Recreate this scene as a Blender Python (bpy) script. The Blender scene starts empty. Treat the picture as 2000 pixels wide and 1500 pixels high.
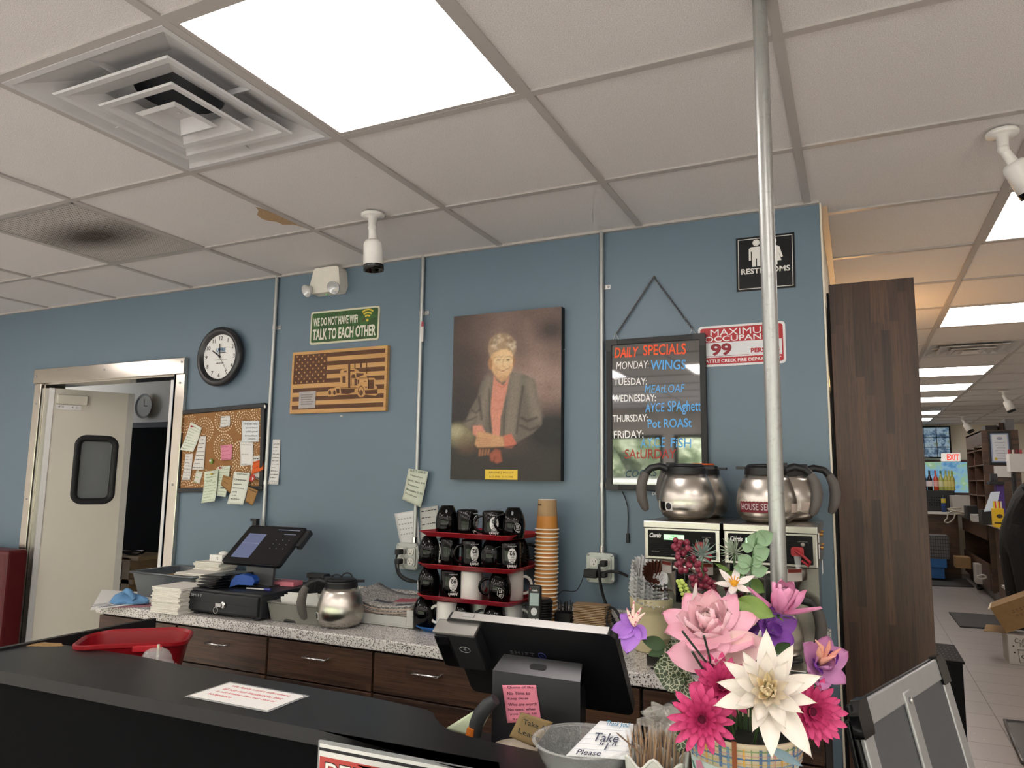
import bpy, math, random
from mathutils import Vector, Matrix
sin, cos, pi, rad = math.sin, math.cos, math.pi, math.radians
SC = bpy.context.scene
COL = SC.collection
rnd = random.Random(7)

# ------------------------------------------------------------------ camera
CAM = Vector((1.946, -1.614, 1.455))
YAW, PITCH, ROLL, FPX = rad(-25.287), rad(7.402), rad(0.752), 1419.58
H = 2.44                                  # ceiling height
WY = 1.0906                               # face of the blue wall
fw = Vector((sin(YAW)*cos(PITCH), cos(YAW)*cos(PITCH), sin(PITCH)))
r0 = Vector((cos(YAW), -sin(YAW), 0)); u0 = r0.cross(fw)
rt = cos(ROLL)*r0 + sin(ROLL)*u0
up = -sin(ROLL)*r0 + cos(ROLL)*u0
cd = bpy.data.cameras.new('camera'); cam = bpy.data.objects.new('camera', cd); COL.objects.link(cam)
cd.sensor_width = 36; cd.lens = FPX/2000*36; cd.clip_start = 0.02; cd.clip_end = 200
m3 = Matrix((rt, up, -fw)).transposed()
cam.matrix_world = Matrix.Translation(CAM) @ m3.to_4x4()
SC.camera = cam

# ------------------------------------------------------------------ world, exposure, daylight
vs = SC.view_settings
vs.view_transform = 'Standard'; vs.look = 'None'; vs.gamma = 1; vs.exposure = 0.38; vs.use_curve_mapping = False
SC.cycles.max_bounces = 8; SC.cycles.diffuse_bounces = 5; SC.cycles.glossy_bounces = 5
SC.cycles.transmission_bounces = 8; SC.cycles.transparent_max_bounces = 12
SC.cycles.sample_clamp_indirect = 4; SC.cycles.caustics_reflective = False; SC.cycles.caustics_refractive = False
SC.cycles.use_denoising = True
wd = bpy.data.worlds.new('sky'); SC.world = wd; wd.use_nodes = True
bg = wd.node_tree.nodes['Background']; bg.inputs[0].default_value = (0.80, 0.86, 1.0, 1); bg.inputs[1].default_value = 8.0
LIGHT_E = 8.0                             # radiance of the ceiling panels

def sun(name, rot, energy, color):
    l = bpy.data.lights.new(name, 'SUN'); l.energy = energy; l.color = color; l.angle = rad(3)
    o = bpy.data.objects.new(name, l); o.rotation_euler = rot; COL.objects.link(o)
sun('sun', (rad(48), 0, rad(150)), 22, (1, .95, .86))
def area(name, loc, rot, sx, sy, power, color, portal=False):
    l = bpy.data.lights.new(name, 'AREA'); l.shape = 'RECTANGLE'; l.size = sx; l.size_y = sy; l.energy = power; l.color = color
    if portal: l.cycles.is_portal = True
    o = bpy.data.objects.new(name, l); o.location = loc; o.rotation_euler = rot; COL.objects.link(o); return o

# ------------------------------------------------------------------ pixel to place
def ray(px, py): return fw + rt*((px-1000)/FPX) - up*((py-750)/FPX)
def at_y(px, py, Y): d = ray(px, py); return CAM + d*((Y-CAM.y)/d.y)
def at_x(px, py, X): d = ray(px, py); return CAM + d*((X-CAM.x)/d.x)
def at_z(px, py, Z): d = ray(px, py); return CAM + d*((Z-CAM.z)/d.z)

# ------------------------------------------------------------------ mesh builder
def V(*a): return Vector(a)
def RZ(a): return Matrix.Rotation(a, 4, 'Z')
def RX(a): return Matrix.Rotation(a, 4, 'X')
def RY(a): return Matrix.Rotation(a, 4, 'Y')
def T(x=(0, 0, 0), y=None, z=None):
    return Matrix.Translation(x if y is None else (x, y, z or 0))
def frame(o, x, y):
    """matrix with origin o, axes x, y (unit-ised) and z = x cross y"""
    x = Vector(x).normalized(); y = Vector(y); z = x.cross(y).normalized(); y = z.cross(x)
    m = Matrix((x, y, z)).transposed().to_4x4(); m.translation = Vector(o); return m
WALLF = lambda x, z, y=WY: frame((x, y, z), (1, 0, 0), (0, 0, 1))   # plane facing -y
FLATF = lambda x, y, z, a=0: T(x, y, z) @ RZ(a)

class MB:
    def __init__(s, M=None): s.v = []; s.f = []; s.mi = []; s.sm = []; s.M = M or Matrix(); s.m = 0; s.c = None
    def add(s, vs, fs, smooth=False, M=None):
        M = s.M @ M if M is not None else s.M
        n = len(s.v); s.v += [M @ Vector(p) for p in vs]
        for f in fs: s.f.append([i+n for i in f]); s.mi.append(s.m); s.sm.append(smooth)
        return s
    def box(s, c, d, M=None, taper=1.0):
        x, y, z = [k/2 for k in d]; vs = []
        for k in (-1, 1):
            t = taper if k > 0 else 1
            for a, b in ((-1, -1), (1, -1), (1, 1), (-1, 1)): vs.append((c[0]+a*x*t, c[1]+b*y*t, c[2]+k*z))
        return s.add(vs, [(3, 2, 1, 0), (4, 5, 6, 7), (0, 1, 5, 4), (1, 2, 6, 5), (2, 3, 7, 6), (3, 0, 4, 7)], M=M)
    def mm(s, a, b, M=None):
        return s.box([(a[i]+b[i])/2 for i in range(3)], [abs(b[i]-a[i]) for i in range(3)], M)
    def prism(s, poly, z0, z1, M=None, smooth=False):
        n = len(poly); vs = [(p[0], p[1], z0) for p in poly]+[(p[0], p[1], z1) for p in poly]
        fs = [list(range(n))[::-1], list(range(n, 2*n))]
        s.add(vs, fs, M=M)
        return s.add(vs, [(i, (i+1) % n, n+(i+1) % n, n+i) for i in range(n)], smooth=smooth, M=M)
    def lathe(s, prof, c=(0, 0, 0), n=24, M=None, smooth=True, sx=1, sy=1):
        vs = []; k = len(prof)
        for r, z in prof:
            for i in range(n): a = 2*pi*i/n; vs.append((c[0]+r*cos(a)*sx, c[1]+r*sin(a)*sy, c[2]+z))
        fs = [(j*n+i, j*n+(i+1) % n, (j+1)*n+(i+1) % n, (j+1)*n+i) for j in range(k-1) for i in range(n)]
        return s.add(vs, fs, smooth, M)
    def cyl(s, p0, p1, r0, r1=None, n=16, caps=True, smooth=True):
        p0, p1 = Vector(p0), Vector(p1); r1 = r0 if r1 is None else r1
        d = p1-p0; M = T(p0) @ d.to_track_quat('Z', 'Y').to_matrix().to_4x4(); L = d.length
        s.lathe([(r0, 0), (r1, L)], n=n, M=M, smooth=smooth)
        if caps:
            for r, z, o in ((r0, 0, -1), (r1, L, 1)):
                vs = [(r*cos(2*pi*i/n), r*sin(2*pi*i/n), z) for i in range(n)]
                s.add(vs, [list(range(n))[::o]], M=M)
        return s
    def tube(s, pts, r, n=8, closed=False, smooth=True):
        pts = [Vector(p) for p in pts]; k = len(pts); vs = []; prev = None
        for i, p in enumerate(pts):
            a = pts[(i-1) % k] if (closed or i > 0) else p
            b = pts[(i+1) % k] if (closed or i < k-1) else p
            t = (b-a).normalized()
            if prev is None: x = t.orthogonal().normalized()
            else: x = (prev-t*prev.dot(t)); x = x.normalized() if x.length > 1e-6 else t.orthogonal().normalized()
            prev = x; y = t.cross(x); rr = r[i] if isinstance(r, (list, tuple)) else r
            for j in range(n): q = 2*pi*j/n; vs.append(p+x*(rr*cos(q))+y*(rr*sin(q)))
        m = k if closed else k-1
        s.add(vs, [(i*n+j, i*n+(j+1) % n, ((i+1) % k)*n+(j+1) % n, ((i+1) % k)*n+j) for i in range(m) for j in range(n)], smooth)
        if not closed:
            s.add(vs[:n], [list(range(n))[::-1]]); s.add(vs[-n:], [list(range(n))])
        return s
    def sph(s, c, r, n=12, m=8, M=None):
        r = r if isinstance(r, (tuple, list)) else (r, r, r); vs = []
        for j in range(m+1):
            t = -pi/2+pi*j/m; q = max(cos(t), .02)
            for i in range(n): a = 2*pi*i/n; vs.append((c[0]+r[0]*q*cos(a), c[1]+r[1]*q*sin(a), c[2]+r[2]*sin(t)))
        fs = [(j*n+i, j*n+(i+1) % n, (j+1)*n+(i+1) % n, (j+1)*n+i) for j in range(m) for i in range(n)]
        fs += [list(range(n))[::-1], [m*n+i for i in range(n)]]
        return s.add(vs, fs, True, M)
    def grid(s, fn, nu, nv, smooth=True, M=None):
        vs = [fn(i/nu, j/nv) for j in range(nv+1) for i in range(nu+1)]; w = nu+1
        return s.add(vs, [(j*w+i, j*w+i+1, (j+1)*w+i+1, (j+1)*w+i) for j in range(nv) for i in range(nu)], smooth, M)
    def quad(s, a, b, c, d): return s.add([a, b, c, d], [(0, 1, 2, 3)])
    def disc(s, c, rx, ry=None, n=20, M=None, z=0):
        ry = ry or rx
        return s.add([(c[0]+rx*cos(2*pi*i/n), c[1]+ry*sin(2*pi*i/n), z) for i in range(n)], [list(range(n))], M=M)
    def text(s, st, M, w=None, h=None, align='C', bold=0, ext=.0004, bend=None, shear=0, gap=1.0, valign='C'):
        vs, fs = text_geo(st, bold, shear, gap)
        if not vs: return s
        x0 = min(v[0] for v in vs); x1 = max(v[0] for v in vs); y0 = min(v[1] for v in vs); y1 = max(v[1] for v in vs)
        kx = w/(x1-x0) if w else None; ky = h/(y1-y0) if h else None
        kx = kx or ky; ky = ky or kx
        ox = {'C': (x0+x1)/2, 'L': x0, 'R': x1}[align]; oy = {'C': (y0+y1)/2, 'B': y0, 'T': y1}[valign]
        q = [((v[0]-ox)*kx, (v[1]-oy)*ky, v[2]*ext) for v in vs]
        if bend: q = [((bend+z)*sin(x/bend), y, (bend+z)*cos(x/bend)) for x, y, z in q]
        return s.add(q, fs, M=M)
    def build(s, name, mat=None, parent=None, bevel=0, seg=2, subsurf=0, solid=0, angle=40):
        me = bpy.data.meshes.new(name)
        W = wmat(parent).inverted() if parent else Matrix()
        me.from_pydata([W @ v for v in s.v], [], s.f)
        mats = mat if isinstance(mat, (list, tuple)) else [mat]
        for q in mats:
            if q: me.materials.append(q)
        me.polygons.foreach_set('material_index', s.mi); me.polygons.foreach_set('use_smooth', s.sm)
        if s.c:
            a = me.color_attributes.new('Col', 'FLOAT_COLOR', 'POINT'); a.data.foreach_set('color', [k for c in s.c for k in c])
        me.update()
        o = bpy.data.objects.new(name, me); COL.objects.link(o)
        if parent: o.parent = parent
        if solid: q = o.modifiers.new('solid', 'SOLIDIFY'); q.thickness = solid; q.offset = 0
        if bevel:
            b = o.modifiers.new('bevel', 'BEVEL'); b.width = bevel; b.segments = seg; b.limit_method = 'ANGLE'; b.angle_limit = rad(angle)
        if subsurf: q = o.modifiers.new('sub', 'SUBSURF'); q.levels = q.render_levels = subsurf
        return o

_tg = {}
def text_geo(st, bold=0, shear=0, gap=1.0):
    k = (st, bold, shear, gap)
    if k not in _tg:
        cu = bpy.data.curves.new('t', 'FONT'); cu.body = st; cu.extrude = 1.0; cu.offset = bold; cu.shear = shear; cu.space_character = gap; cu.resolution_u = 3
        ob = bpy.data.objects.new('t', cu); me = bpy.data.meshes.new_from_object(ob)
        _tg[k] = ([tuple(v.co) for v in me.vertices], [tuple(p.vertices) for p in me.polygons])
        bpy.data.objects.remove(ob); bpy.data.curves.remove(cu); bpy.data.meshes.remove(me)
    return _tg[k]

def wmat(o):
    m = Matrix()
    while o is not None: m = o.matrix_basis @ m; o = o.parent
    return m
def thing(name, label, cat, loc=(0, 0, 0), rz=0, group=None):
    o = bpy.data.objects.new(name, None); o.empty_display_size = .05; COL.objects.link(o)
    o.location = loc; o.rotation_euler = (0, 0, rz); return tag(o, label, cat, group)
def tag(o, label, cat, group=None):
    o['label'] = label; o['category'] = cat
    if group: o['group'] = group
    return o
def struct(o): o['kind'] = 'structure'; return o
def kids(o): return [c for c in bpy.data.objects if c.parent == o]
def dup(o, parent=None, label=None, group=None):
    c = o.copy(); COL.objects.link(c)
    if parent: c.parent = parent
    if label: c['label'] = label
    if group: c['group'] = group
    for k in o.children: dup(k, c)
    return c

# ------------------------------------------------------------------ materials
_m = {}
def srgb(h):
    if isinstance(h, str):
        h = h.lstrip('#'); c = [int(h[i:i+2], 16)/255 for i in (0, 2, 4)]
    else: c = h
    return tuple(x/12.92 if x <= .04045 else ((x+.055)/1.055)**2.4 for x in c)
class N:
    def __init__(s, name):
        s.mat = bpy.data.materials.new(name); s.mat.use_nodes = True; s.t = s.mat.node_tree
        s.b = s.t.nodes['Principled BSDF']; s._co = None
    def n(s, ty, **k):
        q = s.t.nodes.new(ty)
        for a, b in k.items(): setattr(q, a, b)
        return q
    def l(s, a, b): s.t.links.new(a, b)
    def co(s, scale=(1, 1, 1), rot=(0, 0, 0)):
        if not s._co: s._co = s.n('ShaderNodeTexCoord')
        mp = s.n('ShaderNodeMapping'); mp.inputs['Scale'].default_value = scale; mp.inputs['Rotation'].default_value = rot
        s.l(s._co.outputs['Object'], mp.inputs['Vector']); return mp.outputs['Vector']
    def noise(s, sc, det=3, rough=.5, co=None, dist=0):
        q = s.n('ShaderNodeTexNoise'); q.inputs['Scale'].default_value = sc; q.inputs['Detail'].default_value = det
        q.inputs['Roughness'].default_value = rough; q.inputs['Distortion'].default_value = dist
        s.l(co or s.co(), q.inputs['Vector']); return q.outputs['Fac']
    def vor(s, sc, co=None, feat='F1', out='Distance'):
        q = s.n('ShaderNodeTexVoronoi', feature=feat); q.inputs['Scale'].default_value = sc
        s.l(co or s.co(), q.inputs['Vector']); return q.outputs[out]
    def ramp(s, fac, stops, interp='LINEAR'):
        q = s.n('ShaderNodeValToRGB'); e = q.color_ramp.elements; q.color_ramp.interpolation = interp
        while len(e) < len(stops): e.new(.5)
        for i, (p, c) in enumerate(stops):
            e[i].position = p; e[i].color = (*srgb(c), 1) if not isinstance(c, (int, float)) else (c, c, c, 1)
        s.l(fac, q.inputs['Fac']); return q.outputs['Color']
    def mix(s, fac, a, b, mode='MIX'):
        q = s.n('ShaderNodeMix', data_type='RGBA', blend_type=mode)
        for sock, v in ((q.inputs[0], fac), (q.inputs[6], a), (q.inputs[7], b)):
            if hasattr(v, 'links'): s.l(v, sock)
            elif isinstance(v, (int, float)): sock.default_value = v if sock == q.inputs[0] else (v, v, v, 1)
            else: sock.default_value = (*srgb(v), 1)
        return q.outputs[2]
    def bump(s, h, strength=.3, dist=.002):
        q = s.n('ShaderNodeBump'); q.inputs['Strength'].default_value = strength; q.inputs['Distance'].default_value = dist
        s.l(h, q.inputs['Height']); s.l(q.outputs['Normal'], s.b.inputs['Normal'])
    def base(s, c):
        if hasattr(c, 'links'): s.l(c, s.b.inputs['Base Color'])
        else: s.b.inputs['Base Color'].default_value = (*srgb(c), 1)
    def set(s, **k):
        for a, v in k.items():
            i = s.b.inputs[a.replace('_', ' ')]
            if hasattr(v, 'links'): s.l(v, i)
            else: i.default_value = v
        return s
def mt(col, rough=.5, metal=0, vary=.06, sc=30, bump=0, bsc=200, spec=.5, coat=0, trans=0, alpha=1, name=None, ior=1.45, emit=None):
    """plain procedural surface: colour broken up by a little noise, optional fine bump"""
    k = (col, rough, metal, vary, sc, bump, bsc, spec, coat, trans, alpha, ior, emit)
    if k in _m: return _m[k]
    q = N(name or 'surface'); f = q.noise(sc, 3)
    c = srgb(col)
    if vary:
        lo = tuple(max(0, x*(1-vary)) for x in c); hi = tuple(min(1, x*(1+vary)) for x in c)
        r = q.n('ShaderNodeMix', data_type='RGBA'); q.l(f, r.inputs[0]); r.inputs[6].default_value = (*lo, 1); r.inputs[7].default_value = (*hi, 1)
        q.base(r.outputs[2])
    else: q.base(col)
    q.set(Roughness=rough, Metallic=metal, Transmission_Weight=trans, Alpha=alpha, IOR=ior, Coat_Weight=coat)
    q.b.inputs['Specular IOR Level'].default_value = spec
    if bump: q.bump(q.noise(bsc, 3), bump)
    if emit: q.b.inputs['Emission Color'].default_value = (*srgb(col), 1); q.b.inputs['Emission Strength'].default_value = emit
    _m[k] = q.mat; return q.mat
# ------------------------------------------------------------------ shared materials
def mk_paint(col, name):
    q = N(name); f = q.noise(2.5, 4)
    q.base(q.mix(f, col, tuple(min(1, x*1.04) for x in [int(col[i:i+2], 16)/255 for i in (1, 3, 5)])))
    q.set(Roughness=.42); q.bump(q.noise(260, 2), .08, .001); return q.mat
M_BLUE = mk_paint('#647786', 'blue wall paint')
M_CREAM = mk_paint('#d8cfbd', 'cream wall paint')
M_WHITEW = mk_paint('#eae6df', 'white wall paint')
def mk_tile():
    q = N('acoustic tile'); f = q.noise(480, 2, .7); g = q.noise(200, 3, .6)
    a = q.mix(q.ramp(f, [(.40, 0.0), (.60, 1.0)]), '#c8c4c2', '#f4f1ef')
    q.base(q.mix(q.ramp(g, [(.3, 0.0), (.7, .5)]), a, '#dad6d4')); q.set(Roughness=.9)
    q.bump(f, .5, .002); return q.mat
M_TILE = mk_tile()
M_TBAR = mt('#b3aeaa', .45, 0, .03)
def mk_terrazzo():
    q = N('speckled laminate')
    d = q.vor(260); e = q.vor(150, q.co((1, 1, 1), (.4, .3, .2))); n = q.noise(60, 3)
    c = q.mix(n, '#cdc9c4', '#dad7d3')
    c = q.mix(q.ramp(q.vor(260, out='Color'), [(.0, 1.0), (.24, 1.0), (.25, 0.0)], 'CONSTANT'), c, '#8b8886')
    c = q.mix(q.ramp(e, [(.0, 1.0), (.26, 1.0), (.30, 0.0)]), c, '#1e1c1c')
    q.base(c); q.set(Roughness=.25); return q.mat
M_TERR = mk_terrazzo()
def mk_wood(name, along, cols, seed=0, rough=.45, strip=.05, length=.6):
    """walnut block laminate: strips along an axis, each strip cut into blocks of its own tone, with fine grain"""
    q = N(name)
    # brick texture gives the blocks; map so that rows lie across the grain
    rot = {'x': (0, 0, 0), 'z': (0, pi/2, 0)}[along]
    tc = q.n('ShaderNodeTexCoord'); q._co = tc
    sx = q.n('ShaderNodeSeparateXYZ'); q.l(tc.outputs['Object'], sx.inputs[0])
    cb = q.n('ShaderNodeCombineXYZ')
    if along == 'x':
        q.l(sx.outputs[0], cb.inputs[0]); q.l(sx.outputs[2], cb.inputs[1]); gs = (3, 110, 110)
    else:
        q.l(sx.outputs[2], cb.inputs[0]); ad = q.n('ShaderNodeMath'); q.l(sx.outputs[0], ad.inputs[0]); q.l(sx.outputs[1], ad.inputs[1]); q.l(ad.outputs[0], cb.inputs[1]); gs = (110, 110, 3)
    br = q.n('ShaderNodeTexBrick'); q.l(cb.outputs[0], br.inputs['Vector'])
    br.inputs['Color1'].default_value = (0, 0, 0, 1); br.inputs['Color2'].default_value = (1, 1, 1, 1); br.inputs['Mortar'].default_value = (.3, .3, .3, 1)
    br.inputs['Scale'].default_value = 1; br.inputs['Mortar Size'].default_value = .0004; br.inputs['Brick Width'].default_value = length; br.inputs['Row Height'].default_value = strip
    br.offset = .37; br.offset_frequency = 3; br.squash = .7; br.squash_frequency = 2
    g = q.noise(1.0, 5, .65, q.co(gs)); g2 = q.noise(3.0, 4, .7, q.co(gs))
    c = q.ramp(br.outputs['Color'], [(0, cols[0]), (.35, cols[1]), (.7, cols[2]), (1, cols[3])])
    c = q.mix(q.ramp(g, [(.42, 0.0), (.62, .7)]), c, cols[4])
    c = q.mix(q.ramp(g2, [(.50, 0.0), (.66, .8)]), c, cols[5])
    q.base(c); q.set(Roughness=rough); q.bump(g2, .06, .001); return q.mat
WCOL = ['#3b2a22', '#5a4235', '#6b4f40', '#4a362c', '#4d382e', '#2c1f19']
M_WOODZ = mk_wood('walnut block laminate upright', 'z', ['#2a1a13', '#402b20', '#563b2b', '#372821', '#46301f', '#1c120d'], strip=.028, length=.5)
M_WOODX = mk_wood('walnut block laminate', 'x', ['#2c1f19', '#432f23', '#533a29', '#38271e', '#5e4432', '#1b120d'], strip=.045, length=.35)
def mk_brushed(name, col, axis='z', rough=.28):
    q = N(name); sc = {'z': (90, 90, 2), 'x': (2, 90, 90), 'c': (8, 8, 400)}[axis]
    f = q.noise(4, 4, .6, q.co(sc)); q.base(q.mix(f, col, tuple(min(1, int(col[i:i+2], 16)/255*1.12) for i in (1, 3, 5))))
    q.set(Metallic=1.0, Roughness=rough, Anisotropic=.75 if axis == 'c' else 0.0); q.bump(f, .03, .001); return q.mat
M_STEEL = mk_brushed('brushed steel', '#b6b1a9', 'c', .27)
M_TRIM = mk_brushed('polished steel trim', '#c2bdb4', 'z', .14)
def mk_galv():
    q = N('galvanised steel'); f = q.noise(30, 4, .7, q.co((1, 1, .12))); g = q.vor(120, q.co((1, 1, .2)), out='Color')
    q.base(q.mix(f, '#9a9d9c', '#cfd1cf')); q.set(Metallic=.85, Roughness=q.ramp(f, [(.3, .32), (.7, .5)])); return q.mat
M_GALV = mk_galv()
M_BLACK = mt('#17171a', .42); M_BLACKG = mt('#0b0b0d', .12, coat=.3); M_RUBBER = mt('#1c1c1e', .6)
M_LAMB = mt('#1b1b1d', .36, vary=.12, sc=8)                       # counter laminate
M_WHITE = mt('#e6e4df', .4); M_PAPER = mt('#e9e8e4', .8, vary=.03); M_INK = mt('#222226', .7); M_GREYP = mt('#6f6b68', .5)
M_RED = mt('#8d1420', .4); M_REDTRAY = mt('#a01826', .38); M_BLUETRAY = mt('#1c63ad', .38)
M_CHROME = mt('#d6d6d6', .12, 1.0); M_STEELP = mt('#b9b9b8', .3, 1.0)
def mk_emit(name, col, e):
    q = N(name); q.base('#f4f4f2'); q.b.inputs['Emission Color'].default_value = (*srgb(col), 1); q.b.inputs['Emission Strength'].default_value = e
    q.set(Roughness=.6); return q.mat
M_PANEL = mk_emit('lit light panel', '#fff6f1', LIGHT_E)
def mk_floor():
    q = N('grey plank floor tile'); tc = q.co((1, 1, 1))
    br = q.n('ShaderNodeTexBrick'); mp = q.n('ShaderNodeMapping'); mp.inputs['Location'].default_value = (-.055, -.12, 0)
    q.l(tc, mp.inputs['Vector']); q.l(mp.outputs[0], br.inputs['Vector']); br.offset = 0; br.squash = 1
    br.inputs['Scale'].default_value = 1; br.inputs['Brick Width'].default_value = .6552; br.inputs['Row Height'].default_value = .3048
    br.inputs['Mortar Size'].default_value = .0035; br.inputs['Mortar Smooth'].default_value = .1
    br.inputs['Color1'].default_value = (*srgb('#8c8683'), 1); br.inputs['Color2'].default_value = (*srgb('#938d8a'), 1); br.inputs['Mortar'].default_value = (*srgb('#57524f'), 1)
    f = q.noise(26, 4, .6, q.co((1, 2.2, 1)))
    c = q.mix(q.ramp(f, [(.62, 0.0), (.70, .8)]), br.outputs['Color'], '#7d7674')
    c = q.mix(q.ramp(q.noise(60, 2), [(.70, 0.0), (.74, .8)]), c, '#d0cccb')
    q.base(c); q.set(Roughness=.36); return q.mat
M_FLOOR = mk_floor()
M_COL = N('painted picture'); _a = M_COL.n('ShaderNodeVertexColor', layer_name='Col'); M_COL.l(_a.outputs[0], M_COL.b.inputs['Base Color']); M_COL.set(Roughness=.6)
M_COL.bump(M_COL.vor(900), .15, .0008); M_COL = M_COL.mat
def glassy(name, col, rough, alpha):
    q = N(name); q.base(col); q.set(Roughness=rough, Alpha=alpha); q.b.inputs['Specular IOR Level'].default_value = .8; return q.mat
M_CLEAR = glassy('clear plastic', '#f2f4f4', .08, .22); M_FROST = glassy('cloudy plastic', '#d8d6cf', .3, .55); M_GLASS = glassy('window glass', '#dfe8ea', .02, .12)
# ------------------------------------------------------------------ the setting
G = .6096
X0, X1, YB, YF = -5.4, 8.0, -6.2, 12.6          # room extents
def st(name, mb, mat, **k): return struct(mb.build(name, mat, **k))
st('floor', MB().mm((X0-.3, WY+.3, -.1), (X1+.3, YF+.3, 0)), M_FLOOR)
st('floor_dining', MB().mm((X0-.3, YB-.3, -.1), (X1+.3, WY+.3, 0)), mt('#c9c3ba', .4, vary=.06, sc=4))  # unseen floor, made paler to bounce light up to the ceiling
# ceiling tiles, leaving out the cells that hold a light, a vent or the grille
lights = [(1, -1), (-4, -4), (1, -5), (-4, -1), (-7, -2), (5, -2), (5, -5), (9, -2), (9, -6), (-2, -8), (4, -8), (-6, -6), (-1, -5), (3, -5), (-3, -7), (1, -8), (-7, -8), (7, -4), (7, -8), (10, -9), (-8, -4), (3, -3), (-2, -3),
          (4, 2), (4, 5), (4, 9), (4, 11), (4, 13), (4, 16), (4, 18), (9, 4), (9, 9), (9, 14), (7, 14)]
vents = [(0, -1), (4, 7), (4, 15)]; grilles = [(-2, 0)]
skip = set(lights+vents+grilles)
mb = MB(); i0, i1, j0, j1 = -11, 14, -11, 21
for i in range(i0, i1):
    for j in range(j0, j1):
        if (i, j) in skip: continue
        z = H+.006
        mb.quad((i*G, j*G, z), (i*G, (j+1)*G, z), ((i+1)*G, (j+1)*G, z), ((i+1)*G, j*G, z))
mb.mm((i0*G, j0*G, H+.30), (i1*G, j1*G, H+.34))
st('ceiling', mb, M_TILE)
mb = MB()
for i in range(i0, i1+1): mb.mm((i*G-.012, j0*G, H), (i*G+.012, j1*G, H+.008))
st('trim_1', mb, M_TBAR)
mb = MB()
for j in range(j0, j1+1):
    if 1 < (j*G-WY)*10 < 12: pass
    mb.mm((i0*G, j*G-.012, H+.0002), (i1*G, j*G+.012, H+.0078))
st('trim_2', mb, M_TBAR)
# water stain on one tile, a flat flake of brown board showing
pts = [at_z(x, y, H+.004) for x, y in ((498, 404), (520, 411), (560, 421), (585, 437), (600, 447), (575, 439), (552, 439), (541, 434), (522, 431), (512, 428), (502, 420), (505, 411))]
mb = MB(); mb.add([(p.x, p.y, H+.0045) for p in pts], [list(range(len(pts)))])
tag(mb.build('ceiling_stain', mt('#b39672', .9, vary=.3, sc=120)), 'brown water-damaged patch on the edge of a ceiling tile left of the ceiling camera', 'stain')

# blue wall with the kitchen door opening
OX0, OX1, OZ = -2.44, -1.325, 1.985
mb = MB()
mb.mm((X0, WY, 0), (OX0, WY+.12, H+.01)); mb.mm((OX1, WY, 0), (1.867, WY+.12, H+.01)); mb.mm((OX0, WY, OZ), (OX1, WY+.12, H+.01))
st('wall_back', mb, M_BLUE)
st('trim_3', MB().mm((X0, WY-.018, H-.004), (1.867, WY, H+.006)), M_TBAR)
st('trim_4', MB().mm((1.8675, WY-.003, 0), (1.8735, WY+.03, H)), M_CREAM)
st('wall_hall', MB().mm((1.80, WY+.121, 0), (1.8665, YF, H+.02)), M_CREAM)
st('trim_5', MB().mm((1.867, WY+.03, H-.003), (1.892, YF, H+.006)), M_TBAR)
st('wall_far', MB().mm((1.867, YF, 0), (X1, YF+.12, H+.02)), M_CREAM)
st('wall_left', MB().mm((X0-.12, YB, 0), (X0, WY+.12, H+.02)), M_WHITEW)
st('wall_right', MB().mm((X1, YB, 0), (X1+.12, YF, H+.02)), M_WHITEW)
# front wall behind the camera with the shop windows (they light the room and show in the menu board)
wz0, wz1 = .55, 2.08
wins = [(-4.9, -2.75), (-2.6, -.45), (-.3, 1.55), (1.7, 3.6), (3.75, 5.6), (5.75, 7.6)]
mb = MB(); mb.mm((X0, YB-.15, 0), (X1, YB, wz0)); mb.mm((X0, YB-.15, wz1), (X1, YB, H+.02))
xs = [X0]+[e for w in wins for e in w]+[X1]
for k in range(0, len(xs), 2): mb.mm((xs[k], YB-.15, wz0), (xs[k+1], YB, wz1))
st('wall_front', mb, M_WHITEW)
for k, (a, b) in enumerate(wins):
    o = st('window_%d' % (k+1), MB().mm((a, YB-.07, wz0), (a+.05, YB-.02, wz1)).mm((b-.05, YB-.07, wz0), (b, YB-.02, wz1)).mm((a+.05, YB-.07, wz0), (b-.05, YB-.02, wz0+.05)).mm((a+.05, YB-.07, wz1-.05), (b-.05, YB-.02, wz1)), mt('#4a4c4e', .4, .6))
    MB().mm((a+.05, YB-.05, wz0+.05), (b-.05, YB-.044, wz1-.05)).build('pane', M_GLASS, o)
    area('window_daylight', ((a+b)/2, YB-.155, (wz0+wz1)/2), (rad(90), 0, 0), b-a, wz1-wz0, 1, (1, 1, 1), True)
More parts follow.
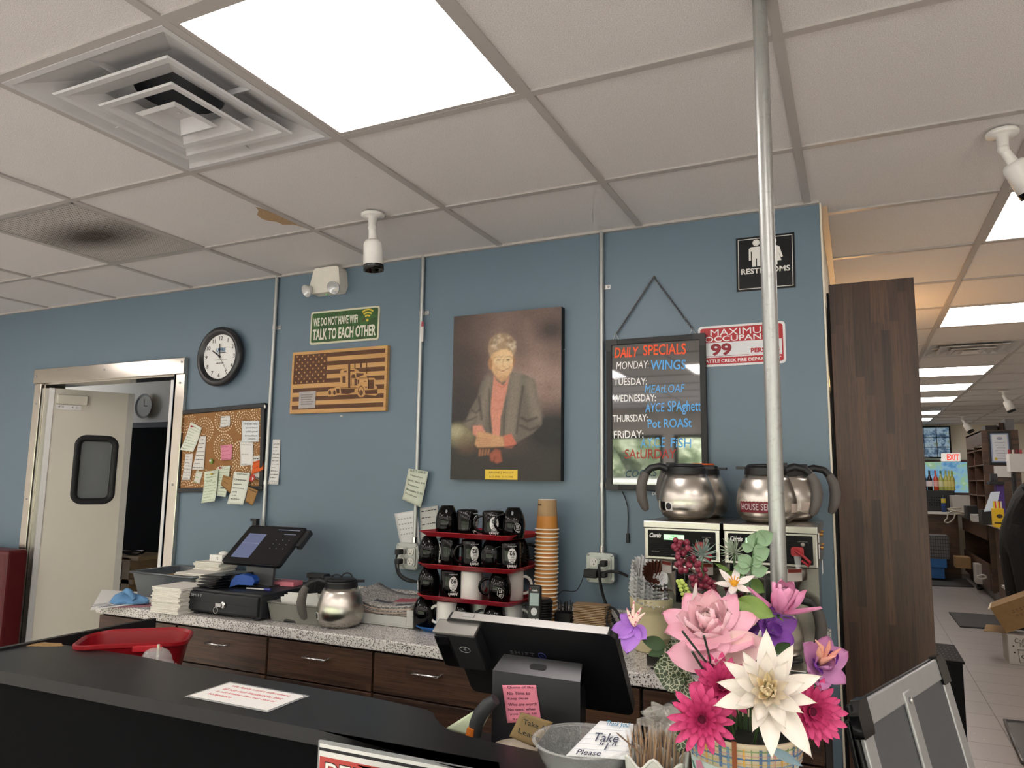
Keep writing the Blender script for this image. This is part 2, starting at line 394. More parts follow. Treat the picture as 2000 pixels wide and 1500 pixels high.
# outdoors beyond the windows
st('ground', MB().mm((-40, -60, -.25), (40, YB-.3, -.15)), mt('#8b8a76', .95, vary=.3, sc=3, name='grass'))
st('road', MB().mm((-40, -17, -.15), (40, -6.6, -.13)), mt('#b9b6b1', .9))
q = N('tree foliage'); f = q.noise(1.6, 8, .8); q.base(q.ramp(f, [(.34, '#1a2414'), (.47, '#6f8057'), (.6, '#d3dabb')])); q.set(Roughness=.8); q.bump(q.noise(8, 4), 1, .2); M_TREE = q.mat
st('embankment', MB().mm((-40, -22.5, -.2), (40, -18.5, 1.36)), mt('#8f917c', .95, vary=.3, sc=3))
st('road_standin', MB().mm((-40, -19.6, 1.361), (40, -19.2, 1.50)), mt('#c9c7c2', .9))  # upright block added for the pale road strip in the board reflection
mb = MB(); r2 = random.Random(3)
for k in range(60):
    c = (-26+k*.8+r2.uniform(-.5, .5), -24+r2.uniform(-2.5, 2.5), r2.uniform(1.6, 4.2)); R_ = r2.uniform(1.2, 2.4)
    n, m = 14, 9; vs = []
    for j in range(m+1):
        t = -pi/2+pi*j/m
        for i in range(n):
            a = 2*pi*i/n; q_ = R_*r2.uniform(.75, 1.2); vs.append((c[0]+q_*max(cos(t), .05)*cos(a), c[1]+q_*max(cos(t), .05)*sin(a), c[2]+q_*1.2*sin(t)))
    mb.add(vs, [(j*n+i, j*n+(i+1) % n, (j+1)*n+(i+1) % n, (j+1)*n+i) for j in range(m) for i in range(n)], True)
o = mb.build('tree_line', M_TREE); o['kind'] = 'stuff'; tag(o, 'green trees across the road outside, seen reflected in the black menu board', 'trees')
# kitchen behind the door
KY = 2.62
st('wall_kitchen', MB().mm((-6.4, KY, 0), (1.8, KY+.1, H)), M_CREAM)
st('wall_pantry', MB().mm((-6.4, WY+.12, 0), (-6.3, KY, H)), M_CREAM)
# ceiling fixtures -------------------------------------------------
def light(i, j, label, cat='ceiling light'):
    t = thing('ceiling_light', label, cat, ((i+.5)*G, (j+.5)*G, H), 0, 'lit ceiling panels')
    mb = MB(T((i+.5)*G, (j+.5)*G, H)); h = G/2-.012; w = h-.014
    for a, b in (((-h, -h), (h, -w)), ((-h, w), (h, h)), ((-h, -w), (-w, w)), ((w, -w), (h, w))): mb.mm((*a, .001), (*b, .012))
    mb.build('light_frame', M_TBAR, t)
    MB(T((i+.5)*G, (j+.5)*G, H)).mm((-w, -w, .004), (w, w, .03)).build('diffuser_panel', M_PANEL, t)
Llab = {(1, -1): 'large square lit ceiling panel beside the air diffuser, nearest the viewer', (4, 2): 'lit ceiling panel nearest the right edge, right beyond the white ceiling camera',
        (4, 5): 'lit ceiling panel just above the vent over the store aisle', (4, 9): 'lit ceiling panel just below the vent over the store aisle',
        (4, 11): 'second lit panel beyond the vent over the store aisle', (4, 13): 'third lit panel beyond the vent over the store aisle',
        (4, 16): 'lit panel second from the far end of the store aisle ceiling', (4, 18): 'farthest lit panel at the end of the store aisle ceiling', (7, 14): 'small distant lit panel at the right edge above the store shelves'}
for i, j in lights:
    if (i, j) in Llab: light(i, j, Llab[(i, j)])
    else: light(i, j, 'added square lit ceiling panel outside the view over the dining room or store')  # unseen panels, added for more light in the rooms
M_VENT = mt('#c9c9ca', .4)
def vent(i, j, label):
    c = ((i+.5)*G, (j+.5)*G, H); t = thing('ceiling_vent', label, 'air vent', c); h = G/2-.012
    def sq(r, z): return [(-r, -r, z), (r, -r, z), (r, r, z), (-r, r, z)]
    def loft(mb, secs):
        for (r0_, z0_), (r1_, z1_) in zip(secs, secs[1:]):
            mb.add(sq(r0_, z0_)+sq(r1_, z1_), [(k, (k+1) % 4, 4+(k+1) % 4, 4+k) for k in range(4)])
        return mb
    mb = MB(T(c)); loft(mb, [(h, .006), (h, 0), (h-.016, 0), (h-.03, .008), (.17, .045)])
    n = 32; ring = [(.115*cos(2*pi*k/n), .115*sin(2*pi*k/n), .055) for k in range(n)]
    outer = [(max(-.17, min(.17, .25*cos(2*pi*k/n))), max(-.17, min(.17, .25*sin(2*pi*k/n))), .045) for k in range(n)]
    mb.add(outer+ring, [(k, (k+1) % n, n+(k+1) % n, n+k) for k in range(n)])
    mb.build('vent_pan', M_VENT, t, solid=.002)
    MB(T(c)).lathe([(.115, .055), (.113, .24), (.0, .24)], n=32).build('duct_neck', mt('#77797c', .3, .8), t)
    for r_, zz in ((.213, .0), (.138, -.010)):
        loft(MB(T(c)), [(r_, zz-.005), (r_-.003, zz-.009), (r_-.020, zz-.008), (r_-.028, zz-.003), (r_*.60, zz+.020)]).build('louver', M_VENT, t, solid=.002)
    mb = MB(T(c)); loft(mb, [(.075, -.022), (.062, -.026), (.055, -.02), (.03, .0)]); mb.add(sq(.03, 0), [(0, 1, 2, 3)]); mb.sph((0, 0, -.002), (.006, .006, .003))
    mb.build('center_cone', M_VENT, t, solid=.0015)
    mb = MB(T(c))
    for a in (0, pi/2, pi, -pi/2): mb.box((.215, 0, .015), (.12, .0015, .016), RZ(a))
    mb.build('bracket', M_VENT, t)
    return t
vent(0, -1, 'large square air diffuser with nested louvers beside the near lit panel')
vent(4, 7, 'square air diffuser in the aisle ceiling between two lit panels')
vent(4, 15, 'farthest air diffuser in the aisle ceiling, only a dark sliver')
i, j = grilles[0]; c = ((i+.5)*G, (j+.5)*G, H); t = thing('return_grille', 'perforated return-air grille, darker towards its middle, in the ceiling at the left edge', 'air vent', c)
q = N('dark-centred grille'); d = q.n('ShaderNodeVectorMath', operation='LENGTH'); q.l(q.co((1.9, 4.2, 1)), d.inputs[0])
q.base(q.mix(q.ramp(d.outputs['Value'], [(.15, 1.0), (.75, 0.0)]), '#b9b5b0', '#4a413b')); q.set(Roughness=.6); M_GR = q.mat  # slats darken towards the middle
mb = MB(T(c)); h = G/2-.012
for a, b in (((-h, -h), (h, -h+.012)), ((-h, h-.012), (h, h)), ((-h, -h), (-h+.012, h)), ((h-.012, -h), (h, h))): mb.mm((*a, .0), (*b, .01))
mb.build('frame', mt('#a8a6a3', .4, .3), t)
mb = MB(T(c)); n = 40
for k in range(n): x = -h+.014+(2*h-.028)*(k+.5)/n; mb.mm((x-.0034, -h+.01, .001), (x+.0034, h-.01, .005)); mb.mm((-h+.01, x-.0034, .0012), (h-.01, x+.0034, .0048))
mb.build('slats', M_GR, t)
MB(T(c)).mm((-h, -h, .03), (h, h, .035)).build('filter', mt('#1b1917', .9), t)

def bullet_camera(label, loc, az, tilt, s=1.0):
    """ceiling bullet camera: flange, jointed stem, white barrel with a black cut-off hood; az/tilt aim the barrel"""
    t = thing('security_camera', label, 'security camera', loc); B = T(loc) @ Matrix.Scale(s, 4)
    MB(B).lathe([(.0, 0), (.042, 0), (.042, -.008), (.036, -.012), (.016, -.014), (.014, -.05), (.0, -.05)], n=24).build('mount_flange', M_WHITE, t)
    d = Vector((sin(az)*cos(tilt), cos(az)*cos(tilt), sin(tilt)))
    j = Vector((0, 0, -.052)); a = j+d*.05; b = a+d*.085
    mb = MB(B); mb.sph(j, .016); mb.cyl(j, a, .013, .016); mb.build('joint', M_WHITE, t)
    Q = T(a) @ d.to_track_quat('Z', 'Y').to_matrix().to_4x4()
    mb = MB(B @ Q); mb.lathe([(0, -.005), (.024, -.005), (.031, .003), (.033, .01), (.036, .085), (.0, .085)], n=28); mb.build('barrel', M_WHITE, t)
    mb = MB(B @ Q); mb.lathe([(.036, .0852), (.0365, .105), (.033, .105), (.031, .087), (.0, .087)], n=28); mb.sph((0, 0, .087), (.014, .014, .008)); mb.build('lens_hood', M_BLACKG, t)
    return t
bullet_camera('white bullet camera hanging straight down from the ceiling above the emergency light', (0.333, .549, H), rad(40), rad(-86), 1.06)
bullet_camera('white bullet camera at the right edge tilted outward below the lit panel', at_z(1957, 258, H), rad(62), rad(-58), .98)
bullet_camera('small white ceiling camera over the store aisle, nearer of the two far ones', at_z(1960, 763, H), rad(100), rad(-70), 1.15)
bullet_camera('tiny farthest ceiling camera over the store counter', at_z(1880, 812, H), rad(120), rad(-60), 1.3)
# ------------------------------------------------------------------ kitchen doorway
t = mb = MB()
hz0, hz1 = 1.978, 2.064
mb.mm((-2.483, WY-.03, hz0), (-1.221, WY, hz1)); mb.mm((-2.478, WY-.022, 0), (-2.415, WY, hz0)); mb.mm((-1.285, WY-.022, 0), (-1.219, WY, hz0))
mb.mm((-2.44, WY, 0), (-2.412, WY+.125, 1.985)); mb.mm((-1.325, WY, 0), (-1.30, WY+.125, 1.985)); mb.mm((-2.44, WY, 1.972), (-1.30, WY+.125, 1.985))
fr = struct(mb.build('door_1', M_TRIM, bevel=.003))
mb = MB()
for x, z in ((-2.46, 2.02), (-1.85, 2.03), (-1.24, 2.04), (-2.447, 1.86), (-2.447, 1.3), (-2.447, .8), (-1.252, 1.93), (-1.252, 1.4), (-1.252, .9)): mb.sph((x, WY-.031 if z > 1.98 else WY-.023, z), (.006, .004, .006), 8, 6)
mb.build('screw', M_STEELP, fr)
M_LEAF = mt('#d3cec2', .4, vary=.04, sc=4)
def leaf(hx, ang, sgn, label, window=True):
    """swinging traffic door: foam panel, pale edge strip, oval-cornered window in a black gasket, pivot hinge"""
    t = thing('swing_door', label, 'door', (hx, WY+.03, .03)); B = T(hx, WY+.03, .03) @ RZ(ang)
    w, h, th = .443, 1.925, .036
    def L(x, z): return (sgn*x, 0, z)
    wx, wz, ww, wh, r_ = .262, 1.445, .105, .195, .05
    def rr(cx, cz, a, b, r, n=6):
        out = []
        for k, (sx, sz) in enumerate(((1, 1), (-1, 1), (-1, -1), (1, -1))):
            for q in range(n+1):
                an = k*pi/2+pi/2*q/n; out.append((cx+sx*(a-r)+r*cos(an), cz+sz*(b-r)+r*sin(an)))
        return out
    F = Matrix(((sgn, 0, 0, 0), (0, 0, 1, 0), (0, 1, 0, 0), (0, 0, 0, 1)))
    mb = MB(B @ F)
    if window:
        for p_, q_ in (((0, 0), (w, wz-wh+.013)), ((0, wz+wh-.013), (w, h)), ((0, wz-wh+.013), (wx-ww+.013, wz+wh-.013)), ((wx+ww-.013, wz-wh+.013), (w, wz+wh-.013))): mb.mm((*p_, -th/2), (*q_, th/2))
    else: mb.mm((0, 0, -th/2), (w, h, th/2))
    mb.build('door_panel', M_LEAF, t)
    MB(B).mm((sgn*(w-.03), -th/2-.002, 0), (sgn*(w+.006), th/2+.002, h)).build('edge_strip', mt('#b9b7b2', .35), t)
    MB(B).mm((-sgn*.012, -th/2-.004, 0), (sgn*.016, th/2+.004, h)).build('hinge_strip', mt('#d7d7d6', .3, .3), t)
    if window:
        pts = [B @ F @ Vector((*p, 0)) for p in rr(wx, wz, ww, wh, r_, 8)]
        MB().tube(pts, .025, 8, True).build('gasket', M_RUBBER, t)
        MB(B @ F).prism(rr(wx, wz, ww-.006, wh-.004, r_), -.003, .003).build('window_pane', M_GLASS, t)
    k = MB(B); k.mm((sgn*.03, -th/2-.028, h-.095), (sgn*.19, -th/2, h-.035)); k.build('hinge_cover', mt('#cfcabd', .35), t, bevel=.006)
    k = MB(B); k.mm((sgn*.03, -th/2-.004, h-.125), (sgn*.16, -th/2, h-.09))
    for x in (.045, .065, .115, .135): k.sph((sgn*x, -th/2-.004, h-.108), .005, 8, 5)
    k.build('hinge_plate', M_STEELP, t)
    return t
leaf(-2.397, rad(63), 1, 'cream swinging kitchen door with a black-rimmed window, standing half open')
leaf(-1.345, rad(-84), -1, 'right kitchen door leaf seen almost edge-on, swung fully open')
# seen through the doorway
t = thing('dark_kitchen_block', 'tall flat black block standing in for the darkness of the kitchen behind the doorway', 'cabinet', (-2.9, 2.4, 0))
MB().mm((-4.2, 2.2, 0), (-1.6, 2.6, 1.83)).build('body', mt('#040404', .9, spec=.1), t)  # near-black block put in for the dark of the kitchen
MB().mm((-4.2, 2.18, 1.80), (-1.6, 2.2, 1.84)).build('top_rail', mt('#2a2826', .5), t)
c = V(-3.47, KY-.02, 2.02); t = thing('wall_clock', 'small round clock on the kitchen wall, seen through the doorway', 'clock', c)
Mc = frame(c, (1, 0, 0), (0, 0, 1))
MB(Mc).lathe([(.0, 0), (.085, 0), (.105, .02), (.10, .022), (.088, .012), (0, .012)], n=32).build('rim', mt('#9a958a', .4), t)
MB(Mc).disc((0, 0), .087, n=32, z=.0125).build('dial', mt('#c9c5b8', .6), t)
MB(Mc).box((0, .03, .0152), (.004, .06, .001)).box((.02, 0, .015), (.045, .005, .001)).build('hands', M_INK, t)
t = thing('storage_shelf', 'tan wooden shelf in the kitchen doorway with a clear bin on it', 'shelf', (-2.66, 2.02, 0)); mb = MB(); M_TAN = mt('#b39b78', .6, vary=.12)
mb.mm((-3.0, 1.9, .70), (-2.56, 2.15, .735)); mb.mm((-2.68, 1.9, 0), (-2.6, 2.15, .88)); mb.mm((-3.0, 1.9, .86), (-2.52, 2.15, .89)); mb.build('boards', M_TAN, t, bevel=.004)
t = thing('storage_bin', 'clear plastic bin on the tan kitchen shelf', 'bin', (-2.8, 2.0, .735))
MB().mm((-2.93, 1.895, .736), (-2.70, 2.1, .85)).build('tub', M_FROST, t); MB().mm((-2.94, 1.885, .85), (-2.69, 2.11, .858)).build('lid', mt('#c9c9c6', .4), t)
tag(MB().tube([(-2.72+.12*cos(a*pi/6), 1.99+.07*sin(a*pi/6), .905+.01*sin(a)) for a in range(12)], .008, 6, True).build('coiled_hose', M_BLACKG, None), 'black coiled hose on top of the kitchen shelf', 'hose')
# red booth at the left edge
t = thing('booth_bench', 'dark red vinyl booth back at the left edge, in front of the steel door frame', 'booth', (-2.75, .85, 0))
mb = MB(); mb.mm((-3.6, .93, .15), (-2.345, 1.05, 1.02)); M_VIN = mt('#520d14', .38, vary=.12, sc=6); mb.build('backrest', M_VIN, t, bevel=.02, seg=3)
MB().tube([(-3.58, .945, 1.012), (-2.355, .945, 1.012), (-2.355, .945, .2)], .006, 6).build('piping', mt('#4c0c12', .35), t)
MB().mm((-3.6, .45, .1), (-2.345, .93, .46)).build('seat', M_VIN, t, bevel=.03, seg=3)

# ------------------------------------------------------------------ things on the blue wall
def wt(mb, s, L, R, hpx, Y, **k):
    p0, p1 = at_y(*L, Y), at_y(*R, Y); m = (p0+p1)/2
    h = abs(at_y((L[0]+R[0])/2, (L[1]+R[1])/2-hpx/2, Y).z-at_y((L[0]+R[0])/2, (L[1]+R[1])/2+hpx/2, Y).z)
    return mb.text(s, frame(m, p1-p0, (0, 0, 1)), w=(p1-p0).length, h=h, **k)
# clock
c = V(-.972, WY, 2.053); t = thing('wall_clock', 'round black-rimmed wall clock with a white dial above the cork board', 'clock', c); Mc = frame(c, (1, 0, 0), (0, 0, 1))
MB(Mc).lathe([(0, .0), (.135, 0), (.152, .018), (.154, .034), (.140, .045), (.122, .042), (.114, .024), (.0, .024)], n=56).build('rim', mt('#202124', .3, coat=.2), t)
MB(Mc).disc((0, 0), .116, n=48, z=.0255).build('dial', mt('#eeeeec', .5, vary=0), t)
mb = MB(Mc)
for k in range(1, 13):
    a = pi/2-k*pi/6; mb.text(str(k), T(.096*cos(a), .096*sin(a), .026), h=.021)
mb.build('numerals', M_INK, t)
mb = MB(Mc); mb.m = 0; mb.text('USFIRE', T(.004, .035, .0262), w=.062, h=.021, bold=.03); mb.m = 1; mb.mm((-.03, .018, .026), (.038, .022, .0265)); mb.mm((-.045, -.017, .026), (.05, -.0155, .0263)); mb.text('1-800-432-6688', T(0, -.034, .0262), w=.052); mb.build('dial_print', [mt('#3f6f96', .6), M_INK], t)
def hand(L_, w_, ang, z): mb.box((0, L_/2-.008, z), (w_, L_, .001), RZ(ang))
mb = MB(Mc); hand(.070, .006, rad(58), .029); hand(.075, .0045, rad(2), .030); mb.sph((0, 0, .029), .006, 10, 6); mb.build('hands', M_INK, t)
mb = MB(Mc); hand(.10, .0014, rad(217), .031); mb.build('second_hand', M_INK, t)

# cork board
A = rad(2.2); c = V(-.945, WY, 1.583); Mk = T(c) @ RY(-A) @ frame((0, 0, 0), (1, 0, 0), (0, 0, 1))
t = thing('cork_board', 'black-framed cork board with dotted circles, left of the first conduit', 'bulletin board', c)
W_, H_ = .585, .425; mb = MB(Mk)
for a, b in (((-W_/2, -H_/2), (W_/2, -H_/2+.022)), ((-W_/2, H_/2-.022), (W_/2, H_/2)), ((-W_/2, -H_/2+.022), (-W_/2+.022, H_/2-.022)), ((W_/2-.022, -H_/2+.022), (W_/2, H_/2-.022))): mb.mm((*a, 0), (*b, .02))
mb.build('frame', mt('#1f2226', .45), t, bevel=.003)
q = N('cork'); f = q.noise(300, 4, .7); q.base(q.ramp(f, [(.3, '#7d5632'), (.7, '#a97a49')])); q.set(Roughness=.9); M_CORK = q.mat
mb = MB(Mk); mb.mm((-W_/2+.02, -H_/2+.02, .002), (W_/2-.02, H_/2-.02, .010)); mb.m = 1
ctrs = [(.02, .15), (-.12, .10), (.02, .03-.02), (.16, .13), (.27, .17), (-.25, .16), (.14, -.03), (.13, -.14), (-.12, -.16), (.02, -.15), (-.26, -.03), (.26, -.02), (-.25, -.19), (.25, -.16)]
for k, (cx_, cy_) in enumerate(ctrs):
    for ri, (r_, dn, dr) in enumerate(((.022, 16, .0022), (.036, 22, .0027), (.050, 26, .0033), (.064, 28, .0040))):
        for i in range(dn):
            a = 2*pi*i/dn; x, y = cx_+r_*cos(a), cy_+r_*sin(a)
            if abs(x) > W_/2-.026 or abs(y) > H_/2-.026: continue
            if any((x-u)**2+(y-v)**2 < .068**2 for u, v in ctrs[:k]): continue
            mb.disc((x, y), dr, n=7, z=.0103)
mb.build('cork_panel', [M_CORK, mt('#e8d9b8', .8, vary=0)], t)
CKY = WY-.013
def note(label, quad, col, lines=0, ink=None, curl=0, Y=CKY, text=None, cat='note', name='paper_note', thick=.0006, grp=None, rough=.8):
    """a sheet pinned at its top; quad lists pixel corners TL, TR, BR, BL on the plane y=Y; the foot curls off the wall"""
    P = [at_y(x, y, Y) for x, y in quad]; base = (P[0]+P[1])/2
    t = thing(name, label, cat, base, 0, grp)
    def S(u, v, off=0):
        p = P[0].lerp(P[1], u).lerp(P[3].lerp(P[2], u), v); return p+Vector((0, -off-curl*(max(0, v-.35)**2)*2-.25*curl*abs(u-.5), 0))
    MB().grid(lambda u, v: S(u, 1-v), 6, 10).build('sheet', mt(col, rough, vary=.05, sc=60), t, solid=thick)
    m = MB(); r_ = random.Random(label)
    if lines:
        for k in range(lines):
            v = .1+.82*k/max(1, lines-1); u0, u1 = .1, .9 if r_.random() < .5 else r_.uniform(.5, .9)
            x = u0
            while x < u1-.02:
                e = min(u1, x+r_.uniform(.06, .2)); dv = .10/lines*1.6
                m.add([S(x, v+r_.uniform(-.01, .01), .0012), S(e, v, .0012), S(e, v+dv, .0012), S(x, v+dv*r_.uniform(.5, 1), .0012)], [(0, 3, 2, 1)]); x = e+.03
    if text:
        for s_, v, u0, u1, hh in text:
            a, b = S(u0, v, .0014), S(u1, v, .0014); hw = (P[3]-P[0]).length*hh
            m.text(s_, frame((a+b)/2, b-a, P[0]-P[3]), w=(b-a).length, h=hw, ext=.0002)
    if m.v: m.build('writing', ink or mt('#55585a', .8, vary=0), t)
    return t
LG = mt('#8aa27c', .8, vary=0)
def k5(*q): return [(340+a/3.75, 620+b/3.75) for a, b in q]
note('curled green-lined order slip pinned at the upper left of the cork board', k5((125, 765), (205, 810), (150, 985), (55, 970)), '#dfe3d6', 9, LG, .01)
note('long white receipt hanging left of the middle of the cork board', k5((190, 870), (235, 868), (220, 1118), (135, 1115)), '#dcdad4', 8, None, .004)
note('narrow white receipt at the lower left of the cork board', k5((85, 1000), (140, 1000), (120, 1192), (62, 1190)), '#dad7d2', 8, None, .004)
note('small scrap with a green doodle at the lower left of the cork board', k5((165, 1120), (210, 1135), (190, 1218), (145, 1205)), '#d8d6cc', 3, mt('#5fae3c', .8), .003)
note('small patterned slip at the top middle of the cork board', k5((342, 725), (410, 720), (412, 795), (340, 808)), '#e0e0dc', 4, None, .004)
note('handwritten thank-you letter at the upper right of the cork board', k5((497, 757), (625, 757), (622, 912), (498, 912)), '#dde2e4', 0, None, .003, text=[('THANK YOU', .15, .15, .9, .09), ('your food', .34, .25, .9, .09), ('is SO good', .52, .25, .9, .09), ('breakfast', .7, .2, .9, .08), ('yum', .87, .4, .8, .07)])
note('blank white slip below the thank-you letter on the cork board', k5((482, 908), (580, 915), (584, 1080), (492, 1088)), '#e2e1dd', 3, mt('#b8b8b5', .8), .006)
note('pink sticky note in the middle of the cork board', k5((342, 938), (428, 930), (425, 1040), (350, 1047)), '#d98aa0', 4, mt('#a14d66', .8), .006)
note('white slip tucked behind the orange note on the cork board', k5((560, 1015), (655, 1012), (652, 1205), (565, 1160)), '#dedcd6', 3, None, .002)
note('orange square note at the right of the cork board', k5((578, 1060), (648, 1035), (662, 1115), (570, 1155)), '#d9642c', 3, mt('#97431d', .8), .008, Y=CKY-.004)
note('green-lined guest check hanging below the cork board frame, left of the torn brown tag', k5((225, 1130), (325, 1115), (310, 1345), (212, 1360)), '#d3dcc8', 10, LG, .012, Y=CKY-.012, text=[('don\'t', .2, .2, .6, .05), ('touch', .32, .2, .6, .05)])
note('green-lined guest check behind the brown tag on the cork board', k5((320, 1095), (412, 1085), (385, 1315), (318, 1305)), '#d6ddcb', 10, LG, .008, Y=CKY-.004)
note('white guest check with handwriting hanging off the lower right of the cork board', k5((442, 1130), (560, 1140), (520, 1370), (402, 1365)), '#dbe0d5', 0, M_INK, .014, Y=CKY-.014, text=[('GUEST CHECK', .06, .2, .85, .035), ('Challenge', .24, .1, .85, .06), ('yeasts', .38, .1, .6, .05), ('Country', .5, .1, .8, .06), ('on', .62, .15, .4, .04), ('Lo', .72, .15, .4, .045), ('Bobby', .84, .15, .7, .05)])
note('torn brown cardboard tag left of the handwritten guest check', k5((360, 1155), (432, 1175), (415, 1290), (345, 1225)), '#9c7748', 3, mt('#5d4327', .8), .003, Y=CKY-.016, thick=.0015)
note('brown cardboard tag at the bottom right corner of the cork board', k5((545, 1240), (615, 1268), (578, 1378), (525, 1350)), '#9a7647', 2, mt('#5d4327', .8), .004, Y=CKY-.022, thick=.0015)
note('white schedule sheet on the wall behind the first conduit, right of the cork board', k5((725, 893), (780, 893), (772, 1225), (700, 1222)), '#dcdcda', 12, M_INK, .010, Y=WY-.003)
def pin(label, px, py, col, Y=CKY-.002, cat='push pin'):
    p = at_y(px, py, Y); m = MB(frame(p, (1, 0, 0), (0, 0, 1))); m.lathe([(.0, 0), (.002, 0), (.002, .006), (.004, .007), (.0035, .012), (.005, .014), (.005, .016), (0, .016)], n=10)
    tag(m.build('push_pin', mt(col, .3)), label, cat)
pin('red push pin holding the curled slip at the upper left of the cork board', 378, 833, '#b0202a', CKY-.004)
pin('red push pin in the guest check behind the brown tag', 434, 914, '#b0202a', CKY-.008)
pin('yellow push pin in the left green-lined guest check', 417, 926, '#d8b23a', CKY-.016)
pin('white push pin above the pink sticky note', 438, 860, '#e8e6e0')
p = at_y(413, 901, CKY-.004); t = thing('flower_badge', 'small green and white badge pinned left of the middle of the cork board', 'badge', p); m = MB(); m.sph((p.x, p.y, p.z), (.012, .006, .014)); m.build('leaf_cluster', mt('#6f8f3c', .5), t); MB().sph((p.x-.003, p.y-.005, p.z+.003), (.007, .004, .007)).build('bloom', M_WHITE, t)
p = at_y(492, 942, CKY-.024); t = thing('paper_fan', 'small red and white paper fan near the lower right of the cork board', 'ornament', p); MB(frame(p, (1, 0, .3), (-.3, 0, 1))).prism([(0, 0), (.022, .012), (.026, .028), (.014, .036), (-.004, .03), (-.014, .014)], 0, .0015).build('fan', mt('#b2342f', .6), t); MB(frame(p, (1, 0, .3), (-.3, 0, 1))).prism([(.004, .008), (.016, .014), (.010, .024)], .0016, .0022).build('patch', M_PAPER, t)
p = at_y(519, 793, WY-.012); t = thing('clip_ornament', 'small black and white clip on the top right corner of the cork board', 'clip', p); MB().sph(p, (.009, .006, .016)).build('body', M_BLACKG, t); MB().sph(p+V(-.002, -.004, -.003), (.006, .004, .010)).build('front', M_WHITE, t)

# conduits
def conduit(label, x, z0, straps, n='conduit', R_=.0092):
    t = thing('conduit', label, 'pipe', (x, WY-.012, z0)); m = MB().cyl((x, WY-.0115, z0), (x, WY-.0115, H+.003), R_, n=14); m.build('pipe', M_GALV, t)
    for z in straps:
        m = MB(); m.cyl((x, WY-.0115, z-.009), (x, WY-.0115, z+.009), R_+.0022, n=14); m.mm((x, WY-.004, z-.009), (x+.034, WY-.001, z+.009)); m.sph((x+.026, WY-.005, z), (.005, .003, .005), 8, 5); m.build('strap', M_STEELP, t)
    return t
c1 = conduit('steel conduit running down the wall between the cork board and the flag plaque', -.632, .972, (2.18, 1.42))
c2 = conduit('steel conduit left of the portrait, running down to the left outlet box', .224, 1.17, (2.18,))
c3 = conduit('steel conduit left of the menu board, running down to the right outlet box', 1.062, 1.178, (2.213, 1.434))
z = 1.178
for c_, x, z in ((c2, .224, 1.18), (c3, 1.062, 1.186)):
    MB().cyl((x, WY-.0115, z-.012), (x, WY-.0115, z+.02), .013, n=14).cyl((x, WY-.024, z+.008), (x, WY-.02, z+.008), .004, n=8).build('connector', M_CHROME, c_)
p = at_y(825, 650, WY-.021); MB(frame(p, (1, 0, 0), (0, 0, 1))).mm((-.006, -.04, 0), (.006, .05, .001)).build('sticker', mt('#cfc9c6', .6), c2)
MB(frame(p, (1, 0, 0), (0, 0, 1))).mm((-.006, .028, .001), (.006, .05, .0015)).build('sticker_mark', mt('#a33a48', .6), c2)

# emergency light
c = at_y(643, 553, WY-.03); c.y = WY; t = thing('emergency_light', 'white twin-head emergency light at the top of the wall above the green sign', 'emergency light', c); Mk = frame(c, (1, 0, 0), (0, 0, 1))
prof = [(-.072, .058), (-.062, .070), (.062, .070), (.078, .058), (.088, -.02), (.075, -.052), (-.09, -.052), (-.096, -.035)]
MB(Mk).prism(prof, 0, .062).build('housing', mt('#e4dfd4', .45), t, bevel=.012, seg=3)
for x in (-.092, .062):
    Q = Mk @ T(x, -.032, .062) @ RX(rad(28)) @ RY(rad(-12 if x < 0 else 8))
    MB(Q).lathe([(0, -.012), (.018, -.012), (.030, .014), (.031, .02), (.028, .02), (.014, .004), (0, .003)], n=24).build('lamp_head', mt('#c9cacb', .12, .5), t)
    m = MB(Q); m.lathe([(.029, .0205), (.02, .026), (.0, .028)], n=24); m.build('lens', M_CLEAR, t)
MB(Mk).mm((-.02, -.057, .02), (-.008, -.052, .03)).build('indicator', mt('#7cc48a', .4), t)
MB(Mk).mm((.0, .07, .004), (.03, .078, .03)).build('mount_clip', M_STEELP, t)

# green tin sign
c = at_y(672, 636, WY-.003); Mk = frame((c.x, WY-.0015, c.z), (1, 0, -.006), (0, 0, 1)); t = thing('tin_sign', 'green weathered tin sign about having no wifi, above the flag plaque', 'sign', (c.x, WY, c.z))
def rrect(w, h, r, n=5):
    out = []
    for k, (sx, sy) in enumerate(((1, 1), (-1, 1), (-1, -1), (1, -1))):
        for q in range(n+1): an = k*pi/2+pi/2*q/n; out.append((sx*(w/2-r)+r*cos(an), sy*(h/2-r)+r*sin(an)))
    return out
MB(Mk).prism(rrect(.402, .160, .012), -.001, .002).build('border', mt('#d5d2b9', .55, vary=.15, sc=25), t)
q = N('weathered green'); f = q.noise(14, 5, .7); q.base(q.ramp(f, [(.25, '#1d3618'), (.5, '#2f5526'), (.62, '#3d6a31'), (.72, '#4a3a22')])); q.set(Roughness=.45); M_GRN = q.mat
MB(Mk).prism(rrect(.384, .142, .008), .002, .0035).build('field', M_GRN, t)
M_SGN = mt('#e6e4d4', .5)
m = MB(Mk); m.text('WE DO NOT HAVE WiFi', T(-.052, .028, .0036), w=.262, h=.040, bold=.022, ext=.0006); m.text('TALK TO EACH OTHER', T(0, -.033, .0036), w=.368, h=.054, bold=.026, ext=.0006); m.build('lettering', M_SGN, t)
m = MB(Mk @ T(.135, .008, .0036))
m.disc((0, .008), .007, n=12, z=.0004)
for r_ in (.022, .036, .050):
    n = 12; ang = [rad(52)+rad(76)*k/n for k in range(n+1)]
    m.prism([((r_+.004)*cos(a), .008+(r_+.004)*sin(a)) for a in ang]+[((r_-.004)*cos(a), .008+(r_-.004)*sin(a)) for a in ang[::-1]], 0, .0006)
m.build('wifi_symbol', mt('#d8bf3c', .5), t)

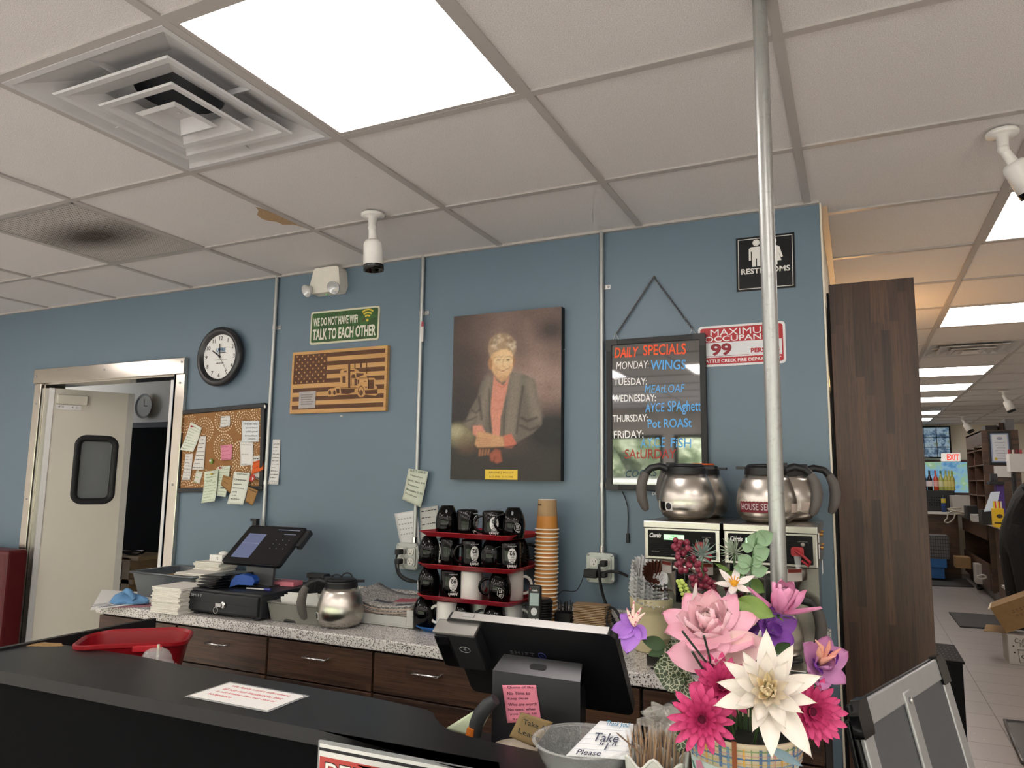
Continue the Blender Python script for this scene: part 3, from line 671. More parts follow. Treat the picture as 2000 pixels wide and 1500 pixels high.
# engraved flag plaque
FW_, FH_ = .552, .297; c = V(-.222, WY, 1.8965); Mk = frame((c.x, WY-.02, c.z), (1, 0, 0), (0, 0, 1)); t = thing('flag_plaque', 'wooden plaque engraved with a striped flag and a semi truck', 'plaque', c)
q = N('pale birch'); f = q.noise(3, 4, .6, q.co((1, 1, 14))); q.base(q.ramp(f, [(.3, '#b98a50'), (.7, '#d0a368')])); q.set(Roughness=.55); M_BIRCH = q.mat
q = N('burnt engraving'); f = q.noise(5, 4, .6, q.co((1, 1, 10))); q.base(q.ramp(f, [(.3, '#4a2d1b'), (.7, '#6a452c')])); q.set(Roughness=.7); M_BURN = q.mat
MB(Mk).mm((-FW_/2, -FH_/2, -.019), (FW_/2, FH_/2, 0)).build('board', M_BIRCH, t)
def fl(u, v): return (-FW_/2+.012+u*(FW_-.024), FH_/2-.014-v*(FH_-.032))     # 0..1 inside the flag
m = MB(Mk)
def rect(u0, v0, u1, v1, z=.0004):
    a, b = fl(u0, v0), fl(u1, v1); m.mm((a[0], b[1], 0), (b[0], a[1], z))
sh = 1/13
for k in range(13):
    if k % 2 == 0:
        if k < 7: rect(.38, k*sh, 1, (k+1)*sh)
        else: rect(0, k*sh, 1, (k+1)*sh)
rect(0, 0, .38, 7*sh); m.build('engraved_stripes', M_BURN, t)
m = MB(Mk)
for row in range(9):
    for col in range(6 if row % 2 == 0 else 5):
        x, y = fl(.032+(col+(0 if row % 2 == 0 else .5))*.0635, .032+row*.0592)
        m.prism([((.0062 if k % 2 == 0 else .0026)*cos(pi/2+k*pi/5)+x, (.0062 if k % 2 == 0 else .0026)*sin(pi/2+k*pi/5)+y) for k in range(10)], .0004, .0008)
m.build('stars', M_BIRCH, t)
# truck drawn in the pixel grid of its own crop (1833x1500), then carried onto the plaque
pC = [at_y(640, 700, WY-.02), at_y(750, 700, WY-.02), at_y(640, 790, WY-.02), at_y(750, 790, WY-.02)]
def tk(x, y):
    p = pC[0].lerp(pC[1], x/1833).lerp(pC[2].lerp(pC[3], x/1833), y/1500); return (p.x-c.x, p.z-c.z)
def poly(m, pts, z): 
    p = [tk(*q) for q in pts]
    if sum(p[i][0]*p[(i+1) % len(p)][1]-p[(i+1) % len(p)][0]*p[i][1] for i in range(len(p))) < 0: p = p[::-1]
    m.prism(p, z-.0004, z)
m = MB(Mk)
poly(m, [(20, 1240), (20, 1040), (90, 985), (230, 970), (300, 920), (420, 905), (420, 420), (470, 370), (700, 330), (900, 335), (1000, 380), (1060, 440), (1200, 480), (1320, 640), (1530, 640), (1560, 680), (1560, 880), (1620, 920), (1650, 1150), (1580, 1220), (1240, 1180), (1170, 1260), (1060, 1260), (960, 1150), (640, 1190), (340, 1200), (200, 1240)], .0010)
m.build('truck_body', M_BIRCH, t)
m = MB(Mk); z = .0015
for P in ([(500, 590), (605, 590), (605, 800), (500, 800)], [(520, 460), (560, 410), (640, 400), (640, 450)], [(690, 140), (760, 140), (760, 960), (690, 960)], [(890, 130), (930, 130), (930, 330), (890, 330)], [(1080, 130), (1140, 130), (1140, 440), (1080, 440)], [(1275, 120), (1305, 120), (1305, 500), (1275, 500)],
          [(760, 385), (900, 385), (890, 430), (760, 430)], [(810, 530), (910, 520), (940, 650), (810, 650)], [(950, 480), (1200, 490), (1190, 545), (960, 640)], [(895, 665), (985, 665), (985, 885), (895, 885)], [(1000, 700), (1050, 700), (1040, 830), (1000, 830)], [(1335, 700), (1520, 700), (1520, 990), (1335, 990)], [(1230, 1040), (1630, 1010), (1630, 1150), (1250, 1160)], [(1200, 740), (1280, 740), (1280, 765), (1200, 765)], [(1240, 920), (1310, 920), (1310, 960), (1240, 960)], [(440, 990), (910, 1000), (880, 1110), (680, 1160), (460, 1150)], [(290, 990), (400, 990), (400, 1140), (310, 1140)], [(1330, 650), (1350, 650), (1350, 1000), (1330, 1000)], [(780, 560), (800, 560), (800, 900), (780, 900)], [(440, 955), (1000, 955), (1000, 975), (440, 975)], [(1050, 630), (1330, 635), (1330, 650), (1050, 650)]): poly(m, P, z)
def ell(cx_, cy_, rx, ry, z, r2=0):
    n = 20
    poly(m, [(cx_+rx*cos(2*pi*k/n), cy_+ry*sin(2*pi*k/n)) for k in range(n)], z)
for a in ((80, 1115, 40, 75), (232, 1115, 45, 75), (1110, 1120, 60, 90)): ell(*a, z)
n = 20
poly(m, [(1110+(105)*cos(pi+pi*k/n*1.0), 1110+220*sin(pi+pi*k/n)) for k in range(n+1)]+[(1110+(88)*cos(pi+pi*k/n), 1110+195*sin(pi+pi*k/n)) for k in range(n, -1, -1)], z)
m.build('truck_lines', M_BURN, t)
p = at_y(600, 781, WY-.022); MB(frame(p, (1, 0, 0), (0, 0, 1))).mm((-.05, -.04, 0), (.05, .04, .0008)).build('taped_card', mt('#a9a3a2', .35, vary=.2, sc=40), t)
m = MB(frame(p, (1, 0, 0), (0, 0, 1)))
for k in range(5): m.mm((-.038, .022-k*.011, .0008), (.036-.006*(k % 3), .026-k*.011, .0011))
m.build('card_print', mt('#7b7676', .6), t)
p = at_y(668, 813, WY); tag(MB(frame(p, (1, 0, 0), (0, 0, 1))).cyl((0, 0, 0), (0, 0, .012), .005, .003, n=10).build('wall_anchor', M_WHITE), 'small white screw anchor in the wall below the flag plaque', 'screw')
# ------------------------------------------------------------------ portrait on canvas (a flat painted picture)
import numpy as np
PY = WY-.036
pc = [at_y(887, 617.5, PY), at_y(1098.5, 599.5, PY), at_y(1093.5, 940, PY), at_y(879, 936, PY)]
x0 = (pc[0].x+pc[3].x)/2; x1 = (pc[1].x+pc[2].x)/2; z1 = (pc[0].z+pc[1].z)/2; z0 = (pc[2].z+pc[3].z)/2
t = thing('portrait_painting', 'unframed canvas portrait of a smiling grey-haired woman in a grey jacket and coral blouse', 'painting', ((x0+x1)/2, WY, z0))
MB().mm((x0, PY, z0), (x1, WY, z1)).build('canvas_edge', mt('#141416', .6), t)
NU, NV = 120, 165
uu, vv = np.meshgrid(np.linspace(0, 1, NU+1), np.linspace(0, 1, NV+1))
# coordinates of the crop in which the picture was measured
TL, TR, BR, BL = (148, 148), (978, 75), (960, 1420), (115, 1405)
X = (TL[0]*(1-uu)+TR[0]*uu)*(1-vv)+(BL[0]*(1-uu)+BR[0]*uu)*vv
Y_ = (TL[1]*(1-uu)+TR[1]*uu)*(1-vv)+(BL[1]*(1-uu)+BR[1]*uu)*vv
def lin(h): return np.array(srgb(h))
img = np.ones(X.shape+(3,))*lin('#363431')
def lay(al, col, k=1.0):
    global img
    a = np.clip(al, 0, 1)[..., None]*k; img = img*(1-a)+lin(col)*a
def el(cx_, cy_, rx, ry, soft=.3, rot=0):
    dx, dy = X-cx_, Y_-cy_; c_, s_ = cos(rot), sin(rot); d = np.sqrt(((dx*c_+dy*s_)/rx)**2+((-dx*s_+dy*c_)/ry)**2)
    return np.clip((1+soft/2-d)/soft, 0, 1)
def pg(pts, soft=8):
    pts = np.array(pts, float); n = len(pts); d = np.full(X.shape, 1e9); ins = np.zeros(X.shape, bool)
    for i in range(n):
        a, b = pts[i], pts[(i+1) % n]; e = b-a; w0, w1 = X-a[0], Y_-a[1]
        tt = np.clip((w0*e[0]+w1*e[1])/(e@e), 0, 1); d = np.minimum(d, np.hypot(w0-e[0]*tt, w1-e[1]*tt))
        cnd = ((a[1] <= Y_) & (b[1] > Y_)) | ((b[1] <= Y_) & (a[1] > Y_))
        with np.errstate(divide='ignore', invalid='ignore'): xi = a[0]+(Y_-a[1])/(b[1]-a[1])*e[0]
        ins ^= cnd & (X < xi)
    return np.clip(.5+np.where(ins, d, -d)/soft, 0, 1)
def ln(pts, w, soft=4):
    out = np.zeros(X.shape)
    for a, b in zip(pts, pts[1:]):
        a, b = np.array(a, float), np.array(b, float); e = b-a; w0, w1 = X-a[0], Y_-a[1]; tt = np.clip((w0*e[0]+w1*e[1])/(e@e), 0, 1)
        out = np.maximum(out, np.clip(.5+(w/2-np.hypot(w0-e[0]*tt, w1-e[1]*tt))/soft, 0, 1))
    return out
# backdrop: brown clouded studio cloth, paler behind the sitter
rs = np.random.RandomState(4)
lay(el(600, 480, 540, 580, 1.4), '#62504a', .95); lay(el(680, 560, 350, 400, 1.6), '#957c72', .95); lay(el(820, 700, 210, 210, 1.5), '#a58b80', .85)
lay(el(250, 800, 180, 520, 1.2), '#26282a', .8); lay(el(900, 260, 110, 90, 1.3), '#2f2b2d', .8); lay(el(900, 1050, 260, 200, 1.0), '#222423', .95); lay(el(500, 1330, 600, 150, 1.0), '#33322d', .8)
for _ in range(50):
    lay(el(rs.uniform(130, 970), rs.uniform(90, 800), rs.uniform(30, 90), rs.uniform(20, 70), 1.6, rs.uniform(0, 3)), ['#6b564c', '#3a302d', '#4b3c37'][rs.randint(3)], .18)
# pale blurred shape at the left
lay(el(200, 1070, 115, 85, .7), '#8a8266', .9); lay(el(160, 1040, 60, 45, 1.0), '#b1aa8a', .8); lay(el(250, 1150, 80, 60, 1.0), '#6d5743', .6)
# jacket
lay(pg([(440, 625), (370, 660), (335, 780), (275, 880), (240, 980), (290, 1040), (420, 1060), (560, 1090), (640, 1130), (760, 1060), (830, 990), (820, 900), (780, 650), (690, 600), (600, 590), (520, 640)], 14), '#6b6359')
for a, b, w in (((430, 640), (360, 980), 60), ((640, 620), (590, 1050), 90), ((740, 660), (790, 930), 70), ((330, 900), (260, 980), 40)): lay(ln([a, b], w, 50), '#8b8174', .7)
for P, w in (([(690, 700), (660, 900), (640, 1060)], 14), ([(350, 780), (370, 950)], 16), ([(680, 940), (720, 965), (790, 940)], 18), ([(670, 1000), (740, 1035), (800, 1010)], 16), ([(290, 880), (330, 900), (350, 880)], 12), ([(245, 965), (300, 945), (330, 930)], 10), ([(560, 720), (540, 1080)], 8), ([(430, 720), (440, 1060)], 8)): lay(ln(P, w, 18), '#332d29', .75)
lay(ln([(600, 600), (555, 780), (530, 900)], 16, 20), '#8a7d6d', .5)
# blouse
lay(pg([(468, 610), (490, 655), (540, 690), (588, 620), (560, 760), (520, 930), (510, 1085), (458, 1085), (440, 880), (455, 720)], 10), '#d08d79')
lay(pg([(300, 1000), (370, 995), (400, 1050), (340, 1090), (300, 1060)], 14), '#d1907c'); lay(pg([(540, 1075), (600, 1060), (640, 1140), (600, 1170), (545, 1170)], 12), '#c4735e')
lay(ln([(470, 800), (500, 812), (535, 800)], 8, 12), '#ad6250', .5); lay(ln([(450, 870), (490, 880), (525, 870)], 8, 12), '#ad6250', .4); lay(ln([(500, 690), (535, 708), (560, 680)], 7, 8), '#a85c4a', .6)
# neck, head, hair
lay(pg([(478, 590), (590, 590), (570, 650), (525, 668), (490, 640)], 12), '#c0966f')
lay(el(533, 395, 104, 112, .22), '#a8937b'); lay(el(530, 505, 90, 132, .14), '#d3ab80')
lay(el(545, 480, 62, 100, .7), '#e6c698', .9); lay(pg([(440, 330), (520, 292), (600, 310), (636, 400), (615, 440), (590, 405), (520, 410), (460, 440), (440, 480), (428, 420)], 16), '#a98f73')
for k in range(46):
    an = pi*(1.02+.98*rs.rand()); R_ = rs.uniform(.55, 1.0); hx, hy = 535+100*R_*cos(an), 405+110*R_*sin(an)
    if (hx-535)**2/78**2+(hy-505)**2/100**2 > 1: lay(el(hx, hy, rs.uniform(12, 24), rs.uniform(8, 14), .9, rs.uniform(0, 3)), ['#cfb99c', '#d8c7ad', '#8d765e', '#7a6450'][k % 4], .55)
lay(el(440, 520, 16, 45, .4), '#a87c59'); lay(el(622, 500, 10, 40, .5), '#a07553')
for ex in (505, 578):
    lay(el(ex, 498, 36, 28, .2), '#e2c9a0', .55); lay(el(ex, 492, 15, 6, .5), '#4b382b', .9); lay(ln([(ex-30, 472), (ex, 464), (ex+30, 470)], 5, 6), '#8b7051', .7)
    lay(np.abs(el(ex, 500, 34, 27, .12)-.5) < .45, '#e8d7ae', .45)
lay(ln([(537, 492), (547, 492)], 5, 4), '#7a5d43', .8); lay(ln([(540, 500), (535, 540), (545, 550), (556, 545)], 5, 10), '#a97e57', .7)
lay(ln([(500, 566), (525, 578), (550, 577), (578, 558)], 6, 6), '#8e4a3b', .9); lay(ln([(505, 574), (540, 588), (572, 568)], 7, 8), '#e5c9a5', .6); lay(ln([(490, 545), (485, 575)], 5, 10), '#a87b57', .6); lay(ln([(588, 540), (592, 565)], 5, 10), '#a87b57', .6)
lay(el(530, 628, 52, 10, .9), '#c19873', .4)
# hands
lay(pg([(340, 1040), (400, 1050), (540, 1085), (545, 1160), (440, 1170), (340, 1170), (315, 1140), (330, 1080)], 14), '#c79a72')
for k in range(5): lay(ln([(335, 1090+k*18), (440, 1105+k*14)], 4, 8), '#8d6446', .6)
lay(ln([(330, 1172), (560, 1165), (640, 1150)], 12, 12), '#2b2420', .8)
for k in range(4): lay(ln([(355+k*24, 1185), (352+k*22, 1225-k*3)], 16, 8), '#a57250', .8)
lay(pg([(430, 1215), (480, 1175), (515, 1190), (528, 1270), (490, 1285), (440, 1265)], 16), '#a05a45')
lay(ln([(470, 1240), (460, 1285)], 8, 8), '#4b2c22', .7)
img *= 1+.07*rs.randn(*X.shape)[..., None]; img = np.clip(img, 0, 1)
m = MB(); m.grid(lambda u, v: (x0+u*(x1-x0), PY-.0008, z1-v*(z1-z0)), NU, NV)
m.f = [f[::-1] for f in m.f]
m.c = [(*img[j, i], 1.0) for j in range(NV+1) for i in range(NU+1)]
m.build('canvas_picture', M_COL, t)
p0, p1 = at_y(948, 917, PY), at_y(1011, 937, PY)
MB().mm((p0.x, PY-.0022, p1.z), (p1.x, PY-.0008, p0.z)).build('name_plate', mt('#c9a93a', .35, .4), t)
m = MB(frame(((p0.x+p1.x)/2, PY-.0023, (p0.z+p1.z)/2), (1, 0, 0), (0, 0, 1))); m.text('ARLENE J. McCOY', T(0, .007, 0), w=.112, h=.011); m.text('8-27-1908 - 5-15-1998', T(0, -.009, 0), w=.105, h=.007); m.build('plate_lettering', mt('#6b5518', .5), t)
p = at_y(1106, 683, WY); tag(MB().cyl((p.x-.03, WY, p.z+.002), (p.x, WY-.02, p.z-.003), .002, n=8).build('bare_nail', M_STEELP), 'bare nail sticking out of the wall right of the portrait', 'nail')

# ------------------------------------------------------------------ LED menu board
BYF = WY-.024
bx0, bx1, bz0, bz1 = 1.083, 1.463, 1.416, 1.995
t = thing('menu_board', 'black glossy menu board hand-lettered DAILY SPECIALS, hanging from a chain', 'menu board', ((bx0+bx1)/2, WY, bz0))
m = MB(); f_ = .022
for a, b in (((bx0, bz0), (bx1, bz0+f_)), ((bx0, bz1-f_), (bx1, bz1)), ((bx0, bz0+f_), (bx0+f_, bz1-f_)), ((bx1-f_, bz0+f_), (bx1, bz1-f_))): m.mm((a[0], BYF, a[1]), (b[0], WY-.004, b[1]))
m.build('frame', mt('#19191b', .5), t, bevel=.002)
m = MB()
for x, z in ((bx0, bz0), (bx1, bz0), (bx0, bz1), (bx1, bz1)):
    m = MB(); sx, sz = (1 if x == bx0 else -1), (1 if z == bz0 else -1); m.mm((x-sx*.001, BYF-.002, z-sz*.001), (x+sx*.045, BYF-.0001, z+sz*.021)); m.mm((x-sx*.001, BYF-.002, z+sz*.021), (x+sx*.021, BYF-.0001, z+sz*.045)); m.build('corner_cap', mt('#232325', .4), t)
q = N('black acrylic'); q.base('#0c0d0f'); q.set(Roughness=.03); q.b.inputs['Specular IOR Level'].default_value = 1.0; q.b.inputs['IOR'].default_value = 1.95
MB().mm((bx0+f_-.002, BYF+.006, bz0+f_-.002), (bx1-f_+.002, BYF+.012, bz1-f_+.002)).build('glass_panel', q.mat, t)
LY = BYF+.0058
def bl(x, y): return (1190+x/6, 650+y/6)
mw, mblue, mor, mred, mfaint = [(n_, mt(c_, .7, vary=.1, sc=200)) for n_, c_ in (('white_lettering', '#f4f4f4'), ('blue_lettering', '#62b0f0'), ('orange_lettering', '#f0623a'), ('red_lettering', '#b0443a'), ('faint_lettering', '#2f4a60'))]
for s_, a, b, h_, mm_, kw in (('DAILY', (60, 235), (345, 222), 120, mor, dict(bold=.03, shear=.15)), ('SPECIALS', (395, 205), (900, 185), 130, mor, dict(bold=.02)), ('MONDAY:', (82, 385), (465, 370), 88, mw, dict(shear=.12)), ('WINGS', (485, 380), (895, 370), 115, mblue, dict(bold=.012, shear=.05)),
        ('TUESDAY:', (55, 575), (440, 568), 82, mw, dict(bold=.012)), ('MEAtLOAF', (415, 660), (885, 648), 96, mblue, dict(shear=.15)), ('WEDNESDAY:', (45, 770), (545, 760), 84, mw, dict(bold=.012)), ('AYCE', (418, 880), (650, 870), 105, mblue, dict(bold=.008, shear=.15)), ('SPAghetti', (685, 880), (1095, 872), 165, mblue, dict(bold=.008)),
        ('THURSDAY:', (40, 1005), (450, 995), 84, mw, dict(bold=.015)), ('Pot ROASt', (450, 1065), (965, 1052), 105, mblue, dict(bold=.012)), ('FRiDAY:', (52, 1195), (400, 1185), 90, mw, dict(bold=.012)), ('A.Y.C.E', (365, 1290), (655, 1280), 115, mblue, dict(shear=.15)), ('FiSH', (720, 1285), (958, 1295), 110, mblue, dict(bold=.01)), ('SAtURDAY', (180, 1420), (785, 1420), 110, mred, dict(bold=.006, shear=.05)), ('COOKS', (190, 1655), (560, 1640), 80, mfaint, dict(shear=.2))):
    m = MB(); wt(m, s_, bl(*a), bl(*b), h_/6, LY, ext=.0003, **kw); m.build(mm_[0], mm_[1], t)
m = MB(); wt(m, 'DOO', (1274, 964), (1292, 964), 6, BYF-.0003); m.build('maker_mark', M_WHITE, t)
# chain
ap = at_y(1277, 541, WY-.008); t2 = thing('hanging_chain', 'steel chain in a V from a wall hook down to the menu board', 'chain', ap)
def links(a, b, n):
    m = MB()
    for k in range(n):
        u = (k+.5)/n; c_ = a.lerp(b, u); d = (b-a).normalized(); L = (b-a).length/n*.72
        side = Vector((0, 1, 0)) if k % 2 else d.cross(Vector((0, 1, 0)))
        m.tube([c_+d*(L*cos(q*pi/4))+side*(.0038*sin(q*pi/4)) for q in range(8)], .0017, 4, True)
    return m
eL, eR = at_y(1203, 654, WY-.012), at_y(1353, 643, WY-.012)
M_CHN = mt('#77777a', .3, 1.0); links(ap, eL, 34).build('chain_strand', M_CHN, t2); links(ap, eR, 34).build('chain_strand', M_CHN, t2)
for e_ in (eL, eR):
    MB().tube([e_+V(-.001, 0, .004), e_+V(-.012, 0, -.018)], .0012, 5).tube([e_+V(.001, 0, .004), e_+V(.010, 0, -.018)], .0012, 5).build('wire_loop', M_STEELP, t2)
MB().lathe([(0, 0), (.006, 0), (.005, .006), (0, .008)], n=10, M=frame((ap.x, WY, ap.z), (1, 0, 0), (0, 0, 1))).build('wall_hook', mt('#b08d57', .3, .8), t2)
# cord below the board
t3 = thing('power_cable', 'short black cord with a plug hanging below the menu board', 'cord', at_y(1217, 965, WY-.01))
P = [at_y(x, y, WY-.010) for x, y in ((1215, 960), (1221, 972), (1226, 990), (1227, 1010), (1226, 1042))]
MB().tube(P, .0022, 6).build('cable', M_RUBBER, t3); a = P[-1]; MB().mm((a.x-.006, a.y-.004, a.z-.035), (a.x+.006, a.y+.004, a.z)).build('connector', M_BLACK, t3, bevel=.002)

# ------------------------------------------------------------------ occupancy sign and restroom sign
ox0, ox1, oz0, oz1 = 1.434, 1.739, 1.872, 2.024; c = V((ox0+ox1)/2, WY-.0015, (oz0+oz1)/2); Mk = frame(c, (1, 0, 0), (0, 0, 1))
t = thing('occupancy_sign', 'red and white MAXIMUM OCCUPANCY 99 sign tucked behind the corner of the menu board', 'sign', (c.x, WY, c.z))
MB(Mk).prism(rrect(.305, .152, .014), -.001, .001).build('plate', mt('#e2e2e4', .35), t)
M_SRED = mt('#b0262f', .4)
m = MB(Mk); m.prism(rrect(.289, .136, .010), .001, .0014); m.build('red_field', M_SRED, t)
MB(Mk).mm((-.140, -.043, .0014), (.140, .013, .0018)).build('white_field', mt('#dcdee2', .4), t)
m = MB(Mk); m.text('MAXIMUM', T(.0, .050, .0015), w=.215, h=.024, bold=0, ext=.0003); m.build('white_lettering', mt('#ece9ea', .4), t); m = MB(Mk); m.text('OCCUPANCY', T(.0, .026, .0015), w=.258, h=.021, bold=.012, ext=.0003); m.build('white_lettering', mt('#ece9ea', .4), t); m = MB(Mk); m.text('BATTLE CREEK FIRE DEPARTMENT', T(0, -.056, .0015), w=.272, h=.0125, bold=.02, ext=.0003); m.build('white_lettering', mt('#ece9ea', .4), t)
m = MB(Mk); m.text('99', T(-.070, -.014, .0019), w=.075, h=.046, bold=.04, ext=.0003); m.mm((-.13, -.039, .0018), (.028, -.0375, .0022)); m.build('number', mt('#8d1a2a', .5), t)
m = MB(Mk); m.text('PERSONS', T(.083, -.024, .0019), w=.098, h=.017, bold=.04, ext=.0003); m.build('red_lettering', M_SRED, t)
rx0, rx1, rz0, rz1 = 1.578, 1.780, 2.143, 2.345; c = V((rx0+rx1)/2, WY-.003, (rz0+rz1)/2); Mk = frame(c, (1, 0, -.012), (0.012, 0, 1))
t = thing('restroom_sign', 'square black RESTROOMS sign with two white figures high beside the pole', 'sign', (c.x, WY, c.z))
MB(Mk).mm((-.101, -.101, -.003), (.101, .101, .001)).build('plate', mt('#101013', .3), t)
m = MB(Mk); b = .094
for a, e in (((-b, -b), (b, -b+.0022)), ((-b, b-.0022), (b, b)), ((-b, -b), (-b+.0022, b)), ((b-.0022, -b), (b, b))): m.mm((*a, .001), (*e, .0014))
m.build('border_line', M_WHITE, t)
m = MB(Mk); m.text('RESTROOMS', T(0, -.028, .0011), w=.168, h=.021, bold=.022, ext=.0003); m.build('lettering', M_WHITE, t)
def person_sym(m, x, woman):
    m.disc((x, .077), .0125, n=18, z=.0014)
    if woman: m.prism([(x-.012, .060), (x-.022, .055), (x-.033, .016), (x-.026, .014), (x-.016, .038), (x-.028, .003), (x-.014, .003), (x-.014, -.012), (x-.003, -.012), (x-.003, .003), (x+.003, .003), (x+.003, -.012), (x+.014, -.012), (x+.014, .003), (x+.028, .003), (x+.016, .038), (x+.026, .014), (x+.033, .016), (x+.022, .055), (x+.012, .060)][::-1], .001, .0014)
    else: m.prism([(x-.026, .055), (x-.026, .012), (x-.019, .012), (x-.019, .045), (x-.015, .045), (x-.015, -.012), (x-.002, -.012), (x-.002, .018), (x+.002, .018), (x+.002, -.012), (x+.015, -.012), (x+.015, .045), (x+.019, .045), (x+.019, .012), (x+.026, .012), (x+.026, .055), (x+.018, .062), (x-.018, .062)], .001, .0014)
m = MB(Mk); person_sym(m, -.030, False); person_sym(m, .028, True); m.build('figures', M_WHITE, t)
# ------------------------------------------------------------------ back counter
K, YE = .885, .597
t = thing('worktop', 'long black-and-white speckled worktop along the blue wall', 'counter top', (.3, .85, K))
MB().mm((-1.115, YE, K-.040), (1.845, WY-.002, K)).build('slab', M_TERR, t, bevel=.004)
MB().mm((-.86, WY-.022, K+.0005), (1.848, WY-.002, K+.092)).build('backsplash', M_TERR, t, bevel=.002)
CF = YE+.022
sx = [at_y(px, py, CF).x for px, py in ((193, 1204), (345, 1222), (523, 1250), (729, 1280), (1252, 1345))]+[1.84]
names = ['leftmost walnut base cabinet under the end of the speckled worktop, behind the red bucket', 'walnut base cabinet under the cash drawer, right of the red bucket', 'walnut base cabinet under the newspaper tray, middle of the drawer row', 'wide walnut base cabinet behind the tilted register screen', 'rightmost walnut base cabinet under the coffee brewers']
for k in range(5):
    a, b = sx[k]+.002, sx[k+1]-.002; zb = .698
    t = thing('base_cabinet', names[k], 'cabinet', ((a+b)/2, .85, 0), 0, 'walnut base cabinets')
    MB().mm((a, CF+.021, .10), (b, WY-.004, K-.0405)).build('carcass', mt('#191412', .6), t)
    MB().mm((a+.01, CF+.08, 0), (b-.01, WY-.01, .099)).build('toe_kick', M_BLACK, t)
    d = MB().mm((a+.003, CF, zb), (b-.003, CF+.02, K-.052)).build('drawer', M_WOODX, t, bevel=.0015)
    n = 2 if b-a > .7 else 1
    for j in range(n):
        u0, u1 = a+(b-a)*j/n, a+(b-a)*(j+1)/n
        dr = MB().mm((u0+.003, CF, .105), (u1-.003, CF+.02, zb-.006)).build('door', M_WOODX, t, bevel=.0015)
        hx = u1-.05; MB().tube([(hx, CF, .62), (hx, CF-.028, .62), (hx, CF-.028, .52), (hx, CF, .52)], .0045, 8).build('handle', M_CHROME, dr)
    if k:
        hx = (a+b)/2 if k != 3 else a+.23; hz = .788
        MB().tube([(hx-.05, CF, hz), (hx-.05, CF-.028, hz), (hx+.05, CF-.028, hz), (hx+.05, CF, hz)], .0045, 8).build('handle', M_CHROME, d)
def base(px, py): return at_z(px, py, K)

# papers and blue rag at the left end
def sheet(name, label, cat, pts, z, mat, group=None, lines=None, thick=.0008):
    c = sum((Vector((p[0], p[1], 0)) for p in pts), Vector())/len(pts); c.z = z
    t = thing(name, label, cat, c, 0, group)
    MB().prism([(p[0], p[1]) for p in pts], z, z+thick).build('sheet', mat, t); return t
pp = [at_z(x, y, K+.004) for x, y in ((176, 1192), (199, 1152), (300, 1158), (300, 1176))]
t = sheet('flyer', 'printed white flyer overhanging the left end of the speckled worktop under the blue rag', 'paper', pp, K+.004, M_PAPER)
m = MB(frame(pp[0], pp[3]-pp[0], pp[1]-pp[0])); m.mm((.05, .03, .0009), (.15, .055, .0012)); m.mm((.04, .075, .0009), (.2, .085, .0012)); m.mm((.06, .1, .0009), (.2, .108, .0012)); m.mm((.06, .12, .0009), (.15, .126, .0012)); m.build('print', mt('#8d8d94', .8), t)
pp2 = [at_z(x, y, K+.001) for x, y in ((205, 1188), (240, 1165), (305, 1172), (300, 1185))]
sheet('flyer', 'second flyer with a dark red edge, lying under the printed white one', 'paper', pp2, K+.0012, mt('#a8737b', .7))
c = at_z(250, 1176, K+.006); q = N('blue rag'); q.base(q.mix(q.noise(40, 3), '#4d7ba8', '#6f9cc6')); q.set(Roughness=.95); q.bump(q.noise(600, 2), .5, .001); M_RAG = q.mat
t = thing('cleaning_rag', 'crumpled light blue cleaning rag on the flyer at the left end of the worktop', 'rag', c)
r_ = random.Random(5)
def ragf(u, v):
    a = 2*pi*u; ph = v*pi/2; R_ = .062*(1+.18*sin(3*a+1)+.10*sin(7*a))
    h = .042*sin(ph)*(1+.25*sin(2*a+v*3)*cos(ph)+.10*sin(5*a+v*6)*cos(ph))
    return (c.x+1.45*R_*cos(ph)*cos(a)+.01*sin(v*7), c.y+.85*R_*cos(ph)*sin(a), c.z+max(.0, h))
MB().grid(ragf, 40, 12).build('folds', M_RAG, t, subsurf=1)
MB().tube([(c.x+.00, c.y-.02, c.z+.045), (c.x+.02, c.y-.03, c.z+.056), (c.x+.05, c.y-.03, c.z+.050), (c.x+.075, c.y-.03, c.z+.02)], [.008, .016, .015, .008], 8).build('twist', M_RAG, t, subsurf=1)
# grey pan behind
t = thing('steam_pan', 'grey steel pan at the back of the worktop, left of the napkin stacks', 'pan', base(310, 1190))
a, b = at_y(268, 1128, .80), at_y(345, 1165, .80); m = MB(); M_PAN = mt('#73787c', .35, .7)
m.add([(a.x+.02, .80, K+.002), (a.x+.36, .80, K+.002), (a.x+.36, 1.02, K+.002), (a.x+.02, 1.02, K+.002), (a.x, .775, K+.115), (a.x+.38, .775, K+.115), (a.x+.38, 1.04, K+.115), (a.x, 1.04, K+.115)], [(0, 3, 2, 1), (0, 1, 5, 4), (1, 2, 6, 5), (2, 3, 7, 6), (3, 0, 4, 7)]); m.build('tub', M_PAN, t, solid=.002)
m = MB(); m.tube([(a.x-.008, .767, K+.116), (a.x+.388, .767, K+.116), (a.x+.388, 1.048, K+.116), (a.x-.008, 1.048, K+.116)], .006, 6, True); m.build('rim', M_PAN, t)
MB().mm((a.x+.03, .82, K+.05), (a.x+.34, 1.0, K+.09)).build('contents', mt('#8a6a45', .7, vary=.3), t)

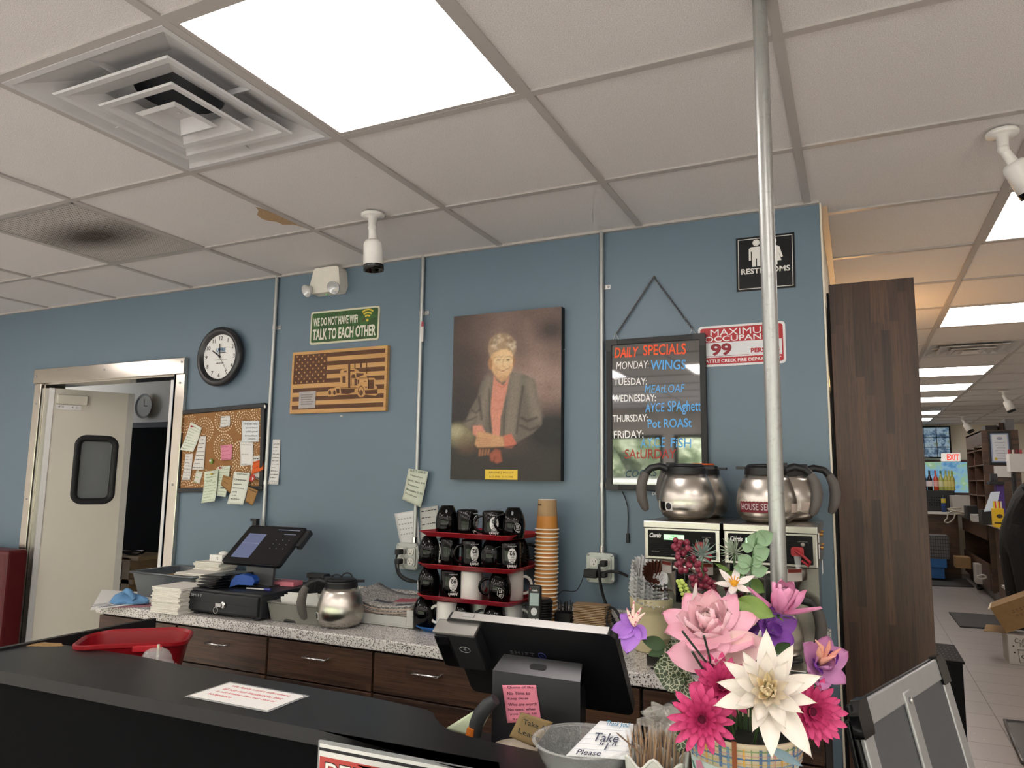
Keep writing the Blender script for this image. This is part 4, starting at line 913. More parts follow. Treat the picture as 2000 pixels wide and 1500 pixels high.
# napkins: three stepped stacks, each sheet a folded napkin
M_NAP = mt('#e6e2d9', .9, vary=.04, sc=90)
nb = MB()
nb.grid(lambda u, v: ((u-.5)*.165, (v-.5)*.165, .0025+.0018*sin(u*5)*sin(v*4)), 5, 5); nb.v = list(nb.v)
nm = MB(); nm.box((0, 0, .0024), (.165, .165, .0046)); proto_n = None
xA = at_z(299, 1196, K); yA = xA.y
def nst(px, py, Y): p = at_y(px, py, Y); return V(p.x+.0825, Y+.0825, 0), p.z-K
c2_, h2_ = nst(341, 1117, .80); c3_, h3_ = nst(379, 1096, .925); c3_.y = .925+.051
SN = [('front napkin stack beside the cash drawer', V(xA.x+.066, yA+.0825, 0), 18, .0058), ('middle napkin stack', c2_, 22, h2_/22), ('rear napkin stack against the wall', c3_, 26, h3_/26)]
ords = ['topmost', 'second', 'third', 'fourth', 'fifth', 'sixth', 'seventh', 'eighth', 'ninth', 'tenth', 'eleventh', 'twelfth', '13th', '14th', '15th', '16th', '17th', '18th', '19th', '20th', '21st', '22nd', '23rd', '24th', '25th', '26th', '27th', '28th', '29th', '30th', '31st', '32nd']
for si, (nm_, c, n, dz) in enumerate(SN):
    for k in range(n):
        if si == 2 and k < 0: continue
        if proto_n is None:
            proto_n = MB().box((0, 0, .0025), (.165, .165, .0048)).build('paper_napkin', M_NAP, bevel=.0018); o = proto_n
        else: o = proto_n.copy(); COL.objects.link(o)
        o.location = (c.x+rnd.uniform(-.004, .004), c.y+rnd.uniform(-.004, .004), K+.0006+k*dz); o.rotation_euler = (0, 0, rnd.uniform(-.035, .035)+(.06 if si == 1 else 0)); o.scale = (1, 1 if si < 2 else .62, dz/.0052)
        tag(o, 'white paper napkin, %s from the top of the %s' % (ords[n-1-k], nm_) if k < n-1 else 'topmost white paper napkin of the %s' % nm_, 'napkin', 'folded paper napkins in stacks')
c = at_y(430, 1087, .99); t = thing('tea_box', 'small open white carton on the rear napkin stack, left of the tablet screen', 'box', c)
zt = K+h3_+.002
MB().mm((c.x-.03, .955, zt), (c.x+.05, 1.03, zt+.03)).build('carton', M_PAPER, t); m = MB(frame((c.x+.02, .9548, zt+.014), (1, 0, 0), (0, 0, 1))); m.text('S', T(), h=.014); m.build('print', M_INK, t)
MB().sph((c.x+.02, .99, zt+.034), (.025, .02, .012), 9, 6).build('crumpled_paper', M_PAPER, t)

# cash drawer and touch register
p0 = at_z(363, 1194, K+.008); YD = p0.y; dx0 = p0.x; dx1 = at_y(504, 1211, YD).x; dz1 = at_y(365, 1148, YD).z; YB_ = min(YD+.39, WY-.03)
t = thing('cash_drawer', 'black cash drawer with keys in its lock on the worktop', 'cash drawer', ((dx0+dx1)/2, (YD+YB_)/2, K))
M_CD = mt('#1b1e23', .45, bump=.15, bsc=500)
MB().mm((dx0, YD+.012, K+.010), (dx1, YB_, dz1)).build('case', M_CD, t, bevel=.006)
fr = MB().mm((dx0+.006, YD, K+.018), (dx1-.006, YD+.013, dz1-.010)).build('drawer_front', mt('#14171c', .4), t, bevel=.004)
mid = (dx0+dx1)/2; hz = (K+dz1)/2+.004
m = MB(); m.mm((dx0+.05, YD-.0008, hz-.001), (mid-.06, YD+.001, hz+.0012)); m.mm((mid+.05, YD-.0008, hz-.001), (dx1-.05, YD+.001, hz+.0012)); m.build('media_slot', mt('#050506', .6), fr)
m = MB(frame((dx0+.055, YD-.0003, dz1-.024), (1, 0, 0), (0, 0, 1))); m.text('SHIFT', T(), h=.011, w=.062, gap=1.3); m.build('lettering', mt('#b9bdc2', .4), fr)
m = MB(frame((mid+.012, YD-.0005, hz-.004), (1, 0, 0), (0, 0, 1))); m.lathe([(0, 0), (.014, 0), (.014, .006), (.009, .008), (0, .008)], n=20); m.build('lock', M_CHROME, fr)
m = MB(); kx = mid-.006; m.mm((kx-.016, YD-.012, hz-.012), (kx+.014, YD-.009, hz+.002)); m.tube([(kx-.014+.012*cos(a*pi/6), YD-.011, hz-.026+.012*sin(a*pi/6)) for a in range(12)], .0016, 5, True); m.build('key_ring', M_STEELP, fr)
m = MB()
for x in (dx0+.03, dx1-.03):
    for y in (YD+.03, YB_-.03): m.cyl((x, y, K), (x, y, K+.0105), .012, n=10)
m.build('foot', M_RUBBER, t)
DT = dz1
yb, yt = YD+.135, YD+.30
bl_, br_, tl_, tr_ = at_y(436, 1098, yb), at_y(547, 1106, yb), at_y(486, 1027, yt), at_y(598, 1029, yt)
xl = (bl_.x+tl_.x)/2; xr = (br_.x+tr_.x)/2; zb_ = (bl_.z+br_.z)/2; zt_ = (tl_.z+tr_.z)/2
t = thing('touch_register', 'black touchscreen register standing on the cash drawer, screen facing the viewer', 'register', ((xl+xr)/2, yt, DT))
Ms = frame(((xl+xr)/2, (yb+yt)/2, (zb_+zt_)/2), (1, 0, 0), (0, yt-yb, zt_-zb_)); sw, sh_ = xr-xl, math.hypot(yt-yb, zt_-zb_)
MB(Ms).prism(rrect(sw, sh_, .014), -.014, 0).build('screen_case', mt('#1d1d20', .35), t, bevel=.002)
MB(Ms).prism(rrect(sw-.008, sh_-.008, .011), 0, .0012).build('touch_screen', mt('#17161a', .10, spec=.4), t)
m = MB(Ms); m.mm((-sw*.40, -sh_*.36, .0012), (-sw*.09, sh_*.27, .0016)); m.build('order_pane', mt('#5d6585', .35, emit=.25), t)
m = MB(Ms); m.mm((-sw*.40, .002, .0016), (-sw*.09, .004, .0018)); m.mm((.05*sw, sh_*.40, .0012), (.42*sw, sh_*.41, .0015)); m.mm((.20*sw, sh_*.29, .0012), (.40*sw, sh_*.30, .0015))
for i in range(3):
    for j in range(3): m.disc((sw*(.14+i*.11), sh_*(-.08+j*.11)), .0016, n=6, z=.0016)
m.build('screen_marks', mt('#8b90a8', .4, emit=.3), t)
MB(Ms).mm((sw*.5-.004, .01, -.03), (sw*.5+.022, sh_*.5-.006, -.004)).build('card_reader', mt('#2a2b2e', .4), t, bevel=.004)
m = MB(); cx_ = (xl+xr)/2+.0; m.add([(cx_-.06, yb+.05, DT+.002), (cx_+.085, yb+.05, DT+.002), (cx_+.085, yb+.062, DT+.002), (cx_-.06, yb+.062, DT+.002), (cx_-.075, yb+.06, zb_+.04), (cx_+.085, yb+.06, zb_+.04), (cx_+.085, yb+.075, zb_+.04), (cx_-.075, yb+.075, zb_+.04)], [(3, 2, 1, 0), (4, 5, 6, 7), (0, 1, 5, 4), (1, 2, 6, 5), (2, 3, 7, 6), (3, 0, 4, 7)]); m.build('stand', mt('#5f6064', .35, .4), t)
MB().mm((cx_-.075, yb+.03, DT+.0005), (cx_+.09, yb+.20, DT+.006)).build('base_plate', mt('#2b2c2f', .4), t)
# things on the cash drawer
bx = at_z(415, 1147, DT); bx.y = max(bx.y, YD+.06)
for k in range(4):
    m = MB(T(0, 0, 0)); m.box((0, 0, .005), (.135, .21, .0035)); m.box((.0, 0, .009), (.13, .205, .003), RY(rad(-2)))
    o = m.build('check_folder', mt('#121214', .35), bevel=.001); o.location = (bx.x+.01+.006*k, bx.y+.075, DT+.001+k*.0135); o.rotation_euler = (0, rad(-1), rad(-14+3*k))
    tag(o, 'black bill folder on the cash drawer beside the blue stapler, %s' % ['lowest of four', 'second lowest', 'second highest', 'topmost of four'][k], 'bill folder', 'black bill folders')
p = at_z(466, 1149, DT+.002); t = thing('stapler', 'blue and black plastic stapler on the cash drawer in front of the register stand', 'stapler', p)
Q = T(p.x, p.y+.03, DT+.0025) @ RZ(rad(14))
m = MB(Q); m.prism([(-.055, 0), (-.02, .012), (.05, .012), (.058, .03), (.045, .048), (.0, .055), (-.03, .050), (-.05, .025)], -.02, .02, RX(pi/2)); m.build('shell', mt('#2150a8', .35), t, bevel=.006)
m = MB(Q); m.prism([(-.09, .03), (-.05, .026), (-.03, .048), (-.07, .055), (-.092, .045)], -.022, .022, RX(pi/2)); m.build('grip', M_BLACK, t, bevel=.005)
p0, p1 = at_z(482, 1149, DT+.008), at_z(528, 1152, DT+.008); t = thing('ballpoint_pen', 'silver and blue pen lying on the front of the cash drawer', 'pen', p0)
MB().cyl(p0, p0.lerp(p1, .75), .0045, n=10).build('barrel', M_STEELP, t); MB().cyl(p0.lerp(p1, .75), p1, .005, .006, n=10).build('cap', mt('#3a3f94', .3), t)
p = at_z(556, 1144, DT); t = thing('note_pad', 'pink block of sticky notes on the right of the cash drawer', 'note pad', p)
MB(T(p.x, p.y+.02, DT+.0005) @ RZ(rad(8))).box((0, 0, .009), (.10, .07, .018)).build('pad', mt('#d98290', .8, vary=.05), t, bevel=.001)
p = at_z(603, 1135, DT-.02); t = thing('power_strip', 'black adapter strip behind the table carafe, at the back of the cash drawer', 'power strip', p)
MB().mm((dx1+.01, YB_-.12, K+.001), (dx1+.05, YB_+.0, K+.14)).build('bracket', M_BLACK, t, bevel=.003); m = MB(); m.mm((dx1+.005, YB_-.13, K+.141), (dx1+.10, YB_-.09, K+.160))
m.build('strip', M_BLACK, t, bevel=.003)
c = at_y(507, 1030, WY-.05); t = thing('spray_bottle', 'small bottle with a black sprayer on the worktop behind the register, beside the first conduit', 'bottle', (c.x, WY-.052, K))
Q = T(c.x-.02, WY-.055, K+.0005); MB(Q).lathe([(0, 0), (.028, 0), (.03, .01), (.03, .24), (.012, .29), (.012, .30), (0, .30)], n=18).build('body', mt('#c9ccce', .25), t); m = MB(Q); m.mm((-.013, -.012, .30), (.013, .012, .365)); m.mm((-.03, -.008, .352), (.0, .008, .365)); m.build('sprayer', M_BLACK, t, bevel=.003)
# grey caddy with slips
a = base(521, 1212); t = thing('slip_tray', 'cloudy grey plastic tub holding paper slips, between the cash drawer and the table carafe', 'tub', a)
x0_, y0_ = a.x, a.y; w_, d_, h_ = .27, .115, .072
def tubm(x0, y0, w, d, h, z, fl=.012):
    m = MB(); m.add([(x0+fl, y0+fl, z), (x0+w-fl, y0+fl, z), (x0+w-fl, y0+d-fl, z), (x0+fl, y0+d-fl, z), (x0, y0, z+h), (x0+w, y0, z+h), (x0+w, y0+d, z+h), (x0, y0+d, z+h)], [(0, 3, 2, 1), (0, 1, 5, 4), (1, 2, 6, 5), (2, 3, 7, 6), (3, 0, 4, 7)]); return m
tubm(x0_, y0_, w_, d_, h_, K+.002).build('tub', mt('#8c8b84', .3, alpha=.85), t, solid=.003)
MB().tube([(x0_, y0_, K+h_), (x0_+w_, y0_, K+h_), (x0_+w_, y0_+d_, K+h_), (x0_, y0_+d_, K+h_)], .0035, 6, True).build('rim', mt('#8c8b84', .3), t)
for k in range(3): MB(T(x0_+.13, y0_+.045+k*.018, K+.055) @ RX(rad(8))).box((0, 0, .012), (.19, .002, .075), RY(rad(-9+k*4))).build('paper_slip', M_PAPER, t)
p = at_z(578, 1216, K); t = thing('black_phone', 'flat black phone lying on the worktop by the table carafe', 'phone', p); MB(T(p.x+.01, p.y+.02, K+.0005) @ RZ(rad(12))).box((0, 0, .006), (.12, .065, .011)).build('body', M_BLACKG, t, bevel=.004); MB(T(p.x+.01, p.y+.02, K+.0005) @ RZ(rad(12))).box((0, 0, .0118), (.108, .056, .0008)).build('screen', mt('#0a0b0d', .06), t)

# carafes
M_HGREY = mt('#5a5552', .55)
def rprof(z): 
    P = [(0, .064), (.012, .078), (.035, .0885), (.06, .0895), (.09, .083), (.12, .071), (.145, .060), (.2, .06)]
    for (a, r1), (b, r2) in zip(P, P[1:]):
        if a <= z <= b: return r1+(r2-r1)*(z-a)/(b-a)
    return .06
def patch(m, z0, z1, a0, a1, off=.0006, n=10):
    return m.grid(lambda u, v: ((rprof(z0+(z1-z0)*v)+off)*cos(a0+(a1-a0)*u), (rprof(z0+(z1-z0)*v)+off)*sin(a0+(a1-a0)*u), z0+(z1-z0)*v), n, 4)
def carafe(label, loc, rz, kind='plain', group='steel coffee carafes', cap=None, s=1.0):
    """steel server: lathe body, black collar, lid with thumb lever, black arm and grey grip; handle points along +x"""
    t = thing('coffee_carafe', label, 'carafe', loc, rz, group); t.scale = (s, s, s); B = wmat(t)
    MB(B).lathe([(0, 0), (.060, 0), (.064, .004), (.072, .008), (.080, .016), (.0865, .03), (.0895, .045), (.0895, .058), (.0885, .072), (.085, .090), (.0795, .110), (.072, .130), (.0635, .146), (.0, .146)], n=48).build('body', M_STEEL, t)
    MB(B).lathe([(.0625, .142), (.063, .15), (.0615, .162), (.063, .168), (.058, .170), (0, .170)], n=40).build('collar', M_BLACK, t)
    m = MB(B); m.lathe([(0, .170), (.056, .170), (.057, .175), (.05, .179), (.02, .181), (0, .181)], n=32); m.prism([(-.02, -.022), (.02, -.022), (.008, -.088), (-.008, -.088)], .163, .172, T() @ RZ(rad(-90))); m.box((.05, 0, .178), (.03, .022, .012))
    m.build('lid', M_BLACK if not cap else [M_BLACK], t)
    if cap:
        m = MB(B); m.prism([(.045*cos(a*pi/8), .045*sin(a*pi/8)) for a in range(16)], .1795, .185); m.build('lid_disc', cap, t)
    m = MB(B); m.tube([(.052, 0, .160), (.085, 0, .172), (.115, 0, .165), (.133, 0, .145)], [.013, .012, .012, .013], 10); m.build('handle_arm', M_BLACK, t)
    m = MB(B); m.tube([(.130, 0, .150), (.142, 0, .125), (.147, 0, .09), (.143, 0, .06), (.134, 0, .035), (.128, 0, .026)], [.013, .017, .018, .017, .013, .007], 12); m.build('handle_grip', M_HGREY, t)
    if kind in ('spec', 'house'):
        f = pi if kind == 'spec' else 0
    return t, B
def stickers(t, B, a0):
    m = MB(B); patch(m, .030, .060, a0-.75, a0-.42); m.build('spec_label', mt('#c8c5bd', .5, vary=.1, sc=300), t)
    m = MB(B); patch(m, .030, .058, a0-.36, a0-.06); m.build('black_label', M_BLACKG, t)
    m = MB(B); patch(m, .030, .058, a0-.05, a0+.26); m.build('white_label', mt('#dedcd8', .5), t)
    m = MB(B); n = 16; m.add([((rprof(.044+.011*sin(2*pi*k/n))+.0012)*cos(a0+.105+.011*cos(2*pi*k/n)/.0895), (rprof(.044)+.0012)*sin(a0+.105+.011*cos(2*pi*k/n)/.0895), .044+.011*sin(2*pi*k/n)) for k in range(n)], [list(range(n))]); m.build('round_mark', M_INK, t)
p = at_z(640, 1229, K); cpos = V(p.x, p.y+.07, K+.0005)
t, B = carafe('steel coffee carafe standing alone on the worktop right of the cash drawer', cpos, rad(216), s=1.0); stickers(t, B, rad(14))
m = MB(B); m.tube([(-.02+.02*cos(a*pi/6), .0, .182+.016*sin(a*pi/6)) for a in range(7)], .003, 6); m.tube([(.02+.02*cos(a*pi/6), .0, .180+.012*sin(a*pi/6)) for a in range(7)], .003, 6); m.build('lid_levers', M_BLACK, t)
BT = 1.331
t, B = carafe('front steel carafe on top of the left coffee brewer, handle to the left', V(1.449, .765, BT+.0008), rad(192), s=.985); stickers(t, B, rad(44))
t, B = carafe('rear steel carafe on the left coffee brewer, with an orange lid edge', V(1.462, .945, BT+.0008), rad(176), cap=mt('#d45a22', .45), s=.985)
t, B = carafe('front steel carafe with a HOUSE SELECT label on top of the right coffee brewer', V(1.692, .76, BT+.0008), rad(8), s=.985)
m = MB(B); a0 = rad(-104); patch(m, .032, .066, a0-rad(46), a0+rad(46), n=20); m.build('house_label', mt('#6e1626', .45), t)
m = MB(B)
vs_, fs_ = text_geo('HOUSE SELECT', .01, 0, 1.0); x0_ = min(v[0] for v in vs_); x1_ = max(v[0] for v in vs_); y1_ = max(v[1] for v in vs_)
q = []
for x, y, z in vs_:
    a = a0+((x-x0_)/(x1_-x0_)-.5)*rad(82); zz = .040+.019*y/y1_; r = rprof(zz)+.0012; q.append((r*cos(a), r*sin(a), zz))
m.add(q, fs_); m.build('label_lettering', mt('#e8dfe0', .5), t)
m = MB(B); patch(m, .034, .060, rad(-40), rad(-12)); m.build('spec_label', mt('#c8b8ae', .5, vary=.12, sc=300), t)
t, B = carafe('rear steel carafe on the right coffee brewer, mostly hidden by the front one', V(1.738, .945, BT+.0008), rad(4), s=.985)
m = MB(B); patch(m, .036, .062, rad(-62), rad(-36)); m.build('spec_label', mt('#c8b8ae', .5, vary=.12, sc=300), t)

# coffee brewers
def brewer(label, x0, x1, yf, side=False):
    t = thing('coffee_brewer', label, 'coffee maker', ((x0+x1)/2, .85, K), 0, 'coffee brewers'); yb = 1.05; zh = 1.214; M_ST = mk_st
    MB().mm((x0, yf, zh), (x1, yb, BT)).build('head', M_ST, t, bevel=.004)
    MB().mm((x0-.002, yf-.003, BT-.022), (x1+.002, yb, BT+.0004)).build('top_cover', M_ST, t, bevel=.003)
    MB().mm((x0+.012, yf-.0045, zh+.010), (x1-.012, yf+.001, BT-.027)).build('control_panel', mk_pan, t, bevel=.003)
    Q = frame((x0, yf-.0048, zh), (1, 0, 0), (0, 0, 1)); w = x1-x0
    m = MB(Q); m.text('Curtis', T(.036, .074, 0), w=.036, h=.014, shear=.35, bold=.03); m.build('lettering', mt('#e0e0e0', .5), t)
    m = MB(Q); m.mm((.062, .062, 0), (.062+.062, .078, .0008)); m.build('display', mk_disp, t)
    m = MB(Q); m.text('CURTIS', T(.093, .0735, .0009), h=.0045); m.text('Ready to Brew', T(.093, .066, .0009), h=.0045); m.build('display_text', mt('#1d7a3c', .5), t)
    m = MB(Q); m.text('HOT WATER', T(w-.038, .074, 0), w=.026, h=.003); m.lathe([(0, 0), (.006, 0), (.006, .0004), (0, .0004)], (w-.038, .066, 0), n=14); m.text('SERVE TO THE BREW', T(w*.48, .018, 0), w=.05, h=.003); m.text('G4 Series', T(.036, .026, 0), w=.024, h=.004); m.build('small_print', mt('#7d7a74', .5), t)
    # red hot-water lever and spout
    hx = x1-.052; m = MB(frame((hx, yf-.006, zh+.047), (1, 0, 0), (0, 0, 1))); m.prism(rrect(.034, .026, .008), 0, .016); m.build('lever_block', M_RED, t, bevel=.004)
    m = MB(); m.tube([(hx-.004, yf-.022, zh+.050), (hx+.012, yf-.034, zh+.040), (hx+.034, yf-.04, zh+.022), (hx+.030, yf-.04, zh+.012), (hx+.012, yf-.032, zh+.024)], .0042, 8); m.build('lever', M_RED, t)
    m = MB(); m.cyl((hx, yf-.018, zh+.036), (hx, yf-.018, zh+.0), .011, .006, n=12); m.build('faucet', M_CLEAR, t)
    MB().mm((x0+.012, .885, K+.045), (x1-.012, yb, zh)).build('column', M_ST, t)
    MB().mm((x0, yf+.01, K+.008), (x1, yb, K+.048)).build('warmer_base', M_ST, t, bevel=.003)
    m = MB()
    for x in (x0+.02, x1-.02):
        for y in (yf+.03, yb-.02): m.cyl((x, y, K), (x, y, K+.0085), .012, n=10)
    m.build('foot', M_RUBBER, t)
    MB().lathe([(.07, 0), (.07, .004), (0, .004)], ((x0+x1)/2, .775, K+.0485), n=28).build('warming_plate', M_BLACK, t)
    cx_ = (x0+x1)/2+.0; m = MB(); m.lathe([(.0, -.125), (.05, -.125), (.055, -.11), (.075, -.05), (.09, -.045), (.092, -.004), (0, -.004)], (cx_, .765, zh), n=32); bk = m.build('brew_basket', M_ST, t)
    m = MB(); m.mm((cx_-.014, yf-.018, zh-.10), (cx_+.014, yf+.03, zh-.022)); m.mm((cx_-.016, yf-.022, zh-.12), (cx_+.016, yf-.004, zh-.022)); m.build('basket_handle', M_BLACKG, bk, bevel=.004)
    for s_ in (-1, 1):
        m = MB(T(cx_, .765, zh)); a0 = rad(-90)+s_*rad(42); r = .089
        m.grid(lambda u, v: ((.0935 if v > .5 else .093)*cos(a0+(u-.5)*.55), .0935*sin(a0+(u-.5)*.55), -.044+.036*v), 6, 1); m.build('warning_label', mt('#c9c0bc', .5), bk)
        m = MB(T(cx_, .765, zh)); m.grid(lambda u, v: (.0942*cos(a0+(u-.5)*.5), .0942*sin(a0+(u-.5)*.5), -.020+.010*v), 6, 1); m.build('warning_band', mt('#8d2a20', .5), bk)
    if side:
        m = MB(); m.mm((x1, .70, BT-.05), (x1+.0008, .735, BT-.02)); m.mm((x1, .70, BT-.095), (x1+.0008, .735, BT-.055)); m.mm((x1, .86, BT-.155), (x1+.0008, .90, BT-.115)); m.build('side_label', M_PAPER, t)
        m = MB()
        for z in (BT-.035, BT-.075): m.cyl((x1, .86, z), (x1+.006, .86, z), .006, n=8); m.cyl((x1, .92, z+.006), (x1+.006, .92, z+.006), .003, n=8)
        m.build('side_screw', mt('#b98a4a', .3, 1.0), t)
    return t
mk_st = mk_brushed('brewer steel', '#a7a39d', 'x', .24)
q = N('ribbed black panel'); q.base('#0c0c0d'); q.b.inputs['Specular IOR Level'].default_value = .15; q.set(Roughness=.5); w_ = q.n('ShaderNodeTexWave'); w_.bands_direction = 'Z'; w_.inputs['Scale'].default_value = 55; q.l(q.co(), w_.inputs['Vector']); q.bump(w_.outputs['Fac'], .2, .001); mk_pan = q.mat
mk_disp = mk_emit('green display', '#2fd86a', .75)
brewer('left coffee brewer with a green display, behind the flowers', 1.343, 1.571, .635)
brewer('right coffee brewer with a green display, behind the steel pole', 1.583, 1.838, .635, True)
t, B = carafe('steel carafe on the warmer of the right brewer, low behind the flowers', V(1.70, .775, K+.0532), rad(20), s=.95)

# filter tub
c = base(1262, 1278); c = V(c.x+.005, c.y+.072, K); t = thing('filter_tub', 'tall cream plastic tub of coffee filters beside the left brewer', 'tub', c); B = T(c.x, c.y, K+.0005)
q = N('cream plastic'); q.base(q.mix(q.noise(12, 2), '#c2b78e', '#d3c9a4')); q.set(Roughness=.3); q.b.inputs['Subsurface Weight'].default_value = .2; q.b.inputs['Subsurface Radius'].default_value = (.01, .008, .005); M_CRM = q.mat
MB(B).lathe([(0, .001), (.062, .001), (.066, .006), (.072, .12), (.073, .135), (.076, .137), (.0775, .175), (.0745, .175), (.068, .05), (0, .01)], n=40).build('tub', M_CRM, t)
M_FIL = mt('#f2f2f2', .9, vary=.05, sc=60)
def filt(label, lx, ly, lz, tx, ty, sc=1.0, brown=False):
    """fluted basket filter: flat base with a pleated flaring wall"""
    n = 56; f = MB(T(c.x+lx, c.y+ly, K+lz) @ RY(tx) @ RX(ty) @ Matrix.Scale(sc, 4)); vs = []
    for j, (r, z, a) in enumerate(((.0, 0, 0), (.040, 0, 0), (.058, .024, .0025), (.076, .048, .005), (.082, .056, .006))):
        for i in range(n): q_ = r+a*(1 if i % 2 else -1); vs.append((q_*cos(2*pi*i/n), q_*sin(2*pi*i/n), z+(.003*sin(i*1.7) if j > 2 else 0)))
    f.add(vs, [(j*n+i, j*n+(i+1) % n, (j+1)*n+(i+1) % n, (j+1)*n+i) for j in range(4) for i in range(n)])
    o = f.build('coffee_filter', mt('#5a3021', .9) if brown else M_FIL, solid=.0006); tag(o, label, 'coffee filter', 'coffee filters in the cream tub')
for k in range(7):
    filt('white pleated coffee filter in the cream tub, %s of the slanted bundle' % ['lowest', 'second lowest', 'third lowest', 'middle one', 'third highest', 'second highest', 'top one'][k], -.016-.0015*k, -.006+.006*k, .150+.0125*k, rad(20+k*1.5), rad(24), .86)
filt('brown coffee filter showing inside the bundle in the cream tub', .012, .030, .215, rad(30), rad(30), .80, True)

# outlet boxes and cords
def outlet_box(label, c, plugs):
    t = thing('outlet_box', label, 'outlet', c); Q = frame(c, (1, 0, 0), (0, 0, 1)); M_BX = mt('#a6a7a6', .35, .8, vary=.12)
    MB(Q).prism(rrect(.106, .106, .012), -.002, .040).build('box', M_BX, t, bevel=.002)
    MB(Q).prism(rrect(.108, .108, .014), .040, .044).prism(rrect(.088, .080, .010), .044, .050).build('cover', M_BX, t, bevel=.002)
    for x in (-.022, .022):
        for y in (-.020, .020):
            o = MB(Q @ T(x, y, .050)).prism(rrect(.030, .030, .012), 0, .003).build('receptacle', mt('#d7d5d0', .45), t, bevel=.001)
            m = MB(Q @ T(x, y, .053)); m.mm((-.007, .0, 0), (-.005, .008, .0004)); m.mm((.005, .0, 0), (.007, .008, .0004)); m.disc((0, -.007), .0028, n=8, z=.0004); m.build('slots', M_INK, o)
    m = MB(Q)
    for x, y in ((-.046, -.046), (.046, .046), (-.046, .046), (.046, -.046), (0, .034), (0, -.034)): m.sph((x, y, .045 if abs(y) > .04 else .05), (.004, .004, .002), 8, 4)
    m.build('cover_screw', M_STEELP, t)
    return Q
QL = outlet_box('steel four-way outlet box left of the mug trays', V(.208, WY-.002, 1.122), 0)
QR = outlet_box('steel four-way outlet box right of the paper cup stack', V(1.064, WY-.002, 1.128), 0)
def plug(label, Q, x, y, path, r=.004, size=(.024, .022, .034)):
    t = thing('power_cable', label, 'cord', Q @ Vector((x, y, .055)), 0, 'black power cords'); MB(Q).box((x, y, .0535+size[2]/2), size).build('plug', M_RUBBER, t, bevel=.004)
    MB().tube([Q @ Vector((x, y, .053+size[2]*.8))]+path, r, 8).build('cable', M_RUBBER, t)
def smooth(P, n=6):
    out = []
    for i in range(len(P)-1):
        p0_ = P[max(0, i-1)]; p1_ = P[i]; p2_ = P[i+1]; p3_ = P[min(len(P)-1, i+2)]
        for k in range(n):
            u = k/n; out.append(.5*((2*p1_)+(p2_-p0_)*u+(2*p0_-5*p1_+4*p2_-p3_)*u*u+(3*p1_-p0_-3*p2_+p3_)*u**3))
    return out+[P[-1]]
def px_path(pts, Y): return smooth([at_y(x, y, Y if not isinstance(Y, (list, tuple)) else Y[i]) for i, (x, y) in enumerate(pts)])
yy = WY-.075
plug('upper black cord plugged into the left outlet box, looping down to the worktop', QL, -.022, .020, px_path([(776, 1082), (773, 1100), (778, 1122), (795, 1135), (822, 1138), (835, 1140)], [yy, yy, yy, yy, yy, WY-.05]))
plug('lower black cord plugged into the left outlet box, curving behind the trays', QL, -.022, -.020, px_path([(778, 1100), (780, 1118), (795, 1130), (822, 1137), (840, 1142)], [yy+.01, yy, yy, yy, WY-.04]))
plug('thick black cord dropping from the right outlet box to the brewers', QR, .022, .020, px_path([(1170, 1105), (1171, 1128), (1177, 1160), (1188, 1190), (1205, 1222), (1228, 1243)], [yy-.02, yy-.02, yy, yy, .98, .95]), .0055)
plug('black cord running right from the right outlet box behind the filter tub', QR, .022, -.020, px_path([(1180, 1118), (1195, 1116), (1212, 1119), (1225, 1125)], [yy, yy, yy, .98]), .0055)
plug('flat black adapter in the right outlet box with a thin cord to the phone', QR, -.022, -.018, px_path([(1141, 1117), (1138, 1130), (1130, 1148), (1121, 1155), (1100, 1154), (1092, 1160), (1075, 1175)], [yy, yy, yy, WY-.03, WY-.03, WY-.05, .95]), .0016, (.05, .03, .045))
tag(MB().tube(px_path([(1186, 1190), (1195, 1187), (1205, 1195), (1215, 1215), (1222, 1232)], [.97, .97, .96, .95, .94]), .005, 8).tube(px_path([(1188, 1195), (1184, 1212), (1195, 1230), (1215, 1241), (1226, 1243)], [.96, .95, .93, .92, .92]), .005, 8).build('power_cable', M_RUBBER), 'coil of thick black cord on the worktop beside the cream filter tub', 'cord', 'black power cords')
# papers by the left outlet
note('long guest check taped to the conduit above the mug trays', [(798, 915), (837, 921), (823, 991), (787, 975)], '#c6ccbc', 0, mt('#5c6a56', .8), .006, Y=WY-.024, text=[('GUEST CHECK', .05, .1, .9, .07), ('Mondays', .2, .15, .8, .06), ('Daily Taco 599', .36, .1, .95, .07), ('Thursday', .50, .1, .7, .06), ('Biscuits 5.95', .64, .1, .95, .07), ('Fridays', .78, .1, .7, .06)])
note('clear sleeve of printed sheets on the wall behind the left outlet box', [(770, 1003), (815, 996), (820, 1062), (783, 1068)], '#d2d3d3', 0, M_INK, .0, Y=WY-.005, text=[('= = = = = =', .2, .12, .85, .03), ('= = = = = =', .35, .12, .85, .03), ('= = = = = =', .5, .12, .85, .03), ('= = = = = =', .65, .12, .85, .03)], rough=.3)
note('clear bag with black ink scribbles taped right of the conduit, behind the top tray', [(820, 993), (855, 987), (862, 1050), (822, 1055)], '#aaa9a6', 5, M_INK, .004, Y=WY-.007, rough=.15)
